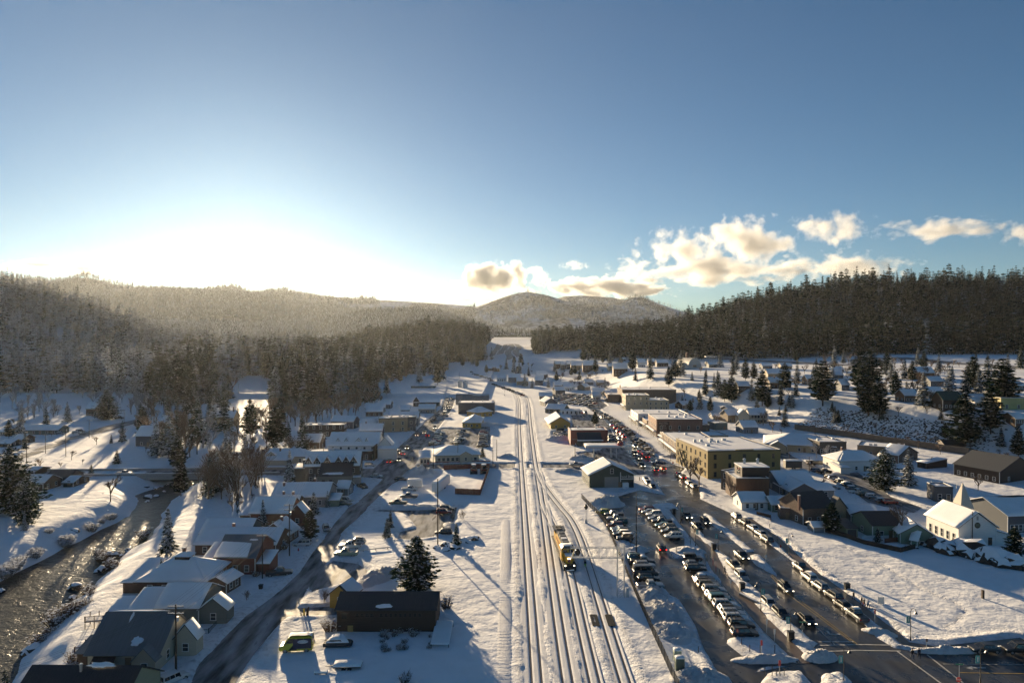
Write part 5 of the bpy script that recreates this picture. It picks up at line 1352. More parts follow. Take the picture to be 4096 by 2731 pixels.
h = house(*Z5((470, 272), (700, 270)), 6.2, 4.0, 5.0, W_GREEN, 'sage green cottage with bare dark metal roof above the fence', rm=RM_BROWN, snow=0, wl=2, we=1, ov=.6)
mb = MB(); mb.box(-7.0, 7.0, -5.04, -5.01, -.4, 1.2); mb.build('house_wrap_base', M_TRIM, h); lean(h, -10.2, -7.2, -3.4, 2.5, 2.6, 3.6, W_GREEN, RM_BROWN, 0)
mb = MB(); mb.box(-10.0, -7.6, -3.44, -3.41, .4, 2.3); mb.build('porch_door', M_GLASS, h)
for k in range(7):
 mb = MB(); mb.box(-9.4, -8.2, -3.8 - .32 * k, -3.5 - .32 * k, -.4 - .18 * k + .9, -.25 - .18 * k + .9); mb.build('step', W_BROWN, h)
h = house(*Z5((800, 314), (880, 372)), 5.4, 3.0, 3.8, W_GREEN, 'small green gabled cottage beside the church', wl=2, we=1, dr=False)
house(*Z5((860, 420), (905, 428)), 3.6, 2.0, 2.4, W_GREEN, 'green garden shed left of the church', cat='shed', name='shed', wl=1, we=1, dr=False)
house(*Z5((80, 352), (160, 352)), 2.6, 1.8, 2.0, W_GREY, 'low snow covered shed behind the wooden fence', cat='shed', name='shed', wl=0, we=0, dr=False)
# church
ch = house(*Z5((1340, 282), (1088, 192)), 8.6, 5.0, 4.9, W_WHITE, 'white wooden church with sunlit snowy roof and round gable window', cat='church', name='church', wl=5, we=0, dr=False, win=(.9, 2.0))
chx = [c for c in ch.children if c.name.startswith('wall')][0].data.vertices[0].co.x
cxh = abs(chx)
mb = MB(); mb.tube((-cxh - .06, 0, 5.4), (-cxh - .0, 0, 5.4), .75, .75, 16); rw = mb.build('round_window', TRIM_DK, ch)
for k in range(3):
 mb = MB(); mb.box(-cxh - .1, -cxh - .06, -.55, .55, 5.05 + .3 * k, 5.18 + .3 * k); mb.build('louvre', W_GREEN, rw)
mb = MB(); mb.box(-cxh - .05, -cxh - .01, -.25, .25, 6.7, 7.7); mb.build('gable_vent', mat('vent_grey', (.3, .3, .3), .7), ch)
mb = MB(); mb.tube((-cxh - .12, 1.4, 0), (-cxh - .12, 1.4, 8.9), .09, .09, 6); mb.build('flue_pipe', M_DARKMETAL, ch)
door(ch, -cxh - .01, -3.3, .2, -pi / 2, m=TRIM_DK); lean(ch, -cxh + .4, -cxh + 7, -9.2, -4.95, 2.6, 3.8, W_WHITE)
stp = MB(); bx_, by_ = cxh + 2.6, -7.0
stp.hexa([(bx_ - 1.9, by_ - 1.9, 6.2), (bx_ + 1.9, by_ - 1.9, 6.2), (bx_ + 1.9, by_ + 1.9, 6.2), (bx_ - 1.9, by_ + 1.9, 6.2), (bx_ - .06, by_ - .06, 12.8), (bx_ + .06, by_ - .06, 12.8), (bx_ + .06, by_ + .06, 12.8), (bx_ - .06, by_ + .06, 12.8)])
s_o = stp.build('steeple', mat('steeple_shingle', (.50, .45, .38), .8, var=.2, vs=6), ch)
mb = MB(); mb.box(bx_ - 1.7, bx_ + 1.7, by_ - 1.7, by_ + 1.7, -.5, 6.2); mb.build('steeple_tower', W_WHITE, ch)
# long blue-grey school hall behind the church
sh = house((3935, 1990), (4180, 1982), 8.0, 5.0, 8.0, W_SLATE, 'long slate hall with a band of windows and streaked snowy roof', cat='hall', name='hall', wl=14, we=0, win=(1.0, 1.6), dr=False)
snow_patch(sh, 0, -.6, 8.35, 8, .5, 91, .3, .05).data.materials[0] = RM_BROWN
flat((3742, 1944), (3812, 1946), 5.2, 6, W_SLATE, 'slate grey false-front building behind the steeple', floors=1, wl=2, we=1, vents=0)
fence_line([at(3725, 1985, 0) + Vector((0, 0, 4.2)), at(3860, 2005, 0) + Vector((0, 0, 4.2))], 'balustrade', 'white balustrade of the terrace left of the steeple', 1.0, M_TRIM, kind='picket', cat='railing')
# --- town blocks to the right
h = house((3160, 1733), (3225, 1736), 7.0, 3.6, 13, W_BEIGE, 'beige hall with a huge low snowy roof behind the ochre hotel', cat='hall', name='hall', roof='hip', wl=5, we=3, ov=.9)
gable_wing(h, -9, -12.5, 7, 5.2, 3.2, 4, W_BEIGE)
flat(*Y6((1935, 1045), (2240, 1042)), 6.0, 16, W_STONE, 'long dark brown flat roofed block right of the beige hall', floors=1, wl=7, we=1, vents=2)
h = house(*Y7((225, 1288), (432, 1286)), 7.4, 4.4, 6.2, W_WHITE, 'white hip roofed house with red chimneys', roof='hip', wl=4, we=2, chim=[(-4, 1, 1.6)])
gable_wing(h, 8.6, -4.2, 4.6, 7.4, 4.6, 3.0, W_YELLOW); lean(h, -10.2, -6.6, -9.5, -2, 2.4, 3.2, W_WHITE)
b = flat(*Y7((380, 1222), (900, 1262)), 5.4, 14, B_TAN, 'tan flat roofed block with a rounded gable end', floors=1, wl=5, we=1, vents=3)
mb = MB()
for i in range(12):
 a0, a1 = pi * i / 12, pi * (i + 1) / 12
 mb.poly([(24 - 6 * cos(a0) * .9, -6.8, 3 + 4 * sin(a0)), (24 - 6 * cos(a1) * .9, -6.8, 3 + 4 * sin(a1)), (24, -6.8, 3)])
h = house(*Y7((760, 1212), (960, 1240)), 6.6, 3.4, 7, B_BROWN, 'brown brick barrel-roofed shop beside the tan block', wl=2, we=2, dr=False)
h = house(*Y7((1700, 1282), (2225, 1362)), 9.0, 4.6, 11, W_DARK, 'big dark brown hall with bare grey roof at the right edge', cat='hall', name='hall', rm=mat('roof_grey_felt', (.075, .078, .082), .8, var=.12), snow=0, wl=6, we=2, half2=9)
lean(h, -24, -20, -10, 2, 2.6, 3.4, W_DARK)
house(*Y7((1335, 1165), (1570, 1172)), 5.0, 3.4, 4.5, W_DARK, 'old dark board shed below the riprap bank', cat='shed', name='shed', rm=RM_BROWN, snow=.0, wl=1, we=0)
h = house(*Y6((1105, 662), (1300, 662)), 9.0, 5.6, 5.4, W_CREAM, 'large cream house with dark window rows under the bank', wl=5, we=2, win=(1.2, 1.5), wmat=TRIM_DK)
gable_wing(h, -9.5, -1.5, 7, 8.8, 5.4, 5.5, W_CREAM)
house(*Y6((845, 680), (985, 676)), 7.6, 4.8, 4.6, W_TAN, 'tan house left of the large cream house', wl=3, we=1, wmat=TRIM_DK)
house(*Y6((1020, 806), (1190, 804)), 6.6, 3.8, 4.8, W_GREY, 'pale grey garage-like cottage below the large cream house', wl=2, we=1)
house(*Y6((850, 640), (1040, 635)), 5.0, 3.4, 5, W_SLATE, 'low snowy roof behind the tan house', wl=3, we=1)
flat(*Y6((745, 830), (885, 826)), 4.4, 9, W_TEAL, 'teal flat roofed shed between hotel and cottages', floors=0, wl=0, we=0, vents=1, cornice=False, cat='shed', name='shed')
flat(*Y6((560, 852), (680, 850)), 4.2, 7, W_STONE, 'small glazed annex behind the brick hotel', floors=1, wl=4, we=1, vents=0, cat='annex', name='annex', z0=2.2)
house(*Y6((340, 385), (440, 436)), 6.0, 3.4, 4.4, W_BROWN, 'brown cottage with snowy roof below the sunny slope', wl=2, we=1)
house(*Y6((390, 440), (560, 436)), 4.4, 2.8, 4.4, W_BROWN, 'long low house with snowy roof below the sunny slope', wl=3, we=0)
house(*Y6((330, 585), (430, 578)), 5.4, 3.0, 3.8, W_BROWN, 'small brown house with red chimney behind the beige hotel', wl=2, we=1, chim=[(2, 0, 1.4)])
# --- hillside houses: stand on the slope, placed by their foot
def hill_house(foot, width_px, hpx_, wm, label, zr=6.6, ze=3.8, half=4.6, yaw=0.0, end=False, **kw):
 p = gp(*foot); mpp = p.y / FPX
 L = width_px * mpp; c = Vector((p.x, p.y + half, 0))
 d = Vector((cos(yaw), sin(yaw), 0)) * L / 2
 s = hpx_ * mpp / zr if hpx_ else 1.0
 return house(c - d, c + d, zr * s, ze * s, half, wm, label, zb=p.z, world=True, cell=2, **kw)
def HH(zoom, items):
 for (x, y), w, h_, wm, lb, kw in items:
  (q,) = zoom((x, y)); hill_house(q, w / 2.851, h_ / 2.851, wm, lb, **kw)
HH(Y5, [((465, 215), 110, 85, W_SLATE, 'left wing of the long lodge on the far hillside', {}), ((600, 235), 150, 110, W_TAN, 'middle part of the long lodge on the far hillside', {}), ((745, 240), 170, 120, W_BROWN, 'right balconied part of the long lodge on the far hillside', {}),
 ((1090, 290), 160, 140, W_BROWN, 'dark brown chalet on stilts above the sunny slope', dict(chim=[(2, 0, 1.2)])), ((1000, 225), 100, 70, W_TEAL, 'teal flat fronted house left of the dark brown chalet', {}), ((1330, 195), 90, 95, W_WHITE, 'white house left of the quonset hall', {}), ((1450, 175), 80, 75, W_BROWN, 'brown cottage left of the quonset hall', {}), ((1570, 190), 130, 80, W_DARK, 'row of dark cottages just left of the quonset hall', {}),
 ((1120, 125), 60, 40, W_DARK, 'tiny dark cabin at the forest edge', {}), ((185, 330), 110, 90, W_BROWN, 'brown house among pines on the far hillside', {}), ((160, 400), 90, 100, W_SLATE, 'grey gabled house with arched window on the far hillside', {}), ((730, 400), 100, 65, W_GREY, 'grey cottage half hidden in shrubs at the hill foot', {}), ((870, 400), 90, 55, W_DARK, 'dark cottage half hidden in shrubs at the hill foot', {})])
HH(Y6, [((1340, 215), 110, 60, W_SLATE, 'slate twin-gabled house below the highway', {}), ((1560, 225), 120, 75, W_TAN, 'tan house with sunlit roof below the highway', {}), ((1420, 330), 150, 110, W_TAN, 'tan gabled house behind the brown bench house', {}), ((1550, 300), 110, 80, W_YELLOW, 'yellowish gabled house left of the tall snowy fir', {}), ((1490, 440), 240, 125, W_BROWN, 'long brown house with white windows on the bench edge', dict(chim=[(-3, -1, 1.6)], wl=4)),
 ((1075, 470), 130, 105, W_DARK, 'dark bungalow with a dormer left of the bench house', {}), ((1850, 400), 110, 110, W_BROWN, 'steep brown gabled house right of the tall snowy fir', dict(end=True)), ((720, 200), 95, 60, W_DKGREEN, 'dark green hut below the glass pavilion', {})])
HH(Y7, [((140, 590), 140, 110, W_GREY, 'grey cottage at the left end of the bench road', {}), ((245, 610), 90, 125, W_SLATE, 'small slate gabled cottage on the bench road', {}), ((150, 450), 120, 100, W_SLATE, 'white roofed house behind the bench cottages', {}), ((180, 400), 100, 60, W_TAN, 'sunlit white roof behind the bench cottages', {}), ((1000, 740), 160, 140, W_BROWN, 'brown house with stairs behind the layered spruce', {}), ((1150, 480), 220, 140, W_BROWN, 'white roofed chalet among bare trees on the bench', {}), ((1290, 560), 150, 110, W_SLATE, 'slate house behind the layered spruces', {}), ((1280, 700), 180, 130, W_GREY, 'grey house with broad snowy roof between the layered spruces', {}),
 ((1470, 820), 230, 200, W_DARK, 'dark house with bright green metal roof on the bench', dict(rm=RM_GREEN, snow=0, wl=4)), ((1790, 800), 130, 110, W_WHITE, 'white cottage right of the green roofed house', {}), ((2230, 600), 140, 90, W_GREY, 'grey house at the right edge behind the huge pine', {}), ((2250, 1000), 130, 130, W_BROWN, 'brown porch house at the right edge of the slope', {})])
(q,) = Y7((2160, 830)); p = gp(*q)
flat(p + Vector((-6, 0, 0)), p + Vector((16, -1, 0)), 6, 9, siding('siding_lemon', (.45, .38, .16)), 'yellow flat roofed house behind the huge pine', zb=p.z, world=True, floors=2, wl=4, we=1, vents=0, name='house', cat='house')
(q,) = Y6((700, 175)); p = gp(*q)
pv = empty('pavilion', p); tag(pv, 'glass pavilion with thin white posts above the dark green hut', 'pavilion')
mb = MB(); mb.box(-6, 6, 0, 6, 9.2, 9.8); mb.build('roof', M_TRIM, pv); mb = MB(); mb.box(-5.6, 5.6, .4, 5.6, 0, 4); mb.build('base', W_DKGREEN, pv)
for k in range(7):
 mb = MB(); x = -5.7 + 1.9 * k; mb.tube((x, .3, 4), (x, .3, 9.2), .12, .12, 5); mb.build('post', M_TRIM, pv)
# quonset hall
(q,) = Y6((470, 215)); p = gp(*q); qu = empty('quonset_hall', p, .25); tag(qu, 'pale arched quonset hall with brick chimney on the hillside', 'hall')
def vault(x0, x1, y0, y1, h_, m, nm, par, n=14):
 mb = MB(); w = (y1 - y0) / 2; c = (y0 + y1) / 2; ring = [(c - w * cos(pi * i / n), h_ * sin(pi * i / n)) for i in range(n + 1)]
 for (a, z), (b_, z2) in zip(ring, ring[1:]): mb.poly([(x0, a, z), (x0, b_, z2), (x1, b_, z2), (x1, a, z)])
 mb.poly([(x0, a, z) for a, z in reversed(ring)]); mb.poly([(x1, a, z) for a, z in ring])
 return mb.build(nm, m, par)
qr = empty('x') if False else None
v1 = MB()
def vault_y(x0, x1, y0, y1, h_, m, nm, n=14):
 mb = MB(); w = (x1 - x0) / 2; c = (x0 + x1) / 2; ring = [(c - w * cos(pi * i / n), h_ * sin(pi * i / n)) for i in range(n + 1)]
 for (a, z), (b_, z2) in zip(ring, ring[1:]): mb.poly([(a, y0, z), (b_, y0, z2), (b_, y1, z2), (a, y1, z)])
 mb.poly([(a, y0, z) for a, z in reversed(ring)]); mb.poly([(a, y1, z) for a, z in ring])
 return mb.build(nm, m, qu)
M_QU = mat('quonset_metal', (.42, .40, .36), .6, var=.1)
vault_y(-4, 12, 0, 26, 11, M_QU, 'arched_roof'); vault_y(-13, -4.2, -3, 10, 6.5, M_QU, 'side_vault')
mb = MB(); mb.box(2, 6, -.06, -.01, 2, 4); mb.build('window', M_GLASS, qu); mb = MB(); mb.box(3.4, 5.4, 16, 18, 6, 16.5); mb.build('chimney', B_RED, qu)
# left bank houses
def LH(items):
 for (x, y), w, h_, wm, lb, kw in items:
  (q,) = Y2((x, y)); hill_house(q, w / 2.24, h_ / 2.24, wm, lb, **kw)
LH([((1310, 755), 190, 175, W_SLATE, 'grey gabled house with arched window on the open left bank', dict(half=5.5, wl=2, we=1)), ((1520, 600), 170, 110, W_BROWN, 'brown house with snowy roof behind the grey gabled house', {}), ((1980, 575), 220, 140, W_TAN, 'tan house with a tall chimney before the glittering field', dict(chim=[(6, -1, 3)])), ((830, 480), 120, 120, W_BROWN, 'forest cabin beside the broad dark pine', {}), ((330, 650), 380, 80, W_TEAL, 'long low teal house by the village lane', dict(wl=6)),
 ((150, 740), 90, 85, W_BROWN, 'small brown shed by the village lane', {}), ((40, 760), 110, 60, W_DARK, 'dark hut at the left edge by the lane', {}), ((40, 660), 90, 70, W_GREY, 'grey roof at the left edge above the lane', {}),
 ((250, 1015), 110, 60, W_DARK, 'small snowy gable behind the big pine by the bridge', {}), ((300, 1160), 170, 130, W_BROWN, 'brown cabin with low snowy roofs above the river', dict(wl=2)), ((500, 1095), 210, 110, W_STONE, 'dark shingled cabin at the near end of the bridge', dict(rm=RM_BROWN, snow=0, wl=2)), ((610, 1120), 90, 80, W_DARK, 'little dark annex with snowy roof at the bridge end', {})])
HH(Y4, [((1445, 500), 110, 70, W_WHITE, 'white roofed house nearest the glinting cars beyond the tracks', {}), ((1590, 505), 140, 85, W_GREY, 'wide grey house in the row beyond the curve of the tracks', {}), ((1680, 545), 130, 85, W_TAN, 'tan house with a long dormer beyond the curve of the tracks', {}), ((1880, 500), 90, 70, W_SLATE, 'steep slate house with arched window beyond the curve', {}), ((1910, 455), 120, 65, W_BROWN, 'brown house on the rise beyond the curve', {}), ((2130, 590), 170, 80, W_GREY, 'wide low house with veranda beyond the track fence', {}), ((2200, 610), 100, 80, W_WHITE, 'small white gabled house beyond the track fence', {}), ((2110, 345), 130, 75, W_BROWN, 'brown house below the highway left of the long lodge', {}), ((2235, 350), 100, 85, W_SLATE, 'slate gabled house below the highway left of the long lodge', {}), ((1345, 378), 150, 45, W_DARK, 'low dark lodge at the foot of the freeway slope', {}), ((1640, 380), 60, 90, W_BROWN, 'narrow brown tower-like house below the freeway', {}), ((545, 340), 120, 40, W_DARK, 'low dark building at the forest edge above the west street', {})])
HH(Y6, [((780, 800), 120, 70, W_GREY, 'grey cottage behind the glazed annex', {}), ((2150, 250), 120, 60, W_WHITE, 'sunlit white roofed house at the top of the bench', {}), ((2140, 330), 130, 80, W_SLATE, 'blue-grey house right of the big fir on the bench', {}), ((2080, 445), 150, 90, W_GREY, 'grey porch house right of the big fir on the bench', {}), ((1300, 480), 90, 60, W_TAN, 'tan cottage behind the tall pines left of the riprap', {})])
# long dark shed beside the big pine, and the yellow hut behind it
sd_h = house(*Z2((1005, 785), (1826, 783)), 5.9, 4.3, 4.0, W_DARK, 'long black-brown shed with dark metal roof and a row of tiny windows', cat='shed', name='long_shed', rm=RM_DARK, snow=0, wl=0, we=0, dr=False, ov=.45, corner=False)
snow_patch(sd_h, -.3, -3.6, 4.65, 2.0, .55, 41, .4, .16)
for i in range(14):
 if i in (4,): continue
 window(sd_h, -5.2 + .86 * i, -4.005, 3.0, 0, .42, .52, TRIM_DK, 'tiny')
window(sd_h, -7.5, -4.005, 2.6, 0, .95, 1.1, TRIM_DK, 'tiny2'); door(sd_h, -6.4, -4.006, .0, 0, .95, 1.4, mat('mustard_door', (.30, .22, .08), .6))
h = house(*Z2((985, 730), (1075, 668)), 4.6, 2.8, 2.2, W_YELLOW, 'small mustard yellow hut with a steep roof behind the long dark shed', cat='hut', name='hut', rm=RM_DARK, snow=0, wl=1, we=1, wmat=TRIM_DK)
sb = MB(); hx_ = 2.5
sb.slab((2.6, -2.7, 2.75), (-2.0, -2.7, 2.75), (-2.0, -.1, 4.75), (2.6, -.1, 4.75), -.3); sb.build('roof_snow', M_SNOW, h)
# wooden deck and stairs of the houses by the river
def deck(p, w, d, z, label, steps=0, yaw=0):
 e = empty('wooden_deck', p, yaw); tag(e, label, 'deck')
 n = int(w / .3)
 for i in range(n):
  mb = MB(); mb.box(-w/2 + .3 * i + .01, -w/2 + .3 * i + .29, -d/2, d/2, z - .08, z); mb.build('plank', W_BROWN, e)
 for x in (-w/2 + .1, 0, w/2 - .1):
  for y in (-d/2 + .1, d/2 - .1):
   mb = MB(); mb.box(x - .06, x + .06, y - .06, y + .06, -2, z + 1.0); mb.build('post', W_BROWN, e)
 mb = MB(); mb.box(-w/2, w/2, -d/2, -d/2 + .06, z + .92, z + 1.0)
 for k in range(int(w / .2)): mb.box(-w/2 + .2 * k, -w/2 + .2 * k + .04, -d/2 + .01, -d/2 + .05, z, z + .92)
 mb.build('railing', W_BROWN, e); mb = MB(); mb.box(-w/2, w/2, -d/2 + .1, d/2, z, z + .22); mb.build('deck_snow', M_SNOW, e)
 return e
deck(at(*Z1((800, 1335))[0], 0), 4.5, 3, 1.2, 'snowy wooden deck beside the cream house by the river')
deck(at(*Z1((830, 1090))[0], 0), 3.2, 2.5, 1.6, 'small raised deck behind the cream house', yaw=.2)
deck(at(*Z1((1625, 1240))[0], 0), 2.2, 2.4, .9, 'wooden entrance stairs of the cream house', yaw=.3)
house(*Z1((850, 1300), (1000, 1296)), 3.0, 2.0, 1.9, W_BROWN, 'small brown roofed shed in front of the cream house', cat='shed', name='shed', rm=RM_BROWN, snow=0, wl=0, we=0, dr=False)
# bridge over the river
bA, bB = at(215, 1898), at(1100, 1890)
bd = empty('road_bridge', ((bA.x + bB.x) / 2, (bA.y + bB.y) / 2, 0), atan2(bB.y - bA.y, bB.x - bA.x)); tag(bd, 'concrete road bridge crossing the river at the left', 'bridge')
bl_ = (bB - bA).length
mb = MB(); mb.box(-bl_/2 - 6, bl_/2 + 4, -5.5, 5.5, -1.2, .25); mb.build('deck', M_CONC, bd)
mb = MB(); mb.box(-bl_/2 - 6, bl_/2 + 4, -4.4, 4.4, .25, .30); mb.build('roadway', M_ASPH2, bd)
for s in (-1, 1):
 mb = MB(); mb.box(-bl_/2 - 5.5, bl_/2 + 3.5, s * 5.15 - .15, s * 5.15 + .15, .25, 1.15); pr = mb.build('parapet', M_CONC, bd)
 mb = MB(); mb.box(-bl_/2 - 5.4, bl_/2 + 3.4, s * 5.15 - .13, s * 5.15 + .13, 1.15, 1.3); mb.build('parapet_snow', M_SNOW, pr)
 mb = MB(); mb.box(-bl_/2 - 6, bl_/2 + 4, s * 4.0 - .3, s * 4.0 + .3, -2.2, -1.2); mb.build('girder', mat('girder', (.09, .075, .06), .8, var=.2), bd)
for x in (-bl_ * .28, bl_ * .18):
 mb = MB(); mb.box(x - .5, x + .5, -4.5, 4.5, -6.5, -1.2); mb.build('pier', M_CONC, bd)
# ------------------------------------------------------------------ trees and bushes scattered between the houses
_bc = [(o.location.x, o.location.y) for o in COL.objects if o.parent is None and o.get('category') in ('house', 'building', 'hotel', 'hall', 'shop', 'shed', 'warehouse', 'inn', 'church', 'restaurant', 'annex', 'tavern', 'depot', 'station', 'pavilion', 'cottage', 'hut')]
def clear_spot(p, rb):
 if any(hypot(p.x - a, p.y - b) < rb for a, b in _bc): return False
 x, y = np.array([p.x]), np.array([p.y])
 if any(sdist(x, y, pl)[0] < 1.5 for _, pl in ROADS): return False
 if p.z < -2.5 or min(seg_dist(x, y, t)[0] for t in TRACKS) < 9: return False
 return True
def town(n, x0, x1, y0, y1, hmin, hmax, pc, where, rb=9):
 k = 0
 for _ in range(n * 3):
  if k >= n: break
  p = gp(R.uniform(x0, x1), R.uniform(y0, y1))
  if not clear_spot(p, rb): continue
  k += 1; h = R.uniform(hmin, hmax)
  if R.random() < pc: conifer(p, h, R.choice((K_FIR, K_SNOWFIR, K_PINE)), 'conifer ' + where, 'conifers ' + where, sc=1.1)
  else: leafless(p, h * .6, BARE, 'bare tree ' + where, 'bare trees ' + where, sc=1.3)
town(46, 2720, 4096, 1440, 1600, 9, 22, .72, 'between the houses on the bench above the town', 11)
town(22, 2200, 2760, 1430, 1530, 10, 24, .75, 'between the houses of the far hillside', 11)
town(16, 1850, 2250, 1455, 1500, 10, 24, .8, 'beyond the curve of the tracks', 12)
town(14, 1200, 1720, 1560, 1640, 9, 18, .5, 'behind the west street row', 10)
town(16, 1560, 1790, 1470, 1545, 10, 22, .8, 'at the far end of the west street', 9)
town(12, 3100, 4096, 1700, 2000, 6, 12, .3, 'between the blocks right of the ochre hotel', 11)
town(12, 20, 620, 1640, 1850, 6, 16, .6, 'in the yards of the left bank', 10)
town(9, 900, 1300, 1930, 2230, 5, 9, .35, 'between the riverside houses', 7)
town(30, 930, 1240, 1640, 1850, 12, 23, .3, 'on the right bank upstream of the bridge', 9)
town(10, 700, 930, 1850, 1990, 8, 15, .3, 'under the bridge on the right bank', 7)
town(20, 2700, 3200, 1580, 1730, 7, 16, .6, 'behind the main street blocks', 9)
town(14, 2050, 2420, 1490, 1560, 8, 18, .6, 'round the houses beyond the far car park', 9)
town(10, 3300, 4000, 1620, 1700, 6, 12, .5, 'on the slope above the riprap', 9)
# ------------------------------------------------------------------ forest: the largest single trees, then the mass behind them
def low_tree(seed, rad, shape, snow, green, whorls=13, nb=7, sprays=3, h=22.0, bare=.12, leaf=1.5):
 cm_ = conifer_mesh('forest_tree', seed, h, rad, whorls, nb, sprays, bare, snow, .95, shape, green, leaf)
 bm = bmesh.new(); bm.from_mesh(cm_)
 tk = trunk_mesh('t', h, h * .012); n = len(bm.faces)
 bm.from_mesh(tk); bm.faces.ensure_lookup_table()
 for f in bm.faces[n:]: f.material_index = 2
 bm.to_mesh(cm_); bm.free(); cm_.materials.append(M_BARK)
 return bpy.data.objects.new('forest_tree', cm_)
def far_tree(seed, rad, snow):
 r = random.Random(seed); mb = MB(); h = 22.0
 for k in range(5):
  z0 = h * (.12 + .17 * k); z1 = z0 + h * .28; rr = rad * (1 - k / 5.6)
  n = 6
  for i in range(n):
   a, b = 2 * pi * i / n + r.random() * .4, 2 * pi * (i + 1) / n
   q = rr * r.uniform(.75, 1.1)
   mb.poly([(cos(a) * q, sin(a) * q, z0 - r.random()), (cos(b) * rr, sin(b) * rr, z0 + r.random()), (0, 0, z1)], 1 if r.random() < snow else 0)
 return bpy.data.objects.new('forest_tree', mb.mesh('forest_tree', [M_GREEN2, M_TSNOW]))
M_GREEN3 = foliage('needles_olive', (.022, .032, .016), (.045, .054, .024), .14)
PROTO = [low_tree(201, 3.3, 'fir', .14, M_GREEN), low_tree(202, 3.6, 'pine', .07, M_GREEN), low_tree(203, 3.0, 'fir', .62, M_GREEN2), low_tree(204, 3.3, 'fir', .85, M_GREEN2),
  far_tree(205, 3.4, .30), far_tree(206, 3.0, .6),
  low_tree(207, 4.8, 'pine', .08, M_GREEN3, 12, 8, 3, bare=.25), low_tree(208, 2.3, 'fir', .35, M_GREEN), low_tree(209, 3.8, 'fir', 1.0, M_GREEN2)]
frs = np.random.RandomState(11)
def proj(x, y, z):
 """direction of a place, as photograph row and column (only used to decide where the clearings are)"""
 dx, dy, dz = x, y, z - CAM_H
 yy = dy * _cp + dz * _sp; zz = -dy * _sp + dz * _cp
 return CX + FPX * dx / yy, 1365.5 - FPX * zz / yy
pts_all = []
def scatter(n, x0, x1, y0, y1, ok, kinds, hmin, hmax, w=None):
 x = frs.uniform(x0, x1, n); y = frs.uniform(y0, y1, n)
 z = hz(x, y)
 px, py = proj(x, y, z)
 m = ok(x, y, z, px, py) & (px > -500) & (px < 4600)
 x, y, z = x[m], y[m], z[m]
 k = frs.choice(kinds, len(x), p=w)
 h = frs.uniform(hmin, hmax, len(x)) * (.75 + .5 * frs.rand(len(x)))
 pts_all.append(np.stack([x, y, z, k, h], 1))
def hill_d(i, x, y): return seg_dist(x, y, HILLS[i][0])
foot_s = lambda x, y: (lambda r: np.where(r[2] < 0, r[0], -r[0]))(seg_dist(x, y, FOOT, True))
clear_fwy = lambda px, py: (px > 1960 - .5 * (py - 1360)) & (px < 2135) & (py > 1352) & (py < 1440)
# left hill, heavy with snow
scatter(8000, -1500, -300, 560, 1250, lambda x, y, z, px, py: (hill_d(0, x, y) < 425 + 70 * vnoise(x, y, 45)) & (py < 1600) & (vnoise(x, y, 60) > -.40), [2, 3, 8, 7], 17, 38, [.2, .22, .52, .06])
# right hill, dark
scatter(15000, 60, 1700, 700, 1560, lambda x, y, z, px, py: (hill_d(1, x, y) < 490) & (py < 1436 + 26 * vnoise(x, y, 40)) & (vnoise(x, y, 70) > -.36) & (vnoise(x, y, 26) > -.38) & ~clear_fwy(px, py) & ~((px < 2350) & (py > 1405)), [0, 1, 2, 6, 7], 17, 42, [.34, .26, .1, .18, .12])
# wooded hill in the middle
scatter(9000, -560, 60, 1050, 1700, lambda x, y, z, px, py: (hill_d(2, x, y) < 390) & ~clear_fwy(px, py) & (vnoise(x, y, 60) > -.33) & (py < 1474 + 30 * vnoise(x, y, 50)), [0, 1, 2, 6, 7], 17, 36, [.36, .2, .16, .14, .14])
# valley floor wood, mid left
scatter(17000, -640, -60, 470, 1500, lambda x, y, z, px, py: (z < 22) & (px > 600) & (px < 1790) & (py < np.where((px < 870) | ((px > 1090) & (px < 1500)), 1615, 1545) + 60 * vnoise(x, y, 40)) & (vnoise(x, y, 55) > -.22) & ~((px > 860) & (px < 1095) & (py > 1515)) & ~((px > 1600) & (py > 1500)), [0, 1, 2, 3, 6, 7], 12, 34, [.26, .15, .24, .1, .13, .12])
# further slopes
scatter(30000, -2300, 400, 2350, 3550, lambda x, y, z, px, py: (hill_d(3, x, y) < 950) & (vnoise(x, y, 150) > -.3), [4, 5], 18, 34, [.8, .2])
scatter(70000, -4300, -250, 2650, 4750, lambda x, y, z, px, py: (hill_d(4, x, y) < 1750) & (vnoise(x, y, 260) > -.36), [4, 5], 20, 36, [.8, .2])
scatter(9000, -4300, -1000, 4500, 5900, lambda x, y, z, px, py: (hill_d(5, x, y) < 1300) & (vnoise(x, y, 260) > -.2), [4, 5], 20, 36, [.8, .2])
scatter(9000, -900, 1600, 3850, 5300, lambda x, y, z, px, py: (hill_d(7, x, y) < 1450) & (fbm(x, y, 420, 3) > .02), [4, 5], 14, 24, [.65, .35])
P_ = np.concatenate(pts_all)
# the nearest ones become single trees
near_n = max(0, 296 - N_CON[0])
dist = np.hypot(P_[:, 0], P_[:, 1]) / P_[:, 4]
px_, py_ = proj(P_[:, 0], P_[:, 1], P_[:, 2])
vis = (px_ > 0) & (px_ < 4096)
order = np.argsort(np.where(vis, dist, 1e9))
single = order[:near_n]
FKIND = {0: K_FIR, 1: K_PINE, 2: K_SNOWFIR, 3: K_SNOWFIR, 4: K_FIR, 5: K_FIR, 6: K_PINE, 7: K_FIR, 8: K_SNOWFIR}
for i in single:
 x, y, z, k, h = P_[i]
 lf = px_[i] < 700
 lab, grp = (('snow-laden conifer in the front rows of the left hillside forest', 'front conifers of the left hillside') if lf else
    ('conifer in the thin wood on the valley floor left of the tracks', 'conifers of the valley floor wood') if px_[i] < 1900 else
    ('dark conifer in the front rows of the right hillside forest', 'front conifers of the right hillside'))
 conifer(Vector((x, y, z - .3)), h, FKIND[int(k)], lab, grp, sc=.85)
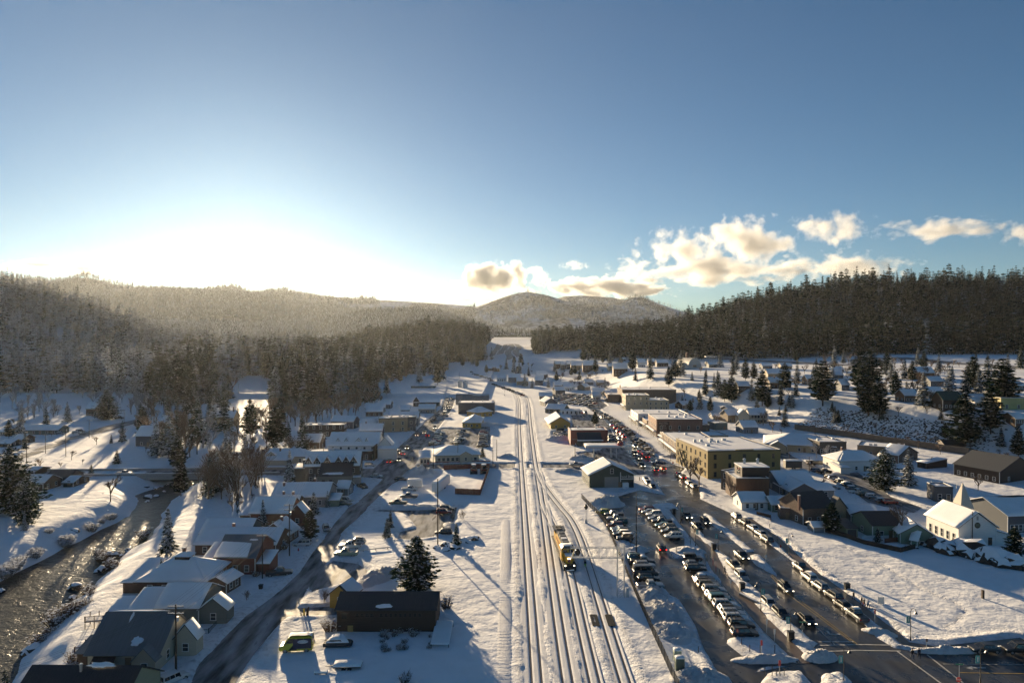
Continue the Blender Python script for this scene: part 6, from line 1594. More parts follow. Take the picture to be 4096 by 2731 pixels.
rest = np.delete(P_, single, 0)
fm = bpy.data.meshes.new('forest')
fm.vertices.add(len(rest)); fm.vertices.foreach_set('co', rest[:, :3].astype(np.float32).ravel())
for nm, arr in (('kind_id', rest[:, 3]), ('size', rest[:, 4] / 22.0), ('turn', frs.rand(len(rest)) * 6.28)):
 a_ = fm.attributes.new(nm, 'FLOAT', 'POINT'); a_.data.foreach_set('value', arr.astype(np.float32))
forest = bpy.data.objects.new('forest', fm); COL.objects.link(forest)
tag(forest, 'mass of conifers covering the hillsides behind the town', 'forest', kind='stuff')
ng = bpy.data.node_groups.new('forest_trees', 'GeometryNodeTree')
ng.interface.new_socket('Geometry', in_out='INPUT', socket_type='NodeSocketGeometry')
ng.interface.new_socket('Geometry', in_out='OUTPUT', socket_type='NodeSocketGeometry')
gi = ng.nodes.new('NodeGroupInput'); go = ng.nodes.new('NodeGroupOutput')
jn = ng.nodes.new('GeometryNodeJoinGeometry')
def named(n):
 a = ng.nodes.new('GeometryNodeInputNamedAttribute'); a.data_type = 'FLOAT'; a.inputs[0].default_value = n
 return a.outputs[0]
k_, s_, t_ = named('kind_id'), named('size'), named('turn')
m2p = ng.nodes.new('GeometryNodeMeshToPoints'); ng.links.new(gi.outputs[0], m2p.inputs[0])
cx_ = ng.nodes.new('ShaderNodeCombineXYZ'); ng.links.new(t_, cx_.inputs[2])
sx_ = ng.nodes.new('ShaderNodeCombineXYZ')
for q in range(3): ng.links.new(s_, sx_.inputs[q])
for q, ob in enumerate(PROTO):
 oi = ng.nodes.new('GeometryNodeObjectInfo'); oi.inputs[0].default_value = ob; oi.inputs[1].default_value = True
 cp = ng.nodes.new('FunctionNodeCompare'); cp.data_type = 'FLOAT'; cp.operation = 'EQUAL'
 cp.inputs[1].default_value = q; cp.inputs['Epsilon'].default_value = .1
 ng.links.new(k_, cp.inputs[0])
 ip = ng.nodes.new('GeometryNodeInstanceOnPoints')
 ng.links.new(m2p.outputs[0], ip.inputs[0]); ng.links.new(cp.outputs[0], ip.inputs['Selection'])
 ng.links.new(oi.outputs['Geometry'], ip.inputs['Instance'])
 ng.links.new(cx_.outputs[0], ip.inputs['Rotation']); ng.links.new(sx_.outputs[0], ip.inputs['Scale'])
 ng.links.new(ip.outputs[0], jn.inputs[0])
ng.links.new(jn.outputs[0], go.inputs[0])
md = forest.modifiers.new('trees', 'NODES'); md.node_group = ng
print('FOREST', len(rest), 'single', len(single), 'placed', N_CON[0])
# ------------------------------------------------------------------ vehicles
M_TYRE = mat('tyre_rubber', (.012, .012, .012), .85); M_RIM = mat('alloy_rim', (.35, .35, .36), .35, .8)
M_HEAD = mat('headlamp_glass', (.75, .75, .72), .15, spec=.8); M_TAIL = mat('tail_lamp', (.35, .015, .012), .25)
M_TAILON = mat('tail_lamp_lit', (.5, .02, .015), .25, emit=(1, .03, .02), es=1.6); M_HEADON = mat('headlamp_lit', (.8, .8, .75), .2, emit=(1, .85, .6), es=4.0)
M_CGLASS = mat('car_glass', (.012, .014, .016), .05, spec=.9)
PAINT = {'white': (.55, .55, .54), 'silver': (.30, .31, .32), 'grey': (.10, .105, .11), 'charcoal': (.035, .037, .04), 'black': (.012, .012, .013), 'red': (.20, .018, .014), 'blue': (.03, .06, .13), 'teal': (.02, .12, .13), 'green': (.035, .06, .035), 'tan': (.24, .19, .12), 'pale green': (.30, .36, .24), 'orange': (.35, .10, .02), 'yellow': (.55, .48, .03)}
def paint(c):
 n = 'car_paint_' + c.replace(' ', '_')
 if n in MATS: return MATS[n]
 m = mat(n, PAINT[c], .38, .0 if c in ('white', 'yellow', 'pale green') else .35, spec=.6)
 b = m.node_tree.nodes['Principled BSDF']; b.inputs['Coat Weight'].default_value = .2; b.inputs['Coat Roughness'].default_value = .08
 return m
# length, width, height, belt height, hood height, cabin: rear belt, rear roof, front roof, front belt (fractions of length from rear), deck height behind cabin
KINDS = {
 'suv': (4.75, 1.90, 1.72, 1.08, 1.02, .01, .07, .60, .74, None), 'sedan': (4.75, 1.84, 1.45, .95, .92, .10, .24, .58, .74, .95),
 'wagon': (4.80, 1.86, 1.60, 1.00, .95, .01, .10, .59, .74, None), 'pickup': (5.70, 2.00, 1.88, 1.20, 1.18, .38, .42, .62, .72, 1.15),
 'jeep': (4.35, 1.90, 1.86, 1.18, 1.12, .02, .04, .62, .68, None), 'van': (5.50, 2.05, 2.55, 1.55, 1.35, .0, .02, .72, .86, None), 'hatch': (4.2, 1.78, 1.52, .98, .94, .02, .13, .60, .76, None)}
def car_geo(kind):
 L, W, H, belt, hood, xb0, xr0, xr1, xb1, deck = KINDS[kind]
 X = lambda f: -L / 2 + L * f
 body, glass = MB(), {}
 zl = .30 if kind in ('sedan', 'hatch') else .40
 # lower body: stations along the length with rounded nose and tail
 dk = deck if deck else belt
 st = [(0, .86, dk - .14, zl + .12), (.02, .95, dk - .03, zl), (.12, 1.0, dk, zl), (xb0 + .02 if deck else .3, 1.0, dk if deck else belt, zl), (.5, 1.0, belt, zl), (xb1, 1.0, belt - .02, zl), (.86, .98, hood - .04, zl), (.96, .93, hood - .14, zl), (1.0, .80, hood - .34, zl + .14)]
 st.sort(key=lambda s: s[0])
 rings = []
 for f, w, zt, zb in st:
  x = X(f); w2 = W / 2 * w
  rings.append([(x, -w2 * .94, zb), (x, -w2, zb + .22), (x, -w2, zt - .22), (x, -w2 * .90, zt), (x, w2 * .90, zt), (x, w2, zt - .22), (x, w2, zb + .22), (x, w2 * .94, zb)])
 n0 = len(body.v)
 for r_ in rings: body.v += r_
 for i in range(len(rings) - 1):
  for k in range(8):
   a, b = n0 + i * 8 + k, n0 + i * 8 + (k + 1) % 8
   body.f.append((a, b, b + 8, a + 8)); body.m.append(0)
 body.f.append(tuple(n0 + k for k in reversed(range(8)))); body.m.append(0)
 body.f.append(tuple(n0 + (len(rings) - 1) * 8 + k for k in range(8))); body.m.append(0)
 # cabin
 wb, wr = W / 2 * .93, W / 2 * (.74 if kind not in ('van', 'jeep') else .86)
 B = [(X(xb0), -wb, belt - .04), (X(xb1), -wb, belt - .06), (X(xb1), wb, belt - .06), (X(xb0), wb, belt - .04)]
 T = [(X(xr0), -wr, H - .03), (X(xr1), -wr, H - .02), (X(xr1), wr, H - .02), (X(xr0), wr, H - .03)]
 body.hexa(B + T)
 cr = .06
 T2 = [(X(xr0) + .15, -wr * .8, H + .03), (X(xr1) - .15, -wr * .8, H + .03), (X(xr1) - .15, wr * .8, H + .03), (X(xr0) + .15, wr * .8, H + .03)]
 body.hexa(T + T2)
 # bed of a pickup
 def pane(a, b, c, d, s=.86, off=.02):
  a, b, c, d = map(Vector, (a, b, c, d)); ctr = (a + b + c + d) / 4
  nr = (b - a).cross(d - a).normalized()
  mb = MB(); mb.poly([ctr + (p - ctr) * s + nr * off for p in (a, b, c, d)]); return mb
 ws = pane(B[1], B[2], T[2], T[1], .88); rw = pane(B[3], B[0], T[0], T[3], .82)
 sl = MB(); sr = MB()
 for side, mbx in ((0, sl), (1, sr)):
  lo0, lo1, hi1, hi0 = (B[0], B[1], T[1], T[0]) if side == 0 else (B[2], B[3], T[3], T[2])
  lo0, lo1, hi1, hi0 = map(Vector, (lo0, lo1, hi1, hi0))
  nr = (lo1 - lo0).cross(hi0 - lo0).normalized() * .02
  for u0, u1 in ((.05, .34), (.37, .64), (.67, .95)) if kind not in ('pickup',) else ((.08, .46), (.5, .93)):
   P = lambda u, v: lo0.lerp(lo1, u).lerp(hi0.lerp(hi1, u), v) + nr
   mbx.poly([P(u0, .14), P(u1, .14), P(u1, .88), P(u0, .88)])
 wheel = MB(); r = .36 if kind not in ('pickup', 'jeep', 'van') else .41
 wheel.tube((0, -.11, 0), (0, .11, 0), r, r, 14)
 rim = MB(); rim.tube((0, -.125, 0), (0, .125, 0), r * .62, r * .62, 10)
 wx = (X(.18), X(.81))
 hl = MB(); hl.box(-.06, .05, -.17, .17, -.08, .08)
 return dict(L=L, W=W, H=H, body=body, ws=ws, rw=rw, sl=sl, sr=sr, wheel=wheel, rim=rim, r=r, wx=wx, lamp=hl, hood=hood, belt=belt, deck=dk, xr=(X(xr0), X(xr1)), wr=wr, xb=(X(xb0), X(xb1)))
GEO = {k: car_geo(k) for k in KINDS}
CM = {}
def cmesh(kind, part, m, smooth=False):
 k = (kind, part, m.name)
 if k not in CM: CM[k] = GEO[kind][part].mesh(part, m, smooth)
 return CM[k]
CARN = [0]
def car(p, yaw, kind, col, label, group=None, full=True, lit=0, snow=0.0, rack=False, name=None):
 g = GEO[kind]; CARN[0] += 1
 name = name or {'pickup': 'pickup_truck', 'van': 'van', 'jeep': 'off_road_car', 'suv': 'sport_utility_car', 'sedan': 'sedan_car', 'wagon': 'estate_car', 'hatch': 'hatchback_car'}[kind]
 cat = {'pickup': 'pickup truck', 'van': 'van'}.get(kind, 'car')
 pm = paint(col)
 if not full:
  k = ('far', kind, col, lit, snow > 0)
  if k not in CM:
   mb = MB(); mb.add(g['body'], mi=0)
   for q in ('ws', 'rw', 'sl', 'sr'): mb.add(g[q], mi=1)
   for x in g['wx']:
    for y in (-1, 1): mb.add(g['wheel'], Matrix.Translation((x, y * (g['W'] / 2 - .1), g['r'])), 2)
   for y in (-1, 1):
    mb.add(g['lamp'], Matrix.Translation((g['L'] / 2 - .06, y * g['W'] * .33, g['hood'] - .28)), 3)
    mb.add(g['lamp'], Matrix.Translation((-g['L'] / 2 + .03, y * g['W'] * .38, g['deck'] - .26)), 4)
   if snow: mb.box(g['xr'][0] + .1, g['xr'][1] - .1, -g['wr'] * .85, g['wr'] * .85, g['H'] + .03, g['H'] + .13, 5)
   CM[k] = mb.mesh('car', [pm, M_CGLASS, M_TYRE, M_HEADON if lit & 1 else M_HEAD, M_TAILON if lit & 2 else M_TAIL, M_SNOW])
  return tag(inst(name, CM[k], None, p, (0, 0, yaw)), label, cat, group)
 e = empty(name, p, yaw); tag(e, label, cat, group)
 inst('body', cmesh(kind, 'body', pm), e)
 inst('windscreen', cmesh(kind, 'ws', M_CGLASS), e); inst('rear_window', cmesh(kind, 'rw', M_CGLASS), e)
 inst('side_windows', cmesh(kind, 'sl', M_CGLASS), e); inst('side_windows', cmesh(kind, 'sr', M_CGLASS), e)
 for x in g['wx']:
  for y in (-1, 1):
   w = inst('wheel', cmesh(kind, 'wheel', M_TYRE), e, (x, y * (g['W'] / 2 - .12), g['r'])); inst('rim', cmesh(kind, 'rim', M_RIM), w)
 for y in (-1, 1):
  inst('headlight', cmesh(kind, 'lamp', M_HEADON if lit & 1 else M_HEAD), e, (g['L'] / 2 - .08, y * g['W'] * .34, g['hood'] - .27))
  inst('tail_light', cmesh(kind, 'lamp', M_TAILON if lit & 2 else M_TAIL), e, (-g['L'] / 2 + .02, y * g['W'] * .39, g['deck'] - .24))
  mb = MB(); 
 k = ('mirror', kind)
 if k not in CM:
  mb = MB()
  for y in (-1, 1): mb.box(g['xb'][1] - .45, g['xb'][1] - .25, y * g['W'] / 2 - .02 if y > 0 else -g['W'] / 2 - .2, y * g['W'] / 2 + .2 if y > 0 else -g['W'] / 2 + .02, g['belt'] - .02, g['belt'] + .14)
  CM[k] = mb.mesh('mirrors', M_BLACK)
 inst('mirrors', CM[k], e)
 if kind == 'pickup':
  k = ('bed', col)
  if k not in CM:
   mb = MB(); mb.box(-g['L'] / 2 + .12, g['xb'][0] - .05, -g['W'] / 2 * .82, g['W'] / 2 * .82, g['deck'] - .03, g['deck'] + .015); CM[k] = mb.mesh('load_bed', M_BLACK)
  inst('load_bed', CM[k], e)
 if rack or kind in ('suv', 'wagon'):
  k = ('rack', kind)
  if k not in CM:
   mb = MB()
   for y in (-1, 1): mb.box(g['xr'][0] + .15, g['xr'][1] - .15, y * g['wr'] * .88 - .03, y * g['wr'] * .88 + .03, g['H'] + .03, g['H'] + .09)
   if rack or True:
    for f in (.3, .7): x = g['xr'][0] + (g['xr'][1] - g['xr'][0]) * f; mb.box(x - .03, x + .03, -g['wr'] * .88, g['wr'] * .88, g['H'] + .08, g['H'] + .12)
   CM[k] = mb.mesh('roof_rack', M_DARKMETAL)
  inst('roof_rack', CM[k], e)
 if snow:
  mb = MB(); a, b_ = g['xr'][0] + .05, g['xr'][1] - .05
  snow_slope(mb, (a, -g['wr'] * .95, g['H'] + .02), (b_, -g['wr'] * .95, g['H'] + .02), (b_, g['wr'] * .95, g['H'] + .03), (a, g['wr'] * .95, g['H'] + .03), t=.18 * snow, seed=CARN[0], cell=.5)
  mb.build('roof_snow', M_SNOW, e, smooth=True)
 return e
ORD = ['first', 'second', 'third', 'fourth', 'fifth', 'sixth', 'seventh', 'eighth', 'ninth', 'tenth', 'eleventh', 'twelfth', 'thirteenth', 'fourteenth', 'fifteenth', 'sixteenth', 'seventeenth', 'eighteenth', 'nineteenth', 'twentieth', 'twenty-first', 'twenty-second', 'twenty-third', 'twenty-fourth']
KW = {'suv': 'SUV', 'sedan': 'saloon', 'wagon': 'estate car', 'pickup': 'pickup truck', 'jeep': 'off-road car', 'van': 'van', 'hatch': 'hatchback'}
CZ = .06
CYC = [('suv', 'charcoal'), ('pickup', 'black'), ('suv', 'grey'), ('wagon', 'silver'), ('suv', 'white'), ('sedan', 'black'), ('suv', 'black'), ('pickup', 'white'), ('hatch', 'grey'), ('jeep', 'charcoal'), ('suv', 'blue'), ('sedan', 'silver'), ('wagon', 'green'), ('suv', 'red')]
def row_px(zoom, pts, kinds, yaw, where, group, order=None, full=True, jit=.05, zc=.8, lit=0, snow=.15):
 """parked cars listed from the far end; yaw is the way the nose points"""
 n = len(pts)
 for i, q in enumerate(pts):
  (c,) = zoom(q) if zoom else (q,)
  k, col = kinds[i] if kinds else CYC[(i * 5 + n) % len(CYC)]
  p = at(c[0], c[1], zc); p.z = CZ
  lb = f'{col} {KW[k]}, {ORD[n - 1 - i]} from near end of {where}'
  car(p, yaw + R.uniform(-jit, jit), k, col, lb, group, full, lit, snow=1.0 if R.random() < snow else 0)
S_, P_k = 'suv', 'pickup'
row_px(Z3, [(1095, 95), (1190, 120), (1215, 155), (1235, 185), (1200, 212), (1235, 240), (1250, 262), (1258, 285), (1285, 322)],
 [('hatch', 'yellow'), ('pickup', 'charcoal'), ('pickup', 'silver'), ('suv', 'green'), ('suv', 'red'), ('sedan', 'silver'), ('suv', 'grey'), ('wagon', 'charcoal'), ('jeep', 'charcoal')], pi, 'the far parking row along the rail fence', 'cars parked along the rail fence, far row')
row_px(Z4, [(110, 488), (150, 520), (170, 555), (160, 585), (175, 622), (205, 668), (215, 728)],
 [('suv', 'teal'), ('pickup', 'charcoal'), ('suv', 'silver'), ('suv', 'grey'), ('van', 'grey'), ('suv', 'black'), ('pickup', 'silver')], 0, 'the near parking row along the rail fence', 'cars parked along the rail fence, near row')
row_px(Z4, [(185, 75), (208, 95), (250, 118), (268, 150), (315, 178), (330, 208), (362, 230), (385, 262), (415, 302)],
 [('wagon', 'red'), ('sedan', 'silver'), ('suv', 'white'), ('wagon', 'silver'), ('pickup', 'black'), ('sedan', 'teal'), ('suv', 'tan'), ('suv', 'charcoal'), ('suv', 'white')], pi, 'the far parking row beside the footway', 'cars parked beside the footway, far row')
row_px(Z4, [(582, 492), (590, 540), (608, 582), (675, 662), (690, 692), (715, 722), (765, 762), (790, 806), (815, 842), (860, 888), (905, 928), (930, 966), (955, 1008), (1000, 1060), (1025, 1132)],
 [('jeep', 'charcoal'), ('sedan', 'grey'), ('suv', 'black'), ('sedan', 'charcoal'), ('wagon', 'black'), ('suv', 'tan'), ('suv', 'silver'), ('wagon', 'grey'), ('jeep', 'teal'), ('suv', 'white'), ('wagon', 'charcoal'), ('suv', 'silver'), ('suv', 'white'), ('suv', 'charcoal'), ('suv', 'black')], 0, 'the long near parking row beside the footway', 'cars parked beside the footway, near row', snow=.1)
row_px(Z4, [(955, 132), (1025, 182), (1098, 228), (1165, 278), (1215, 328)], [('suv', 'silver'), ('wagon', 'charcoal'), ('sedan', 'white'), ('sedan', 'silver'), ('suv', 'grey')], pi / 2 + .05, 'the far kerb row beside the snow field', 'cars at the east kerb, far row')
row_px(Z4, [(1510, 572), (1580, 652), (1672, 728), (1785, 808), (1865, 885), (1985, 978)], [('pickup', 'charcoal'), ('suv', 'white'), ('suv', 'silver'), ('suv', 'grey'), ('sedan', 'black'), ('pickup', 'grey')], pi / 2 + .05, 'the near kerb row beside the snow field', 'cars at the east kerb, near row')
def one(zoom, q, yaw, kind, col, label, lit=0, full=True, snow=0, zc=.8, **kw):
 (c,) = zoom(q) if zoom else (q,)
 p = at(c[0], c[1], zc); p.z = CZ
 return car(p, yaw, kind, col, label, None, full, lit, snow, **kw)
DN = -pi / 2 + .03
one(Z4, (935, 552), DN, 'pickup', 'tan', 'tan pickup truck parked at the west kerb behind the big moving pickup'); one(Z4, (1002, 645), DN, 'suv', 'silver', 'silver sport utility car parked at the west kerb before the ticket box', snow=.3)
one(Z4, (1238, 880), DN, 'suv', 'white', 'white hatch-backed car parked at the west kerb by the young tree'); one(Z4, (1338, 968), DN, 'suv', 'charcoal', 'dark sport utility car parked behind the white one at the west kerb')
one(Z4, (530, 132), DN, 'pickup', 'grey', 'grey pickup truck driving down the far part of main street', 1); one(Z4, (690, 178), DN, 'suv', 'charcoal', 'dark car driving beside the snowy median', 1); one(Z4, (620, 218), DN, 'pickup', 'black', 'black pickup truck parked before the snowy footway')
one(Z4, (1000, 472), DN, 'pickup', 'charcoal', 'big dark pickup truck driving past the end of the median', 1)
w = one(Z4, (1375, 742), DN, 'wagon', 'grey', 'grey estate car with a black roof box driving down the street', 1)
mb = MB(); mb.hexa([(-1.5, -.4, 1.72), (.6, -.4, 1.72), (.6, .4, 1.72), (-1.5, .4, 1.72), (-1.3, -.33, 2.1), (.2, -.33, 2.1), (.2, .33, 2.1), (-1.3, .33, 2.1)]); mb.build('roof_box', M_BLACK, w)
one(Z4, (1560, 1012), DN, 'sedan', 'black', 'black saloon car nearest the crossing on main street', 1)
one(Z4, (310, 402), pi / 2, 'suv', 'charcoal', 'dark car with lit red tail lamps driving through the car park', 2)
one(Z5, (1392, 1298), pi, 'sedan', 'charcoal', 'dark grey saloon parked by the snowbank at the right'); one(Z5, (1640, 1303), pi, 'suv', 'black', 'black car cut off by the right edge of the street')
# upper main street
row_px(Y5, [(800, 690), (825, 705), (850, 715), (880, 725), (905, 735), (930, 748), (955, 762), (985, 775), (1020, 802), (1050, 820), (1075, 845), (1100, 862), (1130, 882), (1160, 905), (1185, 925), (1215, 950), (1245, 1000), (1280, 1020), (1310, 1045), (1350, 1075), (1380, 1100), (1415, 1130), (1445, 1162)][:23], None, .35, 'the slanted row before the brick shops', 'cars parked at a slant before the brick shops', full=False, snow=.25)
for i, (q, kd, cl, yw, lt, lb) in enumerate([((1330, 1312), 'pickup', 'black', DN, 1, 'black pickup driving down at the street corner'), ((1485, 1358), 'suv', 'teal', pi / 2, 2, 'teal car driving away by the ochre hotel'), ((1572, 1345), 'jeep', 'orange', pi / 2, 2, 'orange boxy car driving away by the ochre hotel'), ((1300, 1225), 'suv', 'silver', DN, 1, 'silver car leading the queue down main street'), ((1250, 1175), 'suv', 'grey', DN, 1, 'grey car second in the queue down main street'), ((1298, 1142), 'wagon', 'white', pi / 2, 2, 'white car driving up behind the slanted row'),
 ((1345, 1170), 'hatch', 'white', pi / 2, 2, 'white hatchback driving up past the corner'), ((1385, 1208), 'pickup', 'red', pi / 2, 2, 'dark red pickup driving up near the corner'), ((1522, 1282), 'pickup', 'blue', pi, 0, 'dark blue pickup turning out of the side street'), ((1075, 1005), 'wagon', 'white', DN, 1, 'white car in the middle of main street'), ((1125, 985), 'suv', 'black', pi / 2, 2, 'black car in the middle of main street'), ((1100, 950), 'sedan', 'grey', pi / 2, 2, 'grey saloon heading up main street'), ((1057, 925), 'suv', 'tan', pi / 2, 2, 'tan car heading up main street'),
 ((1030, 885), 'suv', 'charcoal', pi / 2, 2, 'dark car heading up the far main street'), ((985, 850), 'sedan', 'white', pi / 2, 2, 'white saloon heading up the far main street'), ((1255, 1095), 'jeep', 'black', DN, 1, 'black boxy car third in the queue down main street'), ((875, 765), 'suv', 'white', DN, 1, 'white car coming down the far main street'), ((690, 720), 'van', 'silver', DN, 0, 'silver van beside the low white building'), ((1748, 1412), 'suv', 'silver', pi / 2, 0, 'silver car parked at the ochre hotel'), ((1795, 1445), 'jeep', 'charcoal', pi / 2, 2, 'dark boxy car parked at the ochre hotel'), ((1870, 1512), 'suv', 'white', pi / 2, 0, 'sunlit white car parked below the ochre hotel'), ((1925, 1550), 'suv', 'grey', pi / 2, 0, 'grey car parked below the ochre hotel'),
 ((1380, 1478), 'suv', 'blue', DN, 0, 'blue-grey car parked beside the green shop'), ((1402, 1512), 'suv', 'silver', DN, 0, 'silver car parked beside the green shop'), ((1455, 1548), 'sedan', 'black', DN, 0, 'black saloon parked beside the green shop'), ((985, 975), 'sedan', 'black', 0, 0, 'black car right of the filling station, far one'), ((995, 1000), 'suv', 'charcoal', 0, 0, 'dark car right of the filling station, middle one'), ((1000, 1028), 'suv', 'grey', 0, 0, 'grey car right of the filling station, near one'), ((585, 1300), 'pickup', 'silver', pi, 0, 'silver pickup waiting at the level crossing')]):
 one(Y5, q, yw, kd, cl, lb, lt, full=i in (0, 1, 2, 8, 28), zc=.8)
row_px(Y5, [(400, 905), (372, 935), (400, 945), (425, 955), (450, 968), (480, 950)], None, pi, 'the row before the railway depot', 'cars before the depot', full=False)
row_px(Y5, [(835, 862), (860, 876), (890, 888)], None, .3, 'the row behind the filling station', 'cars behind the filling station', full=False)
# west street and its car park
for i, (q, kd, cl, yw, lt, lb) in enumerate([((1860, 872), 'pickup', 'charcoal', DN, 1, 'dark pickup coming down the west street'), ((1780, 912), 'suv', 'tan', DN, 1, 'tan car coming down the west street'), ((1826, 922), 'suv', 'white', pi / 2, 2, 'white car driving up the west street beside a tan one'), ((1786, 978), 'hatch', 'black', DN, 1, 'black hatchback nearest the west junction'), ((1700, 992), 'wagon', 'grey', pi / 2, 2, 'grey car with roof load at the west junction'), ((1945, 758), 'suv', 'red', DN, 1, 'red car parked before the tan shop'), ((2012, 735), 'suv', 'black', DN, 1, 'black car further up the west street'), ((2042, 760), 'suv', 'charcoal', pi / 2, 2, 'dark car driving up past the tan shop'), ((2106, 697), 'van', 'white', DN, 1, 'white minibus on the west street'),
 ((1525, 1028), 'suv', 'white', 0, 0, 'white car parked beside the inn'), ((1580, 1122), 'sedan', 'white', -.2, 0, 'white saloon standing at the inn corner'), ((1802, 1152), 'wagon', 'charcoal', 0, 0, 'dark car turning at the west junction'), ((1455, 1218), 'pickup', 'black', -.9, 0, 'black pickup beside the blue portable toilet'), ((1305, 1340), 'wagon', 'silver', 0, 0, 'silver car parked in the yard, far one'), ((1292, 1372), 'wagon', 'green', 0, 0, 'dark green car parked in the yard, near one')]):
 one(Y3, q, yw, kd, cl, lb, lt, full=i > 8)
row_px(Y4, [(800, 500), (855, 545), (790, 615), (725, 642), (875, 690), (825, 697), (838, 740), (816, 775), (797, 802), (850, 800), (802, 832), (792, 862), (822, 897)], None, DN, 'the traffic queue on the far west street', 'queue on the far west street', full=False, lit=1, snow=0)
row_px(Y4, [(735, 1082), (730, 1106), (722, 1130), (712, 1155), (700, 1176), (682, 1198), (662, 1218)], None, 0, 'the left row of the far car park', 'far car park, left row', full=False)
row_px(Y4, [(990, 1066), (980, 1084), (960, 1136), (972, 1152), (950, 1168), (922, 1190)], None, pi, 'the middle row of the far car park', 'far car park, middle row', full=False)
row_px(Y4, [(1240, 1060), (1240, 1080), (1235, 1106), (1230, 1130), (1236, 1156), (1230, 1180), (1230, 1206), (1230, 1230)], None, 0, 'the right row of the far car park', 'far car park, right row', full=False)
row_px(Y4, [(640, 948), (655, 935), (668, 922), (680, 910), (730, 875)], None, DN, 'the kerb row before the tan shop', 'cars at the kerb before the tan shop', full=False)
row_px(Z5, [(255, 22), (305, 45), (365, 72), (252, 92), (402, 100), (432, 125), (482, 140), (552, 158), (620, 190), (680, 200)], None, 0, 'the yard behind the dark brick house', 'cars in the yard behind the dark brick house', full=False, snow=.4)
row_px(Y6, [(1845, 1285), (1900, 1290), (1950, 1280), (1905, 1370), (1990, 1380), (2070, 1450), (2120, 1475), (2190, 1500), (2230, 1530)], None, .1, 'the yard before the white hip roofed house', 'cars before the white hip roofed house', full=False, snow=.4)
far_pts = []
for k in range(6):
 for i in range(8): far_pts.append((330 + 58 * i + 16 * k + R.uniform(-6, 6), 515 + 17 * k + 5.5 * i * (k / 5) + R.uniform(-3, 3)))
for i, q in enumerate(far_pts):
 (c,) = Y5(q); k, cl = CYC[(i * 5) % len(CYC)]; p = at(c[0], c[1], .8); p.z = CZ + .25
 car(p, R.choice((0, pi, .3)), k, cl, 'car glinting in the packed far car park beyond the depot', 'cars in the packed far car park', False, 0, .3)
rail_pts = [(1105 + 25 * i + R.uniform(-6, 6), 440 + 9.5 * i + .0 * i * i + R.uniform(-4, 4)) for i in range(24)]
for i, q in enumerate(rail_pts):
 (c,) = Y4(q); k, cl = CYC[(i * 3) % len(CYC)]; p = at(c[0], c[1], .8); p.z = hz1(p.x, p.y) + .4
 car(p, R.choice((2.6, -.5)), k, cl, 'small distant car parked beyond the curve of the tracks', 'cars beyond the curve of the tracks', False)
# left side, single vehicles
one(Z2, (660, 368), pi + .05, 'suv', 'white', 'white sport utility car in the drive beside the tall utility pole')
one(Z2, (465, 618), .25, 'pickup', 'charcoal', 'dark pickup beside the red house'); one(Z2, (1075, 388), pi - .05, 'pickup', 'white', 'white pickup with a cap parked across from the red house', snow=1)
one(Z2, (1040, 452), pi, 'pickup', 'pale green', 'old pale green pickup under snow', snow=2.2); one(Z2, (1125, 355), pi, 'wagon', 'silver', 'snowed-over car behind the white pickup', snow=2.5)
one(Z2, (868, 238), -1.2, 'wagon', 'silver', 'silver estate car nosed into the hedge by the street'); one(Z2, (1485, 18), pi - .1, 'pickup', 'tan', 'tan pickup on the snowy yard'); one(Z2, (1878, 98), 0, 'suv', 'red', 'dark red car in the wet yard by the tall pole'); one(Z2, (1905, 70), 0, 'suv', 'charcoal', 'dark car behind the dark red one'); one(Z2, (1875, 272), pi, 'suv', 'black', 'black car beside the foot of the tall pole')
one(Y3, (1880, 1242), 0, 'pickup', 'white', 'white work pickup in the ploughed yard'); one(Y3, (1872, 1305), pi, 'pickup', 'grey', 'grey pickup half behind a tan one in the ploughed yard'); one(Y2, (1115, 988), .02, 'pickup', 'silver', 'silver pickup crossing the bridge'); one(Z1, (1490, 1525), 1.0, 'jeep', 'white', 'white off-road car cut off by the lower edge beside the pole')
for i, q in enumerate([(545, 650), (690, 640), (720, 625), (1070, 505)]):
 (c,) = Y2(q); p = gp(*c); p.z += .1; car(p, .1, *[('wagon', 'silver'), ('suv', 'white'), ('suv', 'tan'), ('pickup', 'charcoal')][i], ['silver car before the long teal house', 'white car by the village lane', 'tan car by the village lane', 'dark pickup by the forest cabin'][i], full=False, snow=.5)
v = one(Z2, (615, 1235), pi + .1, 'van', 'yellow', 'yellow and black lettered delivery van under a cap of snow', snow=1.6, zc=1.1)
mb = MB(); mb.box(-2.6, .4, 1.035, 1.045, .75, 2.35); 
M_WRAP = mat('van_wrap', (.05, .04, .07), .4, var=.5, vs=1.5); mb.build('wrap_panel', M_WRAP, v)
mb = MB(); mb.hexa([(-.2, 1.036, .5), (1.2, 1.036, .5), (1.2, 1.04, .5), (-.2, 1.04, .5), (-.2, 1.036, 1.6), (.2, 1.036, 1.6), (.2, 1.04, 1.6), (-.2, 1.04, 1.6)]); mb.build('black_swoosh', M_BLACK, v)
mb = MB(); mb.tube((-1.2, 1.045, 1.9), (-1.2, 1.06, 1.9), .9, .9, 20); ov_ = mb.build('white_oval', M_TRIM, v); ov_.scale = (1, 1, .32); ov_.location = (0, 0, 1.9 * .68)
inst('lettering', text_mesh('Alpine Locks', .36, mat('van_blue', (.02, .06, .25), .4)), v, (-1.2, 1.065, 1.83), (pi / 2, 0, pi))
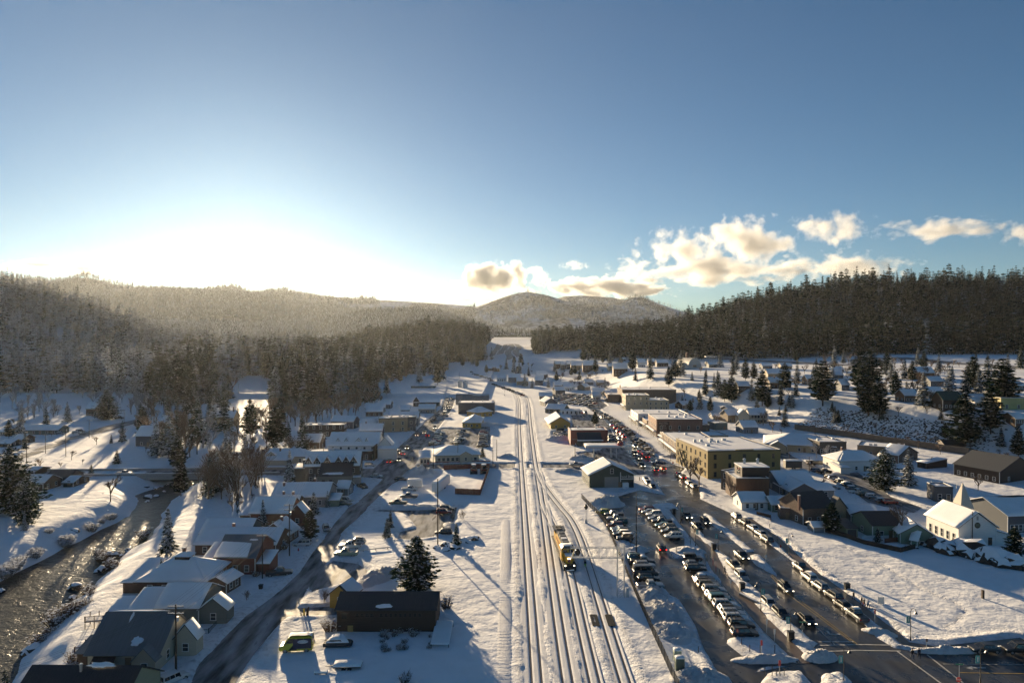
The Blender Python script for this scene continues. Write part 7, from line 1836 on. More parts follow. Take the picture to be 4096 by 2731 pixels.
# covered car, trailers, box truck, machines
p = at(*Z2((970, 1255))[0]); e = empty('covered_car', (p.x, p.y, .05), .05); tag(e, 'car hidden under a dark tarpaulin and snow beside the yellow van', 'car')
g = GEO['sedan']; mb = MB(); mb.add(g['body'], Matrix.Diagonal((1.02, 1.03, 1.0, 1))); mb.build('tarpaulin', mat('dark_tarpaulin', (.03, .035, .04), .7, var=.3, bump=.6, bs=2), e)
mb = MB(); snow_slope(mb, (-1.9, -.85, 1.0), (2.0, -.85, .98), (1.0, .85, 1.5), (-1.2, .85, 1.5), t=.3, seed=3, cell=.5); mb.build('snow_cover', M_SNOW, e, smooth=True)
mb = MB(); snow_slope(mb, (-1.2, -.8, 1.46), (.6, -.8, 1.46), (.6, .9, 1.5), (-1.2, .9, 1.5), t=.3, seed=5, cell=.4); mb.build('snow_cover', M_SNOW, e, smooth=True)
def trailer(p, yaw, L, W, H, m, label, box=False, name='trailer', snow=.3):
 e = empty(name, p, yaw); tag(e, label, 'trailer'); mb = MB(); mb.box(-L/2, L/2, -W/2, W/2, .6, .75 if not box else H); mb.build('deck' if not box else 'box', m, e)
 mb = MB(); snow_slope(mb, (-L/2, -W/2, .75 if not box else H), (L/2, -W/2, .75 if not box else H), (L/2, W/2, .76 if not box else H + .01), (-L/2, W/2, .76 if not box else H + .01), t=snow, seed=L, cell=.7); mb.build('snow_cover', M_SNOW, e, smooth=True)
 for x in (-.5, .4):
  for y in (-1, 1): mb = MB(); mb.tube((x, y * W / 2 - .1, .35), (x, y * W / 2 + .1, .35), .35, .35, 10); mb.build('wheel', M_TYRE, e)
 mb = MB(); mb.tube((-L/2, 0, .6), (-L/2 - 1.4, 0, .5), .06); mb.build('drawbar', M_DARKMETAL, e)
 return e
trailer(at(*Z2((1055, 1445))[0]), .03, 4.4, 1.9, 0, M_DARKMETAL, 'flat trailer under snow in the lower yard')
trailer(at(1765, 1955), 1.42, 15, 2.6, 3.6, M_TRIM, 'long white box trailer beside the red board fence', True)
trailer(at(*Y3((1925, 1235))[0]), 0, 5, 2.2, 2.9, M_TRIM, 'white box trailer behind the work pickup', True)
trailer(at(*Y6((1625, 1355))[0]), .0, 6.5, 2.6, 3.4, mat('trailer_brown', (.09, .075, .06), .6), 'dark box trailer right of the ochre hotel', True)
for i, x in enumerate((1895, 1935)):
 e = empty('wheel_loader', at(x, 1893), -1.5); tag(e, ['left red wheel loader in the fenced yard', 'right red wheel loader in the fenced yard'][i], 'wheel loader')
 mb = MB(); mb.box(-2.6, 1.2, -1.1, 1.1, .7, 1.8); mb.build('body', mat('machine_red', (.25, .03, .02), .5), e); mb = MB(); mb.box(-.8, .8, -.8, .8, 1.8, 3.4); cb = mb.build('cab', M_CGLASS, e); mb = MB(); mb.box(-.9, .9, -.9, .9, 3.4, 3.75); mb.build('cab_snow', M_SNOW, cb)
 mb = MB(); mb.box(1.6, 3.0, -1.4, 1.4, .3, 1.3); mb.build('bucket', M_DARKMETAL, e)
 for a in (-1.7, 1.3):
  for y in (-1.15, 1.15): mb = MB(); mb.tube((a, y - .25, .75), (a, y + .25, .75), .75, .75, 12); mb.build('wheel', M_TYRE, e)
p = at(*Y3((1360, 1265))[0]); e = empty('portable_toilet', p); tag(e, 'bright blue portable toilet beside the small grey shed', 'toilet'); mb = MB(); mb.box(-.6, .6, -.6, .6, 0, 2.2); mb.build('cabin', mat('toilet_blue', (.02, .12, .32), .5), e); mb = MB(); mb.box(-.65, .65, -.65, .65, 2.2, 2.4); mb.build('roof', M_SNOW, e); mb = MB(); mb.box(-.4, .4, -.63, -.6, .1, 2.0); mb.build('door', M_TRIM, e)
# ------------------------------------------------------------------ railway
def profile_strip(path, prof, m, name, parent, z=.0, smooth=True):
 """sweep a cross profile [(offset, height)] along the path"""
 V = []; n = len(prof)
 for i, p in enumerate(path):
  a, b = path[max(i - 1, 0)], path[min(i + 1, len(path) - 1)]
  t = (b - a).normalized(); nr = Vector((t.y, -t.x))
  for o_, h_ in prof: V.append((p.x + nr.x * o_, p.y + nr.y * o_, z + h_))
 Q = []
 for i in range(len(path) - 1):
  for k in range(n - 1):
   a = i * n + k; Q.append((a, a + 1, a + n + 1, a + n))
 o = bpy.data.objects.new(name, np_mesh(name, V, Q, m, smooth)); COL.objects.link(o)
 if parent: o.parent = parent
 return o
BED = [(-2.9, -.25), (-2.3, .20), (-1.9, .24), (-1.35, .17), (-1.0, .20), (-.86, .05), (-.80, .0), (-.70, .0), (-.66, .06), (-.55, .19), (-.2, .17), (.2, .17), (.55, .19), (.66, .06), (.70, .0), (.80, .0), (.86, .05), (1.0, .20), (1.35, .17), (1.9, .24), (2.3, .20), (2.9, -.25)]
RAIL = [(-.075, -.1), (-.075, .02), (-.05, .10), (-.05, .17), (.05, .17), (.05, .10), (.075, .02), (.075, -.1)]
LBL = ['main line track running straight down the middle', 'second main line track right of the first', 'middle siding track carrying the locomotive', 'rightmost siding track curving along the rail fence']
M_TRACKSNOW = snow_mat('snow_track', (.80, .80, .81), (1.2, 3.0, 9), (.5, .6, .5), (.1, .08, .04), dirt=.1)
for i, t in enumerate(TRACKS):
 pth = smooth_path(t, 2.5)
 root = empty('railway_track', (0, 0, 0)); tag(root, LBL[i], 'railway track', 'railway tracks')
 bed = [(o_, h_) for o_, h_ in BED]
 cut = pth if i < 2 else pth[:]
 profile_strip(cut, [(o_ * (1 if i < 2 else .82), h_) for o_, h_ in BED] if i < 2 else [(o_, h_ + .006 * i) for o_, h_ in BED[3:-3]], M_TRACKSNOW, 'snow_bed', root, z=.04)
 for s in (-1, 1):
  profile_strip(pth, [(o_ + s * .75, h_) for o_, h_ in RAIL], M_STEEL, 'rail', root, z=.06, smooth=False)
# groomed snow-covered old track at the left of the main line
op = smooth_path([(-1.2, 90), (-1.3, 130), (-1.5, 165), (-1.7, 196)], .6)
V, Q = [], []
for i, p in enumerate(op):
 k = .13 * (i % 2) * (1 if p.y < 175 else .3)
 for x, z in ((-1.6, .10), (-1.1, .22 + k), (-.1, .24 + k), (.1, .24 + k), (1.0, .22 + k), (1.4, .10)): V.append((p.x + x, p.y, z + .08))
for i in range(len(op) - 1):
 for k in range(5): a = i * 6 + k; Q.append((a, a + 1, a + 7, a + 6))
o = bpy.data.objects.new('snowed_in_track', np_mesh('snowed_in_track', V, Q, M_TRACKSNOW)); COL.objects.link(o); tag(o, 'ridged snow-covered old track left of the main line', 'railway track')
# crossing panels
for i, (x0, x1) in enumerate(((2028, 2059), (2072, 2104), (2129, 2161))):
 a, b = at(x0, 1864), at(x1, 1864); e = empty('crossing_deck', ((a.x + b.x) / 2, a.y, .10)); tag(e, ['left', 'middle', 'right'][i] + ' set of concrete panels in the level crossing', 'crossing panel', 'level crossing panels')
 w = (b.x - a.x)
 for k, (u0, u1) in enumerate(((0, .25), (.29, .71), (.75, 1))):
  mb = MB(); mb.box(-w/2 + w * u0, -w/2 + w * u1, -7, 7, 0, .06); mb.build('panel', M_CONC, e)
# switch heaters, cleared rail pits
for i, q in enumerate(((1027, 1040), (1160, 1040))):
 (c,) = Z3(q); p = at(*c); mb = MB(); mb.box(-.45, .45, -2.6, 2.6, .10, .24)
 for k in range(12): mb.box(-.7, .7, -2.5 + .43 * k, -2.35 + .43 * k, .14, .27)
 o = mb.build('cleared_tie_bed', mat('wet_ties', (.02, .02, .018), .7), loc=p + Vector((0, 0, .1))); tag(o, ['left', 'right'][i] + ' dark melted-out patch of sleepers beside the siding', 'sleepers')
# locomotive ----------------------------------------------------------------
lf = at(2290, 2292); lr = Vector((11.6, lf.y + 23.5, 0))
lx = Vector((13.0, lf.y, 0)); dv = (lr - lx); lo = empty('locomotive', (lx + dv / 2) + Vector((0, 0, .25)), atan2(-dv.y, -dv.x))
tag(lo, 'yellow and grey diesel locomotive on the siding, headlights lit', 'locomotive')
M_LY = mat('loco_yellow', (.50, .29, .02), .45, var=.1); M_LG = mat('loco_grey', (.075, .078, .08), .5, var=.15); M_LB = mat('loco_underframe', (.02, .02, .02), .7)
HL = 11.4
mb = MB(); mb.box(-HL, HL, -1.5, 1.5, 1.15, 1.5); mb.build('frame', M_LB, lo)
mb = MB(); mb.box(-HL + 1.0, 5.6, -.95, .95, 1.5, 4.15); hood = mb.build('hood', M_LY, lo)
mb = MB(); mb.box(-HL + 1.0, 5.6, -.96, .96, 4.15, 4.35); mb.build('hood_roof', M_LG, lo)
mb = MB(); mb.hexa([(-HL + 1.0, -.96, 3.3), (-HL + 5.2, -.96, 3.3), (-HL + 5.2, .96, 3.3), (-HL + 1.0, .96, 3.3), (-HL + 1.0, -1.5, 4.4), (-HL + 5.2, -1.5, 4.4), (-HL + 5.2, 1.5, 4.4), (-HL + 1.0, 1.5, 4.4)]); rad_ = mb.build('radiator', M_LG, lo)
for x in (-9.0, -7.2):
 mb = MB(); mb.tube((x, 0, 4.4), (x, 0, 4.55), .75, .75, 12); mb.build('fan', M_LB, rad_)
for x in (-3.5, -1.0, 1.6, 3.8):
 mb = MB(); mb.box(x - .8, x + .8, -.7, .7, 4.35, 4.62); q = mb.build('roof_hatch', M_LG, lo); sb = MB(); sb.box(x - .75, x + .75, -.65, .65, 4.62, 4.72)
 if x in (1.6,): sb.build('hatch_snow', M_SNOW, q)
mb = MB(); mb.box(5.6, 8.4, -1.5, 1.5, 1.5, 4.3); cab_ = mb.build('cab', M_LY, lo)
mb = MB(); mb.hexa([(5.5, -1.55, 4.3), (8.5, -1.55, 4.3), (8.5, 1.55, 4.3), (5.5, 1.55, 4.3), (5.6, -1.1, 4.7), (8.3, -1.1, 4.7), (8.3, 1.1, 4.7), (5.6, 1.1, 4.7)]); cr_ = mb.build('cab_roof', M_LG, cab_)
sb = MB(); snow_slope(sb, (5.9, -1.0, 4.7), (8.1, -1.0, 4.7), (8.1, 1.0, 4.71), (5.9, 1.0, 4.71), t=.16, seed=2, cell=.5); sb.build('cab_snow', M_SNOW, cab_, smooth=True)
for y in (-.72, .72):
 mb = MB(); mb.box(8.4, 8.44, y - .5, y + .5, 3.35, 4.05); mb.build('windscreen', M_CGLASS, cab_)
for s in (-1, 1):
 mb = MB(); mb.box(6.2, 7.9, s * 1.5 - .02, s * 1.5 + .02, 3.2, 3.95); mb.build('side_window', M_CGLASS, cab_)
mb = MB(); mb.hexa([(8.4, -1.0, 1.5), (10.4, -.8, 1.5), (10.4, .8, 1.5), (8.4, 1.0, 1.5), (8.4, -1.0, 3.25), (10.1, -.75, 2.95), (10.1, .75, 2.95), (8.4, 1.0, 3.25)]); nose = mb.build('nose', M_LY, lo)
sb = MB(); snow_slope(sb, (8.5, -.9, 3.23), (10.0, -.7, 2.98), (10.0, .7, 2.98), (8.5, .9, 3.24), t=.2, seed=3, cell=.5); sb.build('nose_snow', M_SNOW, nose, smooth=True)
for y in (-.18, .18):
 mb = MB(); mb.tube((10.28, y, 2.6), (10.4, y, 2.6), .13, .13, 10); mb.build('headlight', M_HEADON, nose)
for y in (-1.0, 1.0):
 mb = MB(); mb.tube((HL, y, 1.35), (HL + .1, y, 1.35), .13, .13, 10); mb.build('ditch_light', M_HEADON, lo)
mb = MB(); mb.tube((10.38, 0, 2.1), (10.46, 0, 2.1), .34, .34, 8); sh_ = mb.build('shield_emblem', mat('emblem_blue', (.05, .08, .25), .5), nose); mb = MB(); mb.box(10.46, 10.48, -.26, .26, 1.86, 2.05); mb.build('emblem_stripes', mat('emblem_red', (.4, .05, .05), .5), sh_)
mb = MB(); mb.hexa([(HL, -1.45, .25), (HL + .55, -1.0, .25), (HL + .55, 1.0, .25), (HL, 1.45, .25), (HL, -1.45, 1.2), (HL + .1, -1.45, 1.2), (HL + .1, 1.45, 1.2), (HL, 1.45, 1.2)]); pl = mb.build('snow_plough', M_LB, lo); sb = MB(); snow_slope(sb, (HL - .1, -1.2, .3), (HL + .5, -.9, .3), (HL + .5, .9, .3), (HL - .1, 1.2, .5), t=.3, seed=4, cell=.4); sb.build('plough_snow', M_SNOW, pl, smooth=True)
for x in (-7.3, 7.3):
 mb = MB(); mb.box(x - 2.4, x + 2.4, -1.1, 1.1, .5, 1.1); bg = mb.build('bogie', M_LB, lo)
 for dx in (-1.9, 0, 1.9):
  mb = MB(); mb.tube((x + dx, -.85, .5), (x + dx, .85, .5), .52, .52, 14); mb.build('wheelset', M_STEEL, bg)
mb = MB(); mb.box(-2.8, 2.8, -1.35, 1.35, .35, 1.15); mb.build('fuel_tank', M_LB, lo)
for s in (-1, 1):
 mb = MB()
 for k in range(13): x = -HL + .4 + k * 1.35; mb.tube((x, s * 1.45, 1.5), (x, s * 1.45, 2.5), .025, .025, 4) if x < 5.2 else None
 mb.tube((-HL + .3, s * 1.45, 2.5), (5.3, s * 1.45, 2.5), .03, .03, 4); mb.build('handrail', M_TRIM, lo)
 mb = MB(); mb.box(8.6, HL, s * 1.45 - .03, s * 1.45 + .03, 2.3, 2.38); mb.build('handrail', M_LY, lo)
 inst('lettering', text_mesh('UNION PACIFIC', .95, mat('loco_red', (.35, .03, .02), .5)), lo, (-2.0, s * .965, 2.6), (pi / 2, 0, 0 if s < 0 else pi))
inst('lettering', text_mesh('4081', .3, M_TRIM), cab_, (8.46, 0, 4.1), (pi / 2, 0, pi / 2))
# signal gantry -------------------------------------------------------------
gb = at(2483, 2392); ga = empty('signal_gantry', gb); tag(ga, 'silver lattice signal gantry reaching over the siding', 'signal gantry')
H_ = 11.0; A_L = 10.2
for dx in (-.7, .7):
 for dy in (-.5, .5):
  mb = MB(); mb.tube((dx, dy, 0), (dx, dy, H_), .07, .07, 5); mb.build('mast_leg', M_WHITEMETAL, ga)
mb = MB()
for k in range(9):
 z0, z1 = k * H_ / 9, (k + 1) * H_ / 9
 for dy in (-.5, .5): mb.tube((-.7, dy, z0), (.7, dy, z1), .035, .035, 4); mb.tube((-.7, dy, z1), (.7, dy, z1), .035, .035, 4)
 for dx in (-.7, .7): mb.tube((dx, -.5, z1), (dx, .5, z0), .035, .035, 4)
mb.build('mast_lattice', M_WHITEMETAL, ga)
for dy in (-.5, .5):
 for z in (8.3, 10.3):
  mb = MB(); mb.box(-A_L, .7, dy - .06, dy + .06, z - .06, z + .06); mb.build('arm_chord', M_WHITEMETAL, ga)
mb = MB()
for k in range(7):
 x0, x1 = -A_L + k * A_L / 7, -A_L + (k + 1) * A_L / 7
 for dy in (-.5, .5): mb.tube((x0, dy, 8.3), (x1, dy, 10.3), .03, .03, 4); mb.tube((x0, dy, 8.3), (x0, dy, 10.3), .03, .03, 4)
 mb.tube((x0, -.5, 8.3), (x1, .5, 8.3), .03, .03, 4); mb.tube((x0, -.5, 10.3), (x1, .5, 10.3), .03, .03, 4)
mb.build('arm_lattice', M_WHITEMETAL, ga)
mb = MB(); mb.box(-A_L, .7, -.2, .2, 8.36, 8.4); mb.build('walkway', M_WHITEMETAL, ga); 
mb = MB(); mb.tube((-A_L + 1.4, -.75, 9.6), (-A_L + 1.4, -.65, 9.6), .55, .55, 14); mb.box(-A_L + 1.1, -A_L + 1.7, -.65, -.3, 8.9, 10.2); mb.build('signal_head', M_BLACK, ga)
mb = MB(); mb.box(1.0, 1.6, -.3, .3, 0, 2.2); mb.build('relay_box', M_WHITEMETAL, ga)
def signal_mast(base, h, label):
 e = empty('railway_signal', base); tag(e, label, 'railway signal')
 mb = MB(); mb.tube((0, 0, 0), (0, 0, h), .1, .08, 6); mb.build('mast', M_WHITEMETAL, e)
 mb = MB(); mb.tube((0, -.2, h - .3), (0, -.3, h - .3), .55, .55, 14); mb.box(-.3, .3, -.2, .2, h - 1.0, h + .4); mb.build('signal_head', M_BLACK, e)
 mb = MB()
 for k in range(int(h / .4)): mb.box(.2, .5, -.03, .03, .4 * k, .4 * k + .04)
 mb.tube((.2, 0, 0), (.2, 0, h), .02, .02, 4); mb.tube((.5, 0, 0), (.5, 0, h), .02, .02, 4); mb.build('ladder', M_WHITEMETAL, e)
 mb = MB(); mb.box(-.35, .35, -.3, .3, 0, 1.4); mb.build('cabinet', M_WHITEMETAL, e)
(c,) = Z3((952, 205)); signal_mast(at(*c), 5.2, 'tall railway signal with ladder beside the rail fence')
(c,) = Y4((1477, 665)); signal_mast(at(*c), 7, 'distant railway signal left of the curving tracks')
# rail fence
fp = [at(*c) for c in Z3((915, -6), (990, 75), (1060, 145), (1130, 235), (1190, 385), (1250, 520), (1300, 645), (1400, 872), (1500, 1102), (1600, 1315), (1712, 1572), (1780, 1720))]
fence_line(fp, 'rail_fence', 'black steel picket fence between the tracks and the car park', 1.9, M_BLACK, 2.4, 'picket', z=.2)
fence_line([at(*c) for c in Z5((-20, 365), (130, 420), (350, 480), (480, 530), (760, 590), (870, 562))], 'wooden_fence', 'dark weathered board fence along the top of the snow field', 1.5, mat('weathered_boards', (.05, .032, .022), .9, var=.3), 2.4, 'board', z=.2)
fence_line([at(*c) for c in Z5((640, 520), (850, 500))], 'wooden_fence', 'red-brown garden fence of the small green cottage', 1.5, M_REDW, 2.4, 'board', z=.2)
fence_line([at(*c) for c in Z1((1640, 1160), (1790, 1150), (1860, 1080))], 'garden_fence', 'thin dark garden fence before the grey-green house', 1.1, M_DARKMETAL, 2.4, 'picket', z=.2)
fence_line([at(*c) for c in Z4((1130, 130), (1250, 160), (1250, 190))], 'wooden_fence', 'low dark fence behind the far kerb cars', 1.2, W_BROWN, 2.4, 'board', z=.2)
# concrete retaining wall under the riprap
M_RET = mat('retaining_concrete', (.14, .11, .085), .9, var=.25, vs=.6)
wp = [Vector((x, y, 0)) for x, y in ((160, 386), (176, 356), (191, 326), (203, 303))]
fence_line(wp, 'retaining_wall', 'long brown retaining wall of panels below the riprap bank', 3.4, M_RET, 5.0, 'panel', cat='wall', post=M_RET)
# freeway on the far slope
fw = [gp(*c) for c in Y4((1380, 200), (1440, 130), (1520, 85), (1580, 78), (1605, 110), (1560, 170), (1600, 230))]
fwp = smooth_path([(p.x, p.y) for p in fw], 12)
for off, nm in ((-7, 'freeway'), (7, 'freeway')):
 V, Q = [], []
 for i, p in enumerate(fwp):
  a, b = fwp[max(i - 1, 0)], fwp[min(i + 1, len(fwp) - 1)]; t = (b - a).normalized(); nr = Vector((t.y, -t.x))
  for o_ in (off - 5.5, off, off + 5.5):
   q = p + nr * o_; V.append((q.x, q.y, hz1(q.x, q.y) + 1.0))
 for i in range(len(fwp) - 1):
  for k in range(2): a = i * 3 + k; Q.append((a, a + 1, a + 4, a + 3))
 o = bpy.data.objects.new(nm, np_mesh(nm, V, Q, M_ASPH2)); COL.objects.link(o); tag(o, kind='structure')
hw = [gp(*c) for c in Y6((700, 95), (1050, 115), (1500, 140), (2000, 165), (2281, 180))] + [gp(*c) for c in Y7((600, 240), (1500, 300), (2281, 350))]
V, Q = [], []
hwp = smooth_path([(p.x, p.y) for p in hw], 14)
for i, p in enumerate(hwp):
 a, b = hwp[max(i - 1, 0)], hwp[min(i + 1, len(hwp) - 1)]; t = (b - a).normalized(); nr = Vector((t.y, -t.x))
 for o_ in (-6, 0, 6): q = p + nr * o_; V.append((q.x, q.y, hz1(q.x, q.y) + .8))
for i in range(len(hwp) - 1):
 for k in range(2): a = i * 3 + k; Q.append((a, a + 1, a + 4, a + 3))
o = bpy.data.objects.new('highway', np_mesh('highway', V, Q, M_ASPH2)); COL.objects.link(o); tag(o, kind='structure')
# ------------------------------------------------------------------ poles, lamps, signs, people, rocks, snow heaps
def pole(bx, by, ty, label, arms=1, wires=None, m=None, r=.15, zt=None):
 p = gp(bx, by); h = hpx(p, ty)
 e = empty('utility_pole', p); tag(e, label, 'utility pole')
 mb = MB(); mb.tube((0, 0, -.5), (0, 0, h), r, r * .65, 7); mb.build('post', m or M_WOODPOLE, e)
 for k in range(arms):
  z = h - .35 - k * 1.1; mb = MB(); mb.box(-1.25, 1.25, -.06, .06, z - .06, z + .06); a = mb.build('crossarm', M_WOODPOLE, e)
  for x in (-1.1, -.5, .5, 1.1): mb = MB(); mb.tube((x, 0, z + .06), (x, 0, z + .24), .05, .04, 5); mb.build('insulator', M_WHITEMETAL, a)
  mb = MB(); mb.box(-1.2, 1.2, -.06, .06, z + .065, z + .11); mb.build('arm_snow', M_SNOW, a)
 if arms and r > .14: mb = MB(); mb.tube((.3, 0, h - 2.6), (.3, 0, h - 1.9), .18, .18, 8); mb.build('transformer', M_WHITEMETAL, e)
 return p + Vector((0, 0, h - .1)), p
M_WIRE = mat('wire', (.05, .045, .04), .9)
def wires(a, b, label, offs=(-1.1, -.5, .5, 1.1), sag=.8, dz=0):
 for k, x in enumerate(offs):
  P = []
  for i in range(9):
   t = i / 8; p = a.lerp(b, t) + Vector((x, 0, dz - sag * 4 * t * (1 - t))); P.append(p)
  mb = MB(); mb.path(P, .011, 3); o = mb.build('power_line', M_WIRE)
  tag(o, label, 'power line', 'wires of the line: ' + label)
t1, _ = pole(704, 2706, 2416, 'big utility pole with one crossarm beside the cream house', 2, r=.19)
t2, _ = pole(1158, 2226, 2015, 'tall utility pole with crossarms beside the white car', 2, r=.18)
t3, _ = pole(1050, 2317, 2136, 'thin utility pole at the corner of the red house', 1, r=.13)
t4, _ = pole(1294, 1862, 1728, 'utility pole with crossarms before the big white house', 2)
pole(1751, 2182, 1914, 'very tall bare reddish pole beside the wet yard', 0, r=.17); pole(2545, 2214, 1968, 'tall black pole in the snowy corner of the car park', 0, m=M_BLACK, r=.16)
wires(t1, t2, 'four wires between the big pole and the tall pole'); wires(t2, t4, 'wires from the tall pole to the pole by the white house', sag=1.2); wires(t1 + Vector((0, 0, -2)), t2 + Vector((0, 0, -2.2)), 'lower cable bundle between the big pole and the tall pole', offs=(0, .2))
wires(t1 + Vector((0, 0, -.4)), t1 + Vector((-22, -45, 2)), 'four wires leaving the big pole towards the lower edge')
wires(t1 + Vector((0, 0, -2)), Vector((sd_h.location.x - 7.5, sd_h.location.y, 5.2)), 'single wire from the big pole to the long dark shed', offs=(0,), sag=1.5)
for i, (bx, by, ty, s, lb) in enumerate([(590, 845, 560, 2.24, 'tall pole on the village lane'), (408, 820, 640, 2.24, 'middle pole on the village lane'), (238, 945, 675, 2.24, 'left pole of the village lane'), (800, 680, 510, 2.24, 'right pole of the village lane'), (1112, 550, 420, 2.24, 'pole by the forest cabin'), (1335, 480, 360, 2.24, 'pole left of the brown house'), (1467, 460, 305, 2.24, 'pole with crossarm in the clearing, left one'), (1522, 470, 315, 2.24, 'pole with crossarm in the clearing, second'), (1753, 360, 255, 2.24, 'pole with crossarm in the clearing, third'), (1888, 370, 205, 2.24, 'pole in the glittering field, left'), (1972, 350, 200, 2.24, 'pole in the glittering field, middle'), (2138, 280, 190, 2.24, 'pole in the glittering field, right')]):
 pole(bx / s, 1450 + by / s, 1450 + ty / s, lb, 1)
for bx, by, ty, lb in [(960, 470, 390, 'tall pole above the far rail cutting'), (1345, 1480, 1265, 'pole left of the level crossing'), (1388, 1410, 1160, 'black pole left of the level crossing'), (945, 1425, 1150, 'black pole before the cream restaurant'), (665, 1505, 1230, 'street lamp pole at the restaurant corner')]:
 pole(*Y4((bx, by))[0], 1350 + ty / 2.851, lb, 0, m=M_DARKMETAL)
for bx, by, ty, lb in [(570, 1250, 1010, 'pole with wires beside the filling station'), (1490, 590, 500, 'thin white mast on the beige hotel')]:
 pole(*Y5((bx, by))[0], 1400 + ty / 2.851, lb, 1 if bx < 1000 else 0)
for bx, by, ty, lb in [(1815, 1430, 1215, 'utility pole before the white hip roofed house, left'), (1985, 1510, 1320, 'utility pole before the white hip roofed house, right'), (1450, 1060, 965, 'pole behind the ochre hotel'), (1882, 975, 840, 'lamp post below the riprap wall'), (1590, 1280, 1180, 'short pole right of the ochre hotel'), (780, 1430, 1260, 'lamp post beside the ochre hotel')]:
 pole(*Y6((bx, by))[0], 1400 + ty / 2.851, lb, 1 if bx > 1800 and by > 1200 else 0)
for bx, by, ty, lb in [(210, 470, 310, 'pole among the bench cottages'), (1075, 1270, 1180, 'pole by the brown barrel-roofed shop'), (1228, 1480, 1360, 'pole by the skating people'), (1695, 1568, 1500, 'short pole before the dark hall')]:
 pole(*Y7((bx, by))[0], 1350 + ty / 2.851, lb, 1 if bx < 300 else 0)
# street lamps with banners
M_BAN = mat('teal_banner', (.03, .22, .25), .6)
def street_lamp(p, label, side=1, h=5.2, lit=False, banner=True):
 e = empty('street_lamp', p); tag(e, label, 'street lamp', 'shepherd-crook street lamps')
 mb = MB(); mb.tube((0, 0, 0), (0, 0, .8), .13, .1, 7); mb.tube((0, 0, .8), (0, 0, h), .07, .055, 7)
 arc = [(side * (.45 - .45 * cos(pi * k / 7)), 0, h + .5 * sin(pi * k / 7)) for k in range(8)]
 mb.path(arc, .045, 5); mb.build('post', M_BLACK, e)
 mb = MB(); x = side * .9; mb.tube((x, 0, h - .05), (x, 0, h - .4), .1, .3, 10); mb.build('lamp_shade', M_BLACK, e)
 if banner:
  mb = MB(); mb.box(-side * .12 if side < 0 else -.75, -side * .75 if side < 0 else -.12, -.02, .02, h - 2.0, h - .8); b_ = mb.build('banner', M_BAN, e)
  mb = MB(); c_ = -side * .43; mb.box(c_ - .05, c_ + .05, -.03, -.02, h - 1.8, h - 1.0); mb.build('banner_figure', M_TRIM, b_)
for i, (z_, q, sd_, lb) in enumerate([(Z4, (475, 195), -1, 'street lamp at the far end of the footway'), (Z4, (800, 440), 1, 'street lamp beside the black ticket box by the median'), (Z4, (1405, 482), 1, 'street lamp on the east pavement by the hydrant'), (Z4, (1165, 952), -1, 'street lamp with banner by the concrete planter'), (Z4, (1420, 1215), 1, 'street lamp with banner beside the big black bin'), (Z4, (605, 400), -1, 'street lamp among the thin posts of the footway'), (Z5, (835, 1252), 1, 'street lamp at the corner of the snow field'), (Z5, (330, 1575), 1, 'street lamp at the lower edge by the snow heap'), (Z5, (1362, 1575), 1, 'street lamp at the lower right edge')]):
 (c,) = z_(q); street_lamp(at(*c), lb, sd_)
for i, q in enumerate([(1240, 1200), (1660, 1270), (1755, 1340), (2320 - 1000, 1050), (1010, 1100), (1300, 1010), (1210, 870)]):
 (c,) = Y5(q) if i != 4 else Y5((1580, 1130)); street_lamp(at(*c), ORD[i] + ' street lamp counted along the shops of main street', -1, 5.5, banner=False)
# signs
def sign(p, h, w, hh, col, label, text=None, shape='box', tcol=None):
 e = empty('street_sign', p); tag(e, label, 'sign'); mb = MB(); mb.tube((0, 0, 0), (0, 0, h), .05, .05, 6); mb.build('post', M_WHITEMETAL, e)
 mb = MB()
 if shape == 'oct': mb.tube((0, -.09, h - hh / 2), (0, -.06, h - hh / 2), w / 2, w / 2, 8)
 elif shape == 'dia': mb.hexa([(-w/2, -.09, h - hh/2), (0, -.09, h - hh), (0, -.06, h - hh), (-w/2, -.06, h - hh/2), (0, -.09, h), (w/2, -.09, h - hh/2), (w/2, -.06, h - hh/2), (0, -.06, h)])
 else: mb.box(-w/2, w/2, -.09, -.06, h - hh, h)
 pl_ = mb.build('sign_plate', mat('sign_' + label.split()[0], col, .5), e)
 if text: inst('lettering', text_mesh(text, hh * .42, tcol or M_TRIM), pl_, (0, -.1, h - hh * .62), (pi / 2, 0, 0))
 return e
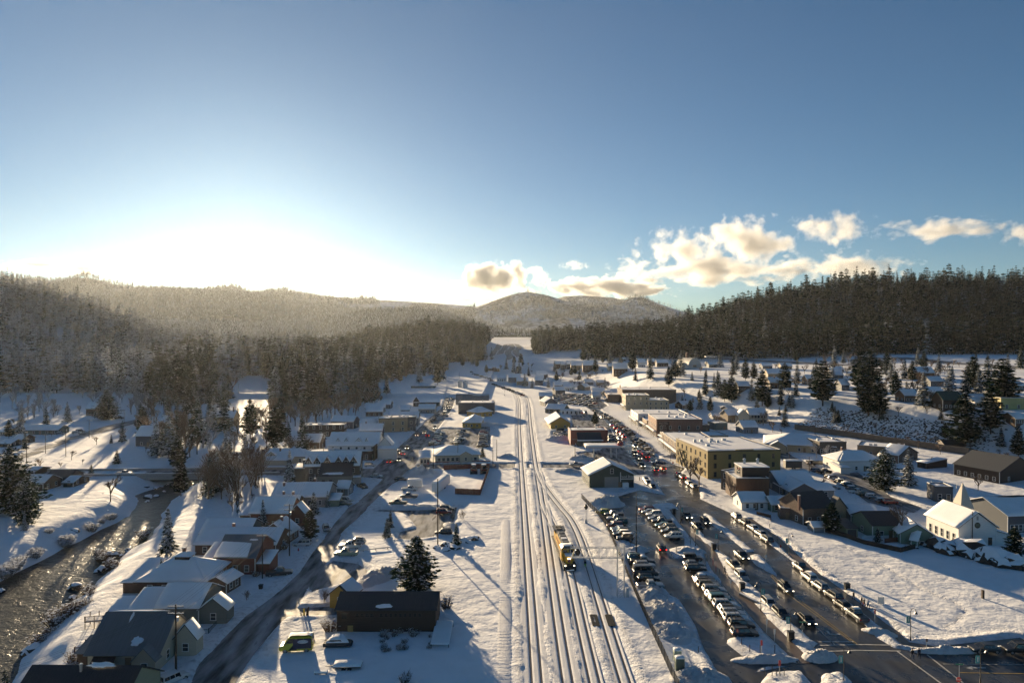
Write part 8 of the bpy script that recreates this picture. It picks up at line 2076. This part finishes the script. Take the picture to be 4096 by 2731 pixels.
for z_, q, h_, w_, hh, col, lb, tx_, sp_ in [(Z4, (1170, 1330), 2.6, .35, .9, (.45, .05, .05), 'red no-parking sign in the snowy corner of the car park', None, 'box'), (Z4, (1325, 1510), 2.6, .35, .9, (.46, .05, .05), 'crimson no-parking sign at the lower edge', None, 'box'), (Z4, (1520, 1195), 2.6, .8, .8, (.12, .12, .11), 'grey back of a stop sign at the crossing', None, 'oct'), (Z4, (1207, 555), 2.4, .45, .6, (.6, .6, .6), 'white keep-right sign at the end of the median', None, 'box'), (Z4, (905, 770), 2.2, .3, .7, (.61, .61, .61), 'pale parking sign beside the near parking row', None, 'box'), (Z4, (1215, 1140), 2.6, .3, .9, (.58, .58, .56), 'bone-white parking sign on the footway', None, 'box'), (Z4, (1282, 1230), 2.6, .3, .9, (.6, .58, .55), 'ivory parking sign before the black bin', None, 'box'), (Z5, (565, 1115), 2.6, .3, .8, (.47, .06, .05), 'scarlet no-parking sign by the grey pickup', None, 'box'), (Z5, (610, 990), 1.9, 1.2, 1.4, (.62, .6, .55), 'cream notice board in the snow field', None, 'box'), (Z5, (955, 1330), 2.2, .35, .5, (.2, .12, .1), 'brown back of a small sign by the right snowbank', None, 'box'), (Z5, (1195, 1640), 2.4, .8, .8, (.48, .02, .02), 'vivid red stop sign at the lower right edge', 'STOP', 'oct'), (Y5, (1687, 1345), 2.6, .75, .75, (.49, .02, .02), 'ruby stop sign at the side street', 'STOP', 'oct'), (Y4, (605, 1490), 2.4, .75, .75, (.5, .02, .02), 'cherry stop sign at the west junction', 'STOP', 'oct'), (Y5, (650, 820), 6.5, 1.5, 1.5, (.47, .08, .06), 'tall red shop sign by the low white building', None, 'oct')]:
 (c,) = z_(q); sign(at(*c), h_, w_, hh, col, lb, tx_, sp_)
(c,) = Z5((1200, 1568)); sign(at(*c) + Vector((.1, .1, 0)), 3.0, 1.1, .22, (.02, .2, .12), 'green street name plate at the lower right edge')
(c,) = Z4((1518, 1190)); sign(at(*c) + Vector((.15, .15, 0)), 3.1, 1.1, .22, (.02, .21, .12), 'teal street name plate above the stop sign')
for i, q in enumerate([(45, 400), (440, 470), (550, 335), (735, 500), (755, 560), (780, 620), (810, 640), (705, 520), (560, 390), (680, 330), (895, 500), (1070, 1320), (1160, 1345), (1285, 1325), (1000, 1250), (630, 1320), (300, 1280), (1200, 1500), (1262, 1525), (1298, 1525), (1330, 1525), (1365, 1525), (1530, 560), (1310, 350), (1240, 250)]):
 (c,) = Z4(q); p = at(*c); red = i in (4, 5)
 mb = MB(); h_ = R.choice((1.3, 1.6, 2.0)); mb.tube((0, 0, 0), (0, 0, h_), .06, .06, 6); mb.tube((0, 0, h_), (0, 0, h_ + .05), .075, .03, 6)
 o = mb.build('marker_post', mat('post_red', (.4, .04, .03), .6) if red else M_DARKMETAL, loc=p)
 tag(o, 'red marker post on the footway' if red else 'thin dark marker post sticking out of the snow by the car park', 'post', 'marker posts round the car park')
for q, lb in [((762, 425), 'black ticket box beside the street lamp by the median'), ((1005, 770), 'black ticket box before the silver parked car'), ((1422, 1200), 'big black bin beside the footway lamp'), ((420, 118), 'small black bin at the far end of the footway'), ((1905, 775), 'black litter bin on the east pavement')]:
 (c,) = Z4(q); e = empty('litter_bin', at(*c)); tag(e, lb, 'bin'); mb = MB(); mb.box(-.5, .5, -.4, .4, 0, 1.5); mb.build('cabinet', M_BLACK, e); mb = MB(); mb.box(-.55, .55, -.45, .45, 1.5, 1.62); mb.build('lid', M_DARKMETAL, e)
for q, lb, s in [((1735, 1375), 'pale green utility cabinet by the rail fence, rear one', 1.0), ((1755, 1460), 'dark green utility cabinet capped with snow by the rail fence', 1.15)]:
 (c,) = Z3(q); e = empty('utility_cabinet', at(*c)); tag(e, lb, 'cabinet'); mb = MB(); mb.box(-.6 * s, .6 * s, -.5, .5, 0, 1.8 * s); mb.build('housing', siding('cabinet_' + lb.split()[0], (.12, .16, .12) if s > 1 else (.3, .36, .3)), e); mb = MB(); snow_slope(mb, (-.6 * s, -.5, 1.8 * s), (.6 * s, -.5, 1.8 * s), (.6 * s, .5, 1.8 * s), (-.6 * s, .5, 1.8 * s), t=.3, seed=s, cell=.3); mb.build('snow_cap', M_SNOW, e, smooth=True)
(c,) = Z4((1335, 415)); mb = MB(); mb.tube((0, 0, 0), (0, 0, .9), .16, .14, 8); mb.tube((-.25, 0, .6), (.25, 0, .6), .09, .09, 6); mb.tube((0, 0, .9), (0, 0, 1.05), .16, .05, 8)
o = mb.build('fire_hydrant', mat('hydrant_red', (.4, .03, .02), .5), loc=at(*c)); tag(o, 'red fire hydrant on the east pavement', 'hydrant')
(c,) = Z2((630, 445)); o = inst('fire_hydrant', o.data, None, at(*c)); tag(o, 'red fire hydrant in the snow by the tall utility pole', 'hydrant')
(c,) = Z2((678, 985)); mb = MB(); mb.tube((0, 0, 0), (0, 0, 1.2), .2, .16, 8); mb.tube((0, 0, 1.2), (0, 0, 1.35), .2, .05, 8); o = mb.build('fire_hydrant', mat('hydrant_yellow', (.5, .36, .02), .5), loc=at(*c)); tag(o, 'yellow hydrant beside the street by the long dark shed', 'hydrant')
(c,) = Z2((308, 770)); e = empty('wheeled_bin', at(*c)); tag(e, 'dark wheeled bin at the snowy kerb', 'bin'); mb = MB(); mb.hexa([(-.3, -.3, 0), (.3, -.3, 0), (.3, .3, 0), (-.3, .3, 0), (-.38, -.38, 1.1), (.38, -.38, 1.1), (.38, .38, 1.1), (-.38, .38, 1.1)]); mb.build('body', M_DARKMETAL, e); mb = MB(); mb.box(-.42, .42, -.42, .42, 1.1, 1.2); mb.build('lid', M_BLACK, e)
# people ------------------------------------------------------------------
M_SKIN = mat('skin', (.42, .27, .19), .6); M_HAIR = mat('dark_hair', (.03, .02, .015), .8)
def person(p, yaw, top, legs, label, stride=.28, arm=.2, hat=None, h=1.74, coat=None):
 """one continuous skinned body; hair or hat is a child"""
 sc_ = h / 1.74; J = []; E = []
 def j(x, y, z, r): J.append((x, y, z, r)); return len(J) - 1
 pel = j(0, 0, .95, .15); ch_ = j(.02, 0, 1.25, .17); nk = j(.02, 0, 1.46, .07); hd0 = j(.03, 0, 1.56, .085); hd1 = j(.03, 0, 1.68, .085)
 E += [(pel, ch_), (ch_, nk), (nk, hd0), (hd0, hd1)]
 for s in (-1, 1):
  k = stride * s
  hp = j(0, s * .1, .88, .11); kn = j(.10 * (1 if k > 0 else .6) + k * .5, s * .11, .48, .075); an = j(k * .9 - .05, s * .11, .10, .055); toe = j(k * .9 + .13, s * .12, .05, .045)
  E += [(pel, hp), (hp, kn), (kn, an), (an, toe)]
  shd = j(.02, s * .2, 1.38, .075); el = j(.02 - arm * s * .5, s * .27, 1.10, .055); wr_ = j(.10 - arm * s * .6, s * .28, .86, .04); hn = j(.12 - arm * s * .6, s * .28, .78, .038)
  E += [(ch_, shd), (shd, el), (el, wr_), (wr_, hn)]
 me = bpy.data.meshes.new('person'); me.from_pydata([q[:3] for q in J], E, [])
 o = bpy.data.objects.new('person', me); COL.objects.link(o)
 sk = o.modifiers.new('skin', 'SKIN'); me.skin_vertices or None
 for i, q in enumerate(J):
  me.skin_vertices[0].data[i].radius = (q[3], q[3]); me.skin_vertices[0].data[i].use_root = (i == 0)
 sb_ = o.modifiers.new('sub', 'SUBSURF'); sb_.levels = sb_.render_levels = 1
 dg = bpy.context.evaluated_depsgraph_get(); nm = bpy.data.meshes.new_from_object(o.evaluated_get(dg))
 o.modifiers.clear(); o.data = nm; nm.materials.clear()
 mt, ml_ = mat('cloth_' + top[0], top[1], .85), mat('cloth_' + legs[0], legs[1], .85)
 for m_ in (mt, ml_, M_SKIN, M_BLACK): nm.materials.append(m_)
 for f in nm.polygons:
  z = f.center.z; f.material_index = 2 if z > 1.49 or (z < .84 and abs(f.center.y) > .22) else 0 if z > .90 else 1 if z > .14 else 3
  f.use_smooth = True
 o.location = p; o.rotation_euler = (0, 0, yaw); o.scale = (sc_,) * 3
 tag(o, label, 'person')
 me2 = bpy.data.meshes.new('hair'); bm = bmesh.new(); bmesh.ops.create_uvsphere(bm, u_segments=10, v_segments=7, radius=.115); bm.to_mesh(me2); bm.free(); me2.materials.append(mat('hat_' + hat[0], hat[1], .9) if hat else M_HAIR)
 hh = inst('hat' if hat else 'hair', me2, o, (.015, 0, 1.71), sc=(1, .95, .85))
 return o
DK = ('black', (.015, .015, .018)); NAVY = ('navy', (.02, .03, .06)); JEAN = ('denim', (.06, .08, .12)); RED_ = ('red', (.3, .03, .03)); GRN = ('lime', (.12, .45, .05)); TANc = ('tan', (.25, .17, .1)); BLU = ('pale_blue', (.25, .35, .45)); BRN = ('brown', (.08, .05, .03))
for z_, q, yw, a, b, lb, hat in [(Z3, (945, 580), -pi / 2, DK, GRN, 'person in a black jacket and bright green trousers walking along the siding', None), (Z4, (1960, 858), -1.2, DK, DK, 'person in black walking on the east pavement, farthest of the four', None), (Z4, (2030, 905), -1.2, DK, BRN, 'person in a dark coat on the east pavement, second of the four', None), (Z4, (2050, 918), -1.2, TANc, RED_, 'person in a tan jacket on the east pavement, third of the four', None), (Z4, (2085, 932), -1.2, BLU, JEAN, 'person in a pale blue jacket on the east pavement, nearest of the four', ('white', (.6, .6, .6))),
  (Z5, (848, 1388), -pi / 2, DK, JEAN, 'person in a black jacket and jeans on the crosswalk, left one', None), (Z5, (898, 1385), -pi / 2, NAVY, DK, 'person in navy carrying a child on the crosswalk, right one', None), (Z4, (485, 202), -pi / 2, DK, DK, 'person in black standing by the far street lamp', None), (Z4, (855, 632), 0, NAVY, DK, 'person in navy by the thin posts of the footway', None), (Y7, (1375, 1440), pi, DK, DK, 'person skating on the far ice rink, right one', None), (Y7, (1240, 1410), 0, DK, DK, 'person skating on the far ice rink, left one', None), (Y5, (1305, 1500), 0, DK, DK, 'person standing beside the green shop', None)]:
 (c,) = z_(q); p = at(*c); p.z = .09; person(p, yw, a, b, lb, hat=hat)
# rocks -------------------------------------------------------------------
M_ROCK = mat('volcanic_rock', (.055, .040, .032), .95, var=.4, vs=1.2, bump=.8, bs=3)
def rock_mesh(seed, snow=.5, rough=.35, sub=2):
 me = bpy.data.meshes.new('rock'); bm = bmesh.new(); bmesh.ops.create_icosphere(bm, subdivisions=sub, radius=1)
 for v in bm.verts:
  n = mnoise.noise(v.co * 1.3 + Vector((seed, 0, 0))) + .5 * mnoise.noise(v.co * 3.1 + Vector((0, seed, 0)))
  v.co *= 1 + rough * n; v.co.z *= .75
 bm.normal_update()
 for f in bm.faces: f.material_index = 1 if f.normal.z > 1 - snow else 0
 bm.to_mesh(me); bm.free(); me.materials.append(M_ROCK); me.materials.append(M_SNOW); return me
ROCKS = [rock_mesh(i * 3.7, .45) for i in range(5)]
def rock(p, s, label, group=None, sq=(1, 1, 1)):
 o = inst('boulder', R.choice(ROCKS), None, p, (R.uniform(-.2, .2), R.uniform(-.2, .2), R.random() * 6.28), (s * sq[0], s * sq[1], s * sq[2])); return tag(o, label, 'boulder', group)
for i, (q, s) in enumerate([((930, 470), 1.3), ((650, 745), 1.5), ((630, 832), .8), ((580, 915), 1.0), ((1000, 475), 1.4), ((620, 275), 1.7), ((10, 780), .9), ((375, 370), 1.2), ((1105, 430), .9), ((1110, 510), .8), ((300, 1290), 1.8), ((250, 1300), 1.4), ((870, 600), 1.5)]):
 (c,) = Z1(q); p = at(*c, -3.8 if i not in (5, 7) else -2.5); rock(p, s, 'snow-capped boulder standing in or beside the river', 'boulders of the river')
for i, (q, s) in enumerate([((1330, 1250), 1.8), ((1400, 1240), 1.2), ((1320, 1280), .9), ((1470, 1195), .8), ((1545, 1150), 1.0), ((1400, 1130), 1.2), ((1450, 1120), .8), ((1310, 1115), 1.2), ((920, 1180), .6), ((580, 1395), .5), ((955, 1330), .7), ((1500, 1105), .9)]):
 (c,) = Y2(q); p = gp(*c); p.z = max(p.z, -4.1); rock(p, s, 'rock on the river edge near the bridge', 'rocks near the bridge')
for i in range(12):
 (c,) = Z2((1810 + 30 * i + R.uniform(-15, 15), 440 - 8 * i + R.uniform(-25, 35))); rock(at(*c, .1), R.uniform(.8, 1.7), 'big snowy boulder in the pile below the tall pole', 'boulders below the tall pole', (1.2, 1, 1))
# outcrop beside the church: dark broken rock with snow on its ledges
mb_pts = [(900, 560, 1.2, 2.2), (960, 530, 2.2, 3), (1030, 550, 3.0, 4), (1100, 585, 3.4, 4.5), (1170, 600, 3.6, 4.5), (1250, 590, 3.6, 4.5), (1320, 620, 3.8, 4.5), (1390, 640, 4.2, 4.5), (1460, 665, 4.0, 4.5), (1530, 690, 3.6, 4.5), (1600, 705, 3.2, 4.5), (1670, 720, 2.8, 4.5), (1740, 730, 2.6, 4.5)]
oc = empty('rock_outcrop', at(*Z5((1250, 640))[0])); tag(oc, 'long dark rock outcrop topped with snow below the church', 'rock outcrop')
for i, (x, y, h_, w_) in enumerate(mb_pts):
 for k in range(3):
  p = at(*Z5((x + R.uniform(-25, 25), y + 18 * (k - 1)))[0]) - oc.location
  s = h_ * (1.0 if k == 1 else .75) * R.uniform(.8, 1.15)
  o = inst('rock', R.choice(ROCKS), oc, (p.x, p.y + 2.2, s * .30), (R.uniform(-.3, .3), R.uniform(-.3, .3), R.random() * 6.28), (s * .9, s * .7, s * .85))
# riprap slope: countless stones
rr2 = random.Random(5)
V, F, MI = [], [], []
# sample the bank directly in plan: between the wall line and the road above it
n = 0
while n < 2300:
 k = rr2.randint(0, len(wp) - 2); t = rr2.random(); a = wp[k].lerp(wp[k + 1], t); d = (wp[k + 1] - wp[k]).normalized(); nr = Vector((-d.y, d.x, 0))
 if nr.x < 0: nr = -nr
 q = a + nr * rr2.uniform(1.5, 20) + d * rr2.uniform(-4, 6); z = hz1(q.x, q.y) + .25; n += 1
 s = rr2.uniform(.3, .8); i0 = len(V); ry = rr2.random() * 6.28
 pts = [(1, 0, 0), (.3, .8, 0), (-.7, .6, 0), (-.9, -.4, 0), (.1, -.9, 0), (.4, .2, .8), (-.4, .1, .7), (0, -.4, .75)]
 for x, y, zz in pts:
  x, y = x * rr2.uniform(.8, 1.2), y * rr2.uniform(.8, 1.2); V.append((q.x + s * (x * cos(ry) - y * sin(ry)), q.y + s * (x * sin(ry) + y * cos(ry)), z + s * zz * .8 - .1))
 for f, m_ in (((0, 1, 5), 0), ((1, 2, 6, 5), 0), ((2, 3, 6), 0), ((3, 4, 7, 6), 0), ((4, 0, 5, 7), 0), ((5, 6, 7), 1)): F.append(tuple(i0 + e for e in f)); MI.append(m_)
mb = MB(); mb.v, mb.f, mb.m = V, F, MI; o = mb.build('riprap', [M_ROCK, M_SNOW]); tag(o, 'bank of loose dark riprap stones dusted with snow', 'riprap', kind='stuff')
# ploughed snow heaps -----------------------------------------------------
def heap(c, rx, ry, h_, label, yaw=0.0, seed=0, cl=.34, z=.0):
 nx, ny = max(8, int(2 * rx / cl)), max(8, int(2 * ry / cl)); V = []; Q = []
 for j in range(ny + 1):
  for i in range(nx + 1):
   u, v = -1 + 2 * i / nx, -1 + 2 * j / ny
   d = sqrt(u * u + v * v); x, y = u * rx, v * ry
   P = Vector((x * .45 + seed, y * .45, seed)); nn = mnoise.noise(P) * .6 + abs(mnoise.noise(P * 2.6)) * .7 + abs(mnoise.noise(P * 6)) * .6 + abs(mnoise.noise(P * 11)) * .3 - .15
   e = max(0, 1 - d ** 1.6); zz = h_ * (e ** .8) * (.65 + .8 * nn) - .25 * (d > .98) - (.4 if d > 1.02 else 0)
   V.append((x * cos(yaw) - y * sin(yaw), x * sin(yaw) + y * cos(yaw), zz))
 for j in range(ny):
  for i in range(nx): a = j * (nx + 1) + i; Q.append((a, a + 1, a + nx + 2, a + nx + 1))
 o = bpy.data.objects.new('snow_heap', np_mesh('snow_heap', V, Q, M_PILE)); COL.objects.link(o); o.location = (c.x, c.y, z); return tag(o, label, 'snow heap')
for z_, q, rx, ry, h_, yw, lb in [(Z4, (250, 830), 3.4, 6.0, 1.9, -.2, 'ploughed snow heap at the end of the fence-side row, far part'), (Z4, (330, 980), 4.2, 7.0, 2.1, .05, 'lumpy ploughed snow heap along the rail fence, middle part'), (Z4, (420, 1130), 3.8, 6.0, 1.6, .1, 'ploughed snow heap narrowing beside the car park lane'), (Z4, (640, 1540), 5.0, 3.5, 1.6, 0, 'snow heap at the lower edge right of the cabinets'), (Z3, (1130, 40), 6.0, 4.5, 3.0, 0, 'big snow heap at the head of the car park'), (Z4, (1670, 1350), 3.2, 2.2, 1.5, .2, 'tall snow heap on the corner by the crossing'), (Z4, (1200, 1370), 6.0, 1.6, .9, .05, 'ridge of ploughed snow along the car park corner'),
  (Y3, (1985, 1130), 7.5, 5, 4.2, .2, 'high snow heap at the west junction'), (Y3, (1900, 1420), 10, 2.2, 1.3, .05, 'long ploughed ridge before the wet yard'), (Y4, (1120, 1010), 7, 5, 5, 0, 'high snow heap in the far car park'), (Y4, (1290, 1010), 12, 3, 2.4, 0, 'ploughed ridge right of the far snow heap'), (Y5, (390, 1030), 8, 4, 3.0, 0, 'snow heap before the depot car row'), (Y5, (640, 1250), 6, 3.5, 2.6, 0, 'snow heap by the filling station entrance'), (Y5, (480, 1390), 6, 4, 1.6, 0, 'low snow heap beside the level crossing'), (Y4, (640 + 860, 1370), 5, 3, 1.6, 0, 'snow heap left of the level crossing tracks'), (Z2, (1330, 660), 4, 7, 1.8, -.5, 'rough snow heap left of the bushy pine'), (Z2, (1200, 720), 3.0, 3.0, 1.2, .2, 'snow heap at the edge of the small dark yard'), (Z5, (1110, 1330), 6.5, 1.2, 1.1, 0, 'ploughed ridge before the dark saloon at the right'), (Z5, (600, 1190), 3.2, 1.6, .9, -.5, 'low snow ridge at the corner of the east pavement'), (Y5, (1660, 1220), 4, 3, 1.8, 0, 'snow heap before the brown corner row'), (Z3, (1400, 430), 3.0, 2.2, 1.5, 0, 'snow heap round the foot of the tall black pole'), (Z4, (560, 450), 4.2, 2.2, 1.4, .1, 'snow heap between the two rows beside the footway'), (Z2, (1940, 230), 2, 5, 1.2, .4, 'snow ridge at the right rim of the wet yard')]:
 (c,) = z_(q); heap(at(*c), rx, ry, h_, lb, yw, seed=rx * 3.3 + q[0] * .01)
# small things in the lower yard
(c,) = Z2((1865, 1180)); e = empty('snowed_in_ramp', at(*c)); tag(e, 'ridged snow-covered metal rack standing on legs in the lower yard', 'rack')
for k in range(24): mb = MB(); mb.box(-1.6, 1.6, -4.5 + .37 * k, -4.2 + .37 * k, .9 + .012 * k, 1.08 + .012 * k); mb.build('slat', M_SNOW, e)
for x in (-1.5, 1.5):
 for y in (-4.3, 4.2): mb = MB(); mb.tube((x, y, -.2), (x, y, .95), .07, .07, 6); mb.build('leg', M_DARKMETAL, e)
(c,) = Z2((1240, 440)); e = empty('guard_rail', at(*c), .35); tag(e, 'low metal guard rail on the snowy bank beside the old pickup', 'guard rail'); mb = MB(); mb.box(-5, 5, -.05, .05, .45, .75); mb.build('rail', M_WHITEMETAL, e)
for x in (-4.5, -1.5, 1.5, 4.5): mb = MB(); mb.box(x - .08, x + .08, .05, .2, -.2, .75); mb.build('post', M_WOODPOLE, e)
(c,) = Z4((1060, 850)); e = empty('planter_wall', at(*c), 1.95); tag(e, 'low concrete seat wall on the footway', 'wall'); mb = MB(); mb.box(-2.6, 2.6, -.3, .3, 0, .5); mb.build('block', M_CONC, e); mb = MB(); mb.box(-2.5, 2.5, -.25, .25, .5, .58); mb.build('snow_cap', M_SNOW, e)
(c,) = Z5((1380, 937)); mb = MB(); mb.box(-.2, .2, -.2, .2, 0, 1.9); o = mb.build('wooden_post', M_WOODPOLE, loc=at(*c)); tag(o, 'single squat wooden post in the snow field', 'post')
(c,) = Z2((705, 1000)); mb = MB(); mb.tube((0, 0, 0), (.1, 0, 1.3), .3, .22, 8); mb.tube((.1, 0, 1.3), (.3, .1, 1.9), .22, .1, 7); mb.tube((.05, 0, 1.0), (-.3, 0, 1.6), .12, .05, 6); o = mb.build('tree_stump', M_BARK, loc=at(*c)); tag(o, 'dark broken tree stump beside the yellow hydrant', 'stump')
(c,) = Z2((825, 1495)); e = empty('wooden_bench', at(*c)); tag(e, 'low snowy wooden bench in the lower yard', 'bench'); mb = MB(); mb.box(-1, 1, -.4, .4, .35, .42); mb.build('seat', W_BROWN, e); mb = MB(); mb.box(-1, 1, -.4, .4, .42, .72); mb.build('snow_cover', M_SNOW, e)
for x in (-.85, .85): mb = MB(); mb.box(x - .08, x + .08, -.35, .35, 0, .35); mb.build('leg', W_BROWN, e)
# ------------------------------------------------------------------ clouds, far beyond the hills
def cloud_mat(name, dens, freq, seed, flat_=1.0, gain=1.0):
 m = bpy.data.materials.new(name); m.use_nodes = True; nt = m.node_tree; nt.nodes.clear()
 out = nt.nodes.new('ShaderNodeOutputMaterial'); pv = nt.nodes.new('ShaderNodeVolumePrincipled')
 pv.inputs['Color'].default_value = (.80, .80, .81, 1); pv.inputs['Anisotropy'].default_value = .45
 tc = nt.nodes.new('ShaderNodeTexCoord')
 ln = nt.nodes.new('ShaderNodeVectorMath'); ln.operation = 'LENGTH'; nt.links.new(tc.outputs['Object'], ln.inputs[0])
 mp = nt.nodes.new('ShaderNodeMapping'); mp.inputs['Location'].default_value = (seed * 3.3, seed * 1.7, seed); mp.inputs['Scale'].default_value = freq
 nt.links.new(tc.outputs['Object'], mp.inputs[0])
 n = nt.nodes.new('ShaderNodeTexNoise'); n.inputs['Scale'].default_value = 1.0; n.inputs['Detail'].default_value = 5; n.inputs['Roughness'].default_value = .58
 nt.links.new(mp.outputs[0], n.inputs[0])
 a = nt.nodes.new('ShaderNodeMath'); a.operation = 'MULTIPLY_ADD'; a.inputs[1].default_value = 2.6 * gain; a.inputs[2].default_value = -.72 * gain - .02
 nt.links.new(n.outputs[0], a.inputs[0])
 b = nt.nodes.new('ShaderNodeMath'); b.operation = 'SUBTRACT'; nt.links.new(a.outputs[0], b.inputs[0]); nt.links.new(ln.outputs['Value'], b.inputs[1])
 c = nt.nodes.new('ShaderNodeMapRange'); c.inputs[1].default_value = 0; c.inputs[2].default_value = .6; c.inputs[3].default_value = 0; c.inputs[4].default_value = dens * .6
 nt.links.new(b.outputs[0], c.inputs[0]); nt.links.new(c.outputs[0], pv.inputs['Density'])
 nt.links.new(pv.outputs[0], out.inputs['Volume'])
 return m
me = bpy.data.meshes.new('cloud'); bm = bmesh.new(); bmesh.ops.create_icosphere(bm, subdivisions=3, radius=1.0); bm.to_mesh(me); bm.free()
CD = 13500.0
for i, (px, py, hw_, hh_, dn, lb) in enumerate([
 (2720, 1010, 190, 85, .014, 'left puffs of the big sunlit cloud bank'), (2975, 965, 240, 95, .016, 'tallest puff of the big sunlit cloud bank'), (2870, 1085, 420, 62, .012, 'broad lower layer of the big sunlit cloud bank'),
 (3330, 915, 170, 70, .010, 'cloud puff above and right of the big bank'), (3400, 1065, 260, 60, .010, 'flat cloud right of the big bank'), (3800, 918, 250, 48, .008, 'thin ragged cloud toward the right edge'), (4080, 930, 90, 48, .010, 'cloud cut off by the right edge'),
 (1985, 1120, 200, 82, .04, 'dark-bellied round cloud over the central mountain'), (1860, 1195, 190, 26, .012, 'low wisp left of the central mountain'), (2430, 1150, 310, 46, .03, 'long flat cloud right of the central mountain'),
 (1440, 1135, 130, 55, .014, 'small bright cloud between sun and mountain'), (2300, 1060, 70, 24, .008, 'tiny oval cloud above the mountain'), (290, 1068, 360, 30, .007, 'long thin cloud at the far left horizon'), (2655, 935, 60, 26, .006, 'wispy scrap left above the big bank')]):
 c = at_d(px, py, CD); s = CD / FPX
 mm = bpy.data.meshes.new('cloud'); mm = me.copy(); mm.materials.clear()
 asp = hw_ / hh_
 mm.materials.append(cloud_mat('cloud_vapour', dn * (.8 if i < 7 else 1), (1.5 * min(asp, 3.2), 1.5, 1.5), i + 1.0))
 o = inst('cloud', mm, None, c, (0, 0, 0), (hw_ * s * 1.25, hw_ * s * .6, hh_ * s * 1.35)); tag(o, lb, 'cloud', 'clouds along the horizon')
cy.volume_step_rate = .3
cy.volume_max_steps = 256
# ------------------------------------------------------------------ look-alikes are told apart by their order from the left
bpy.context.view_layer.update()
same = {}
for o in COL.objects:
 if o.parent is None and o.get('label') and o.get('kind') is None: same.setdefault(o['label'], []).append(o)
def nth(k): return ORD[k] if k < len(ORD) else '%d%s' % (k + 1, {1: 'st', 2: 'nd', 3: 'rd'}.get((k + 1) % 10 if (k + 1) % 100 not in (11, 12, 13) else 0, 'th'))
for lb, obs in same.items():
 if not 1 < len(obs) <= 70: continue
 def col_(o):
  q = o.location if o.location.length > 1 else o.matrix_world @ Vector(o.bound_box[0])
  return q.x / max(q.y, 1)
 for k, o in enumerate(sorted(obs, key=col_)):
  w = (lb + ', ' + nth(k) + ' from the left').split()
  while len(w) > 16 and 'the' in w: w.remove('the')
  o['label'] = ' '.join(w)
# ------------------------------------------------------------------ the air
vm = bpy.data.materials.new('haze_air'); vm.use_nodes = True
nt = vm.node_tree; nt.nodes.clear()
o_ = nt.nodes.new('ShaderNodeOutputMaterial'); p_ = nt.nodes.new('ShaderNodeVolumePrincipled')
p_.inputs['Density'].default_value = 1.8e-5
p_.inputs['Color'].default_value = (.88, .94, 1.0, 1)
p_.inputs['Anisotropy'].default_value = .5
nt.links.new(p_.outputs[0], o_.inputs['Volume'])
mb = MB(); mb.box(-9800, 9800, -150, 9700, -8, 575)
o = mb.build('haze', vm); tag(o, kind='stuff')
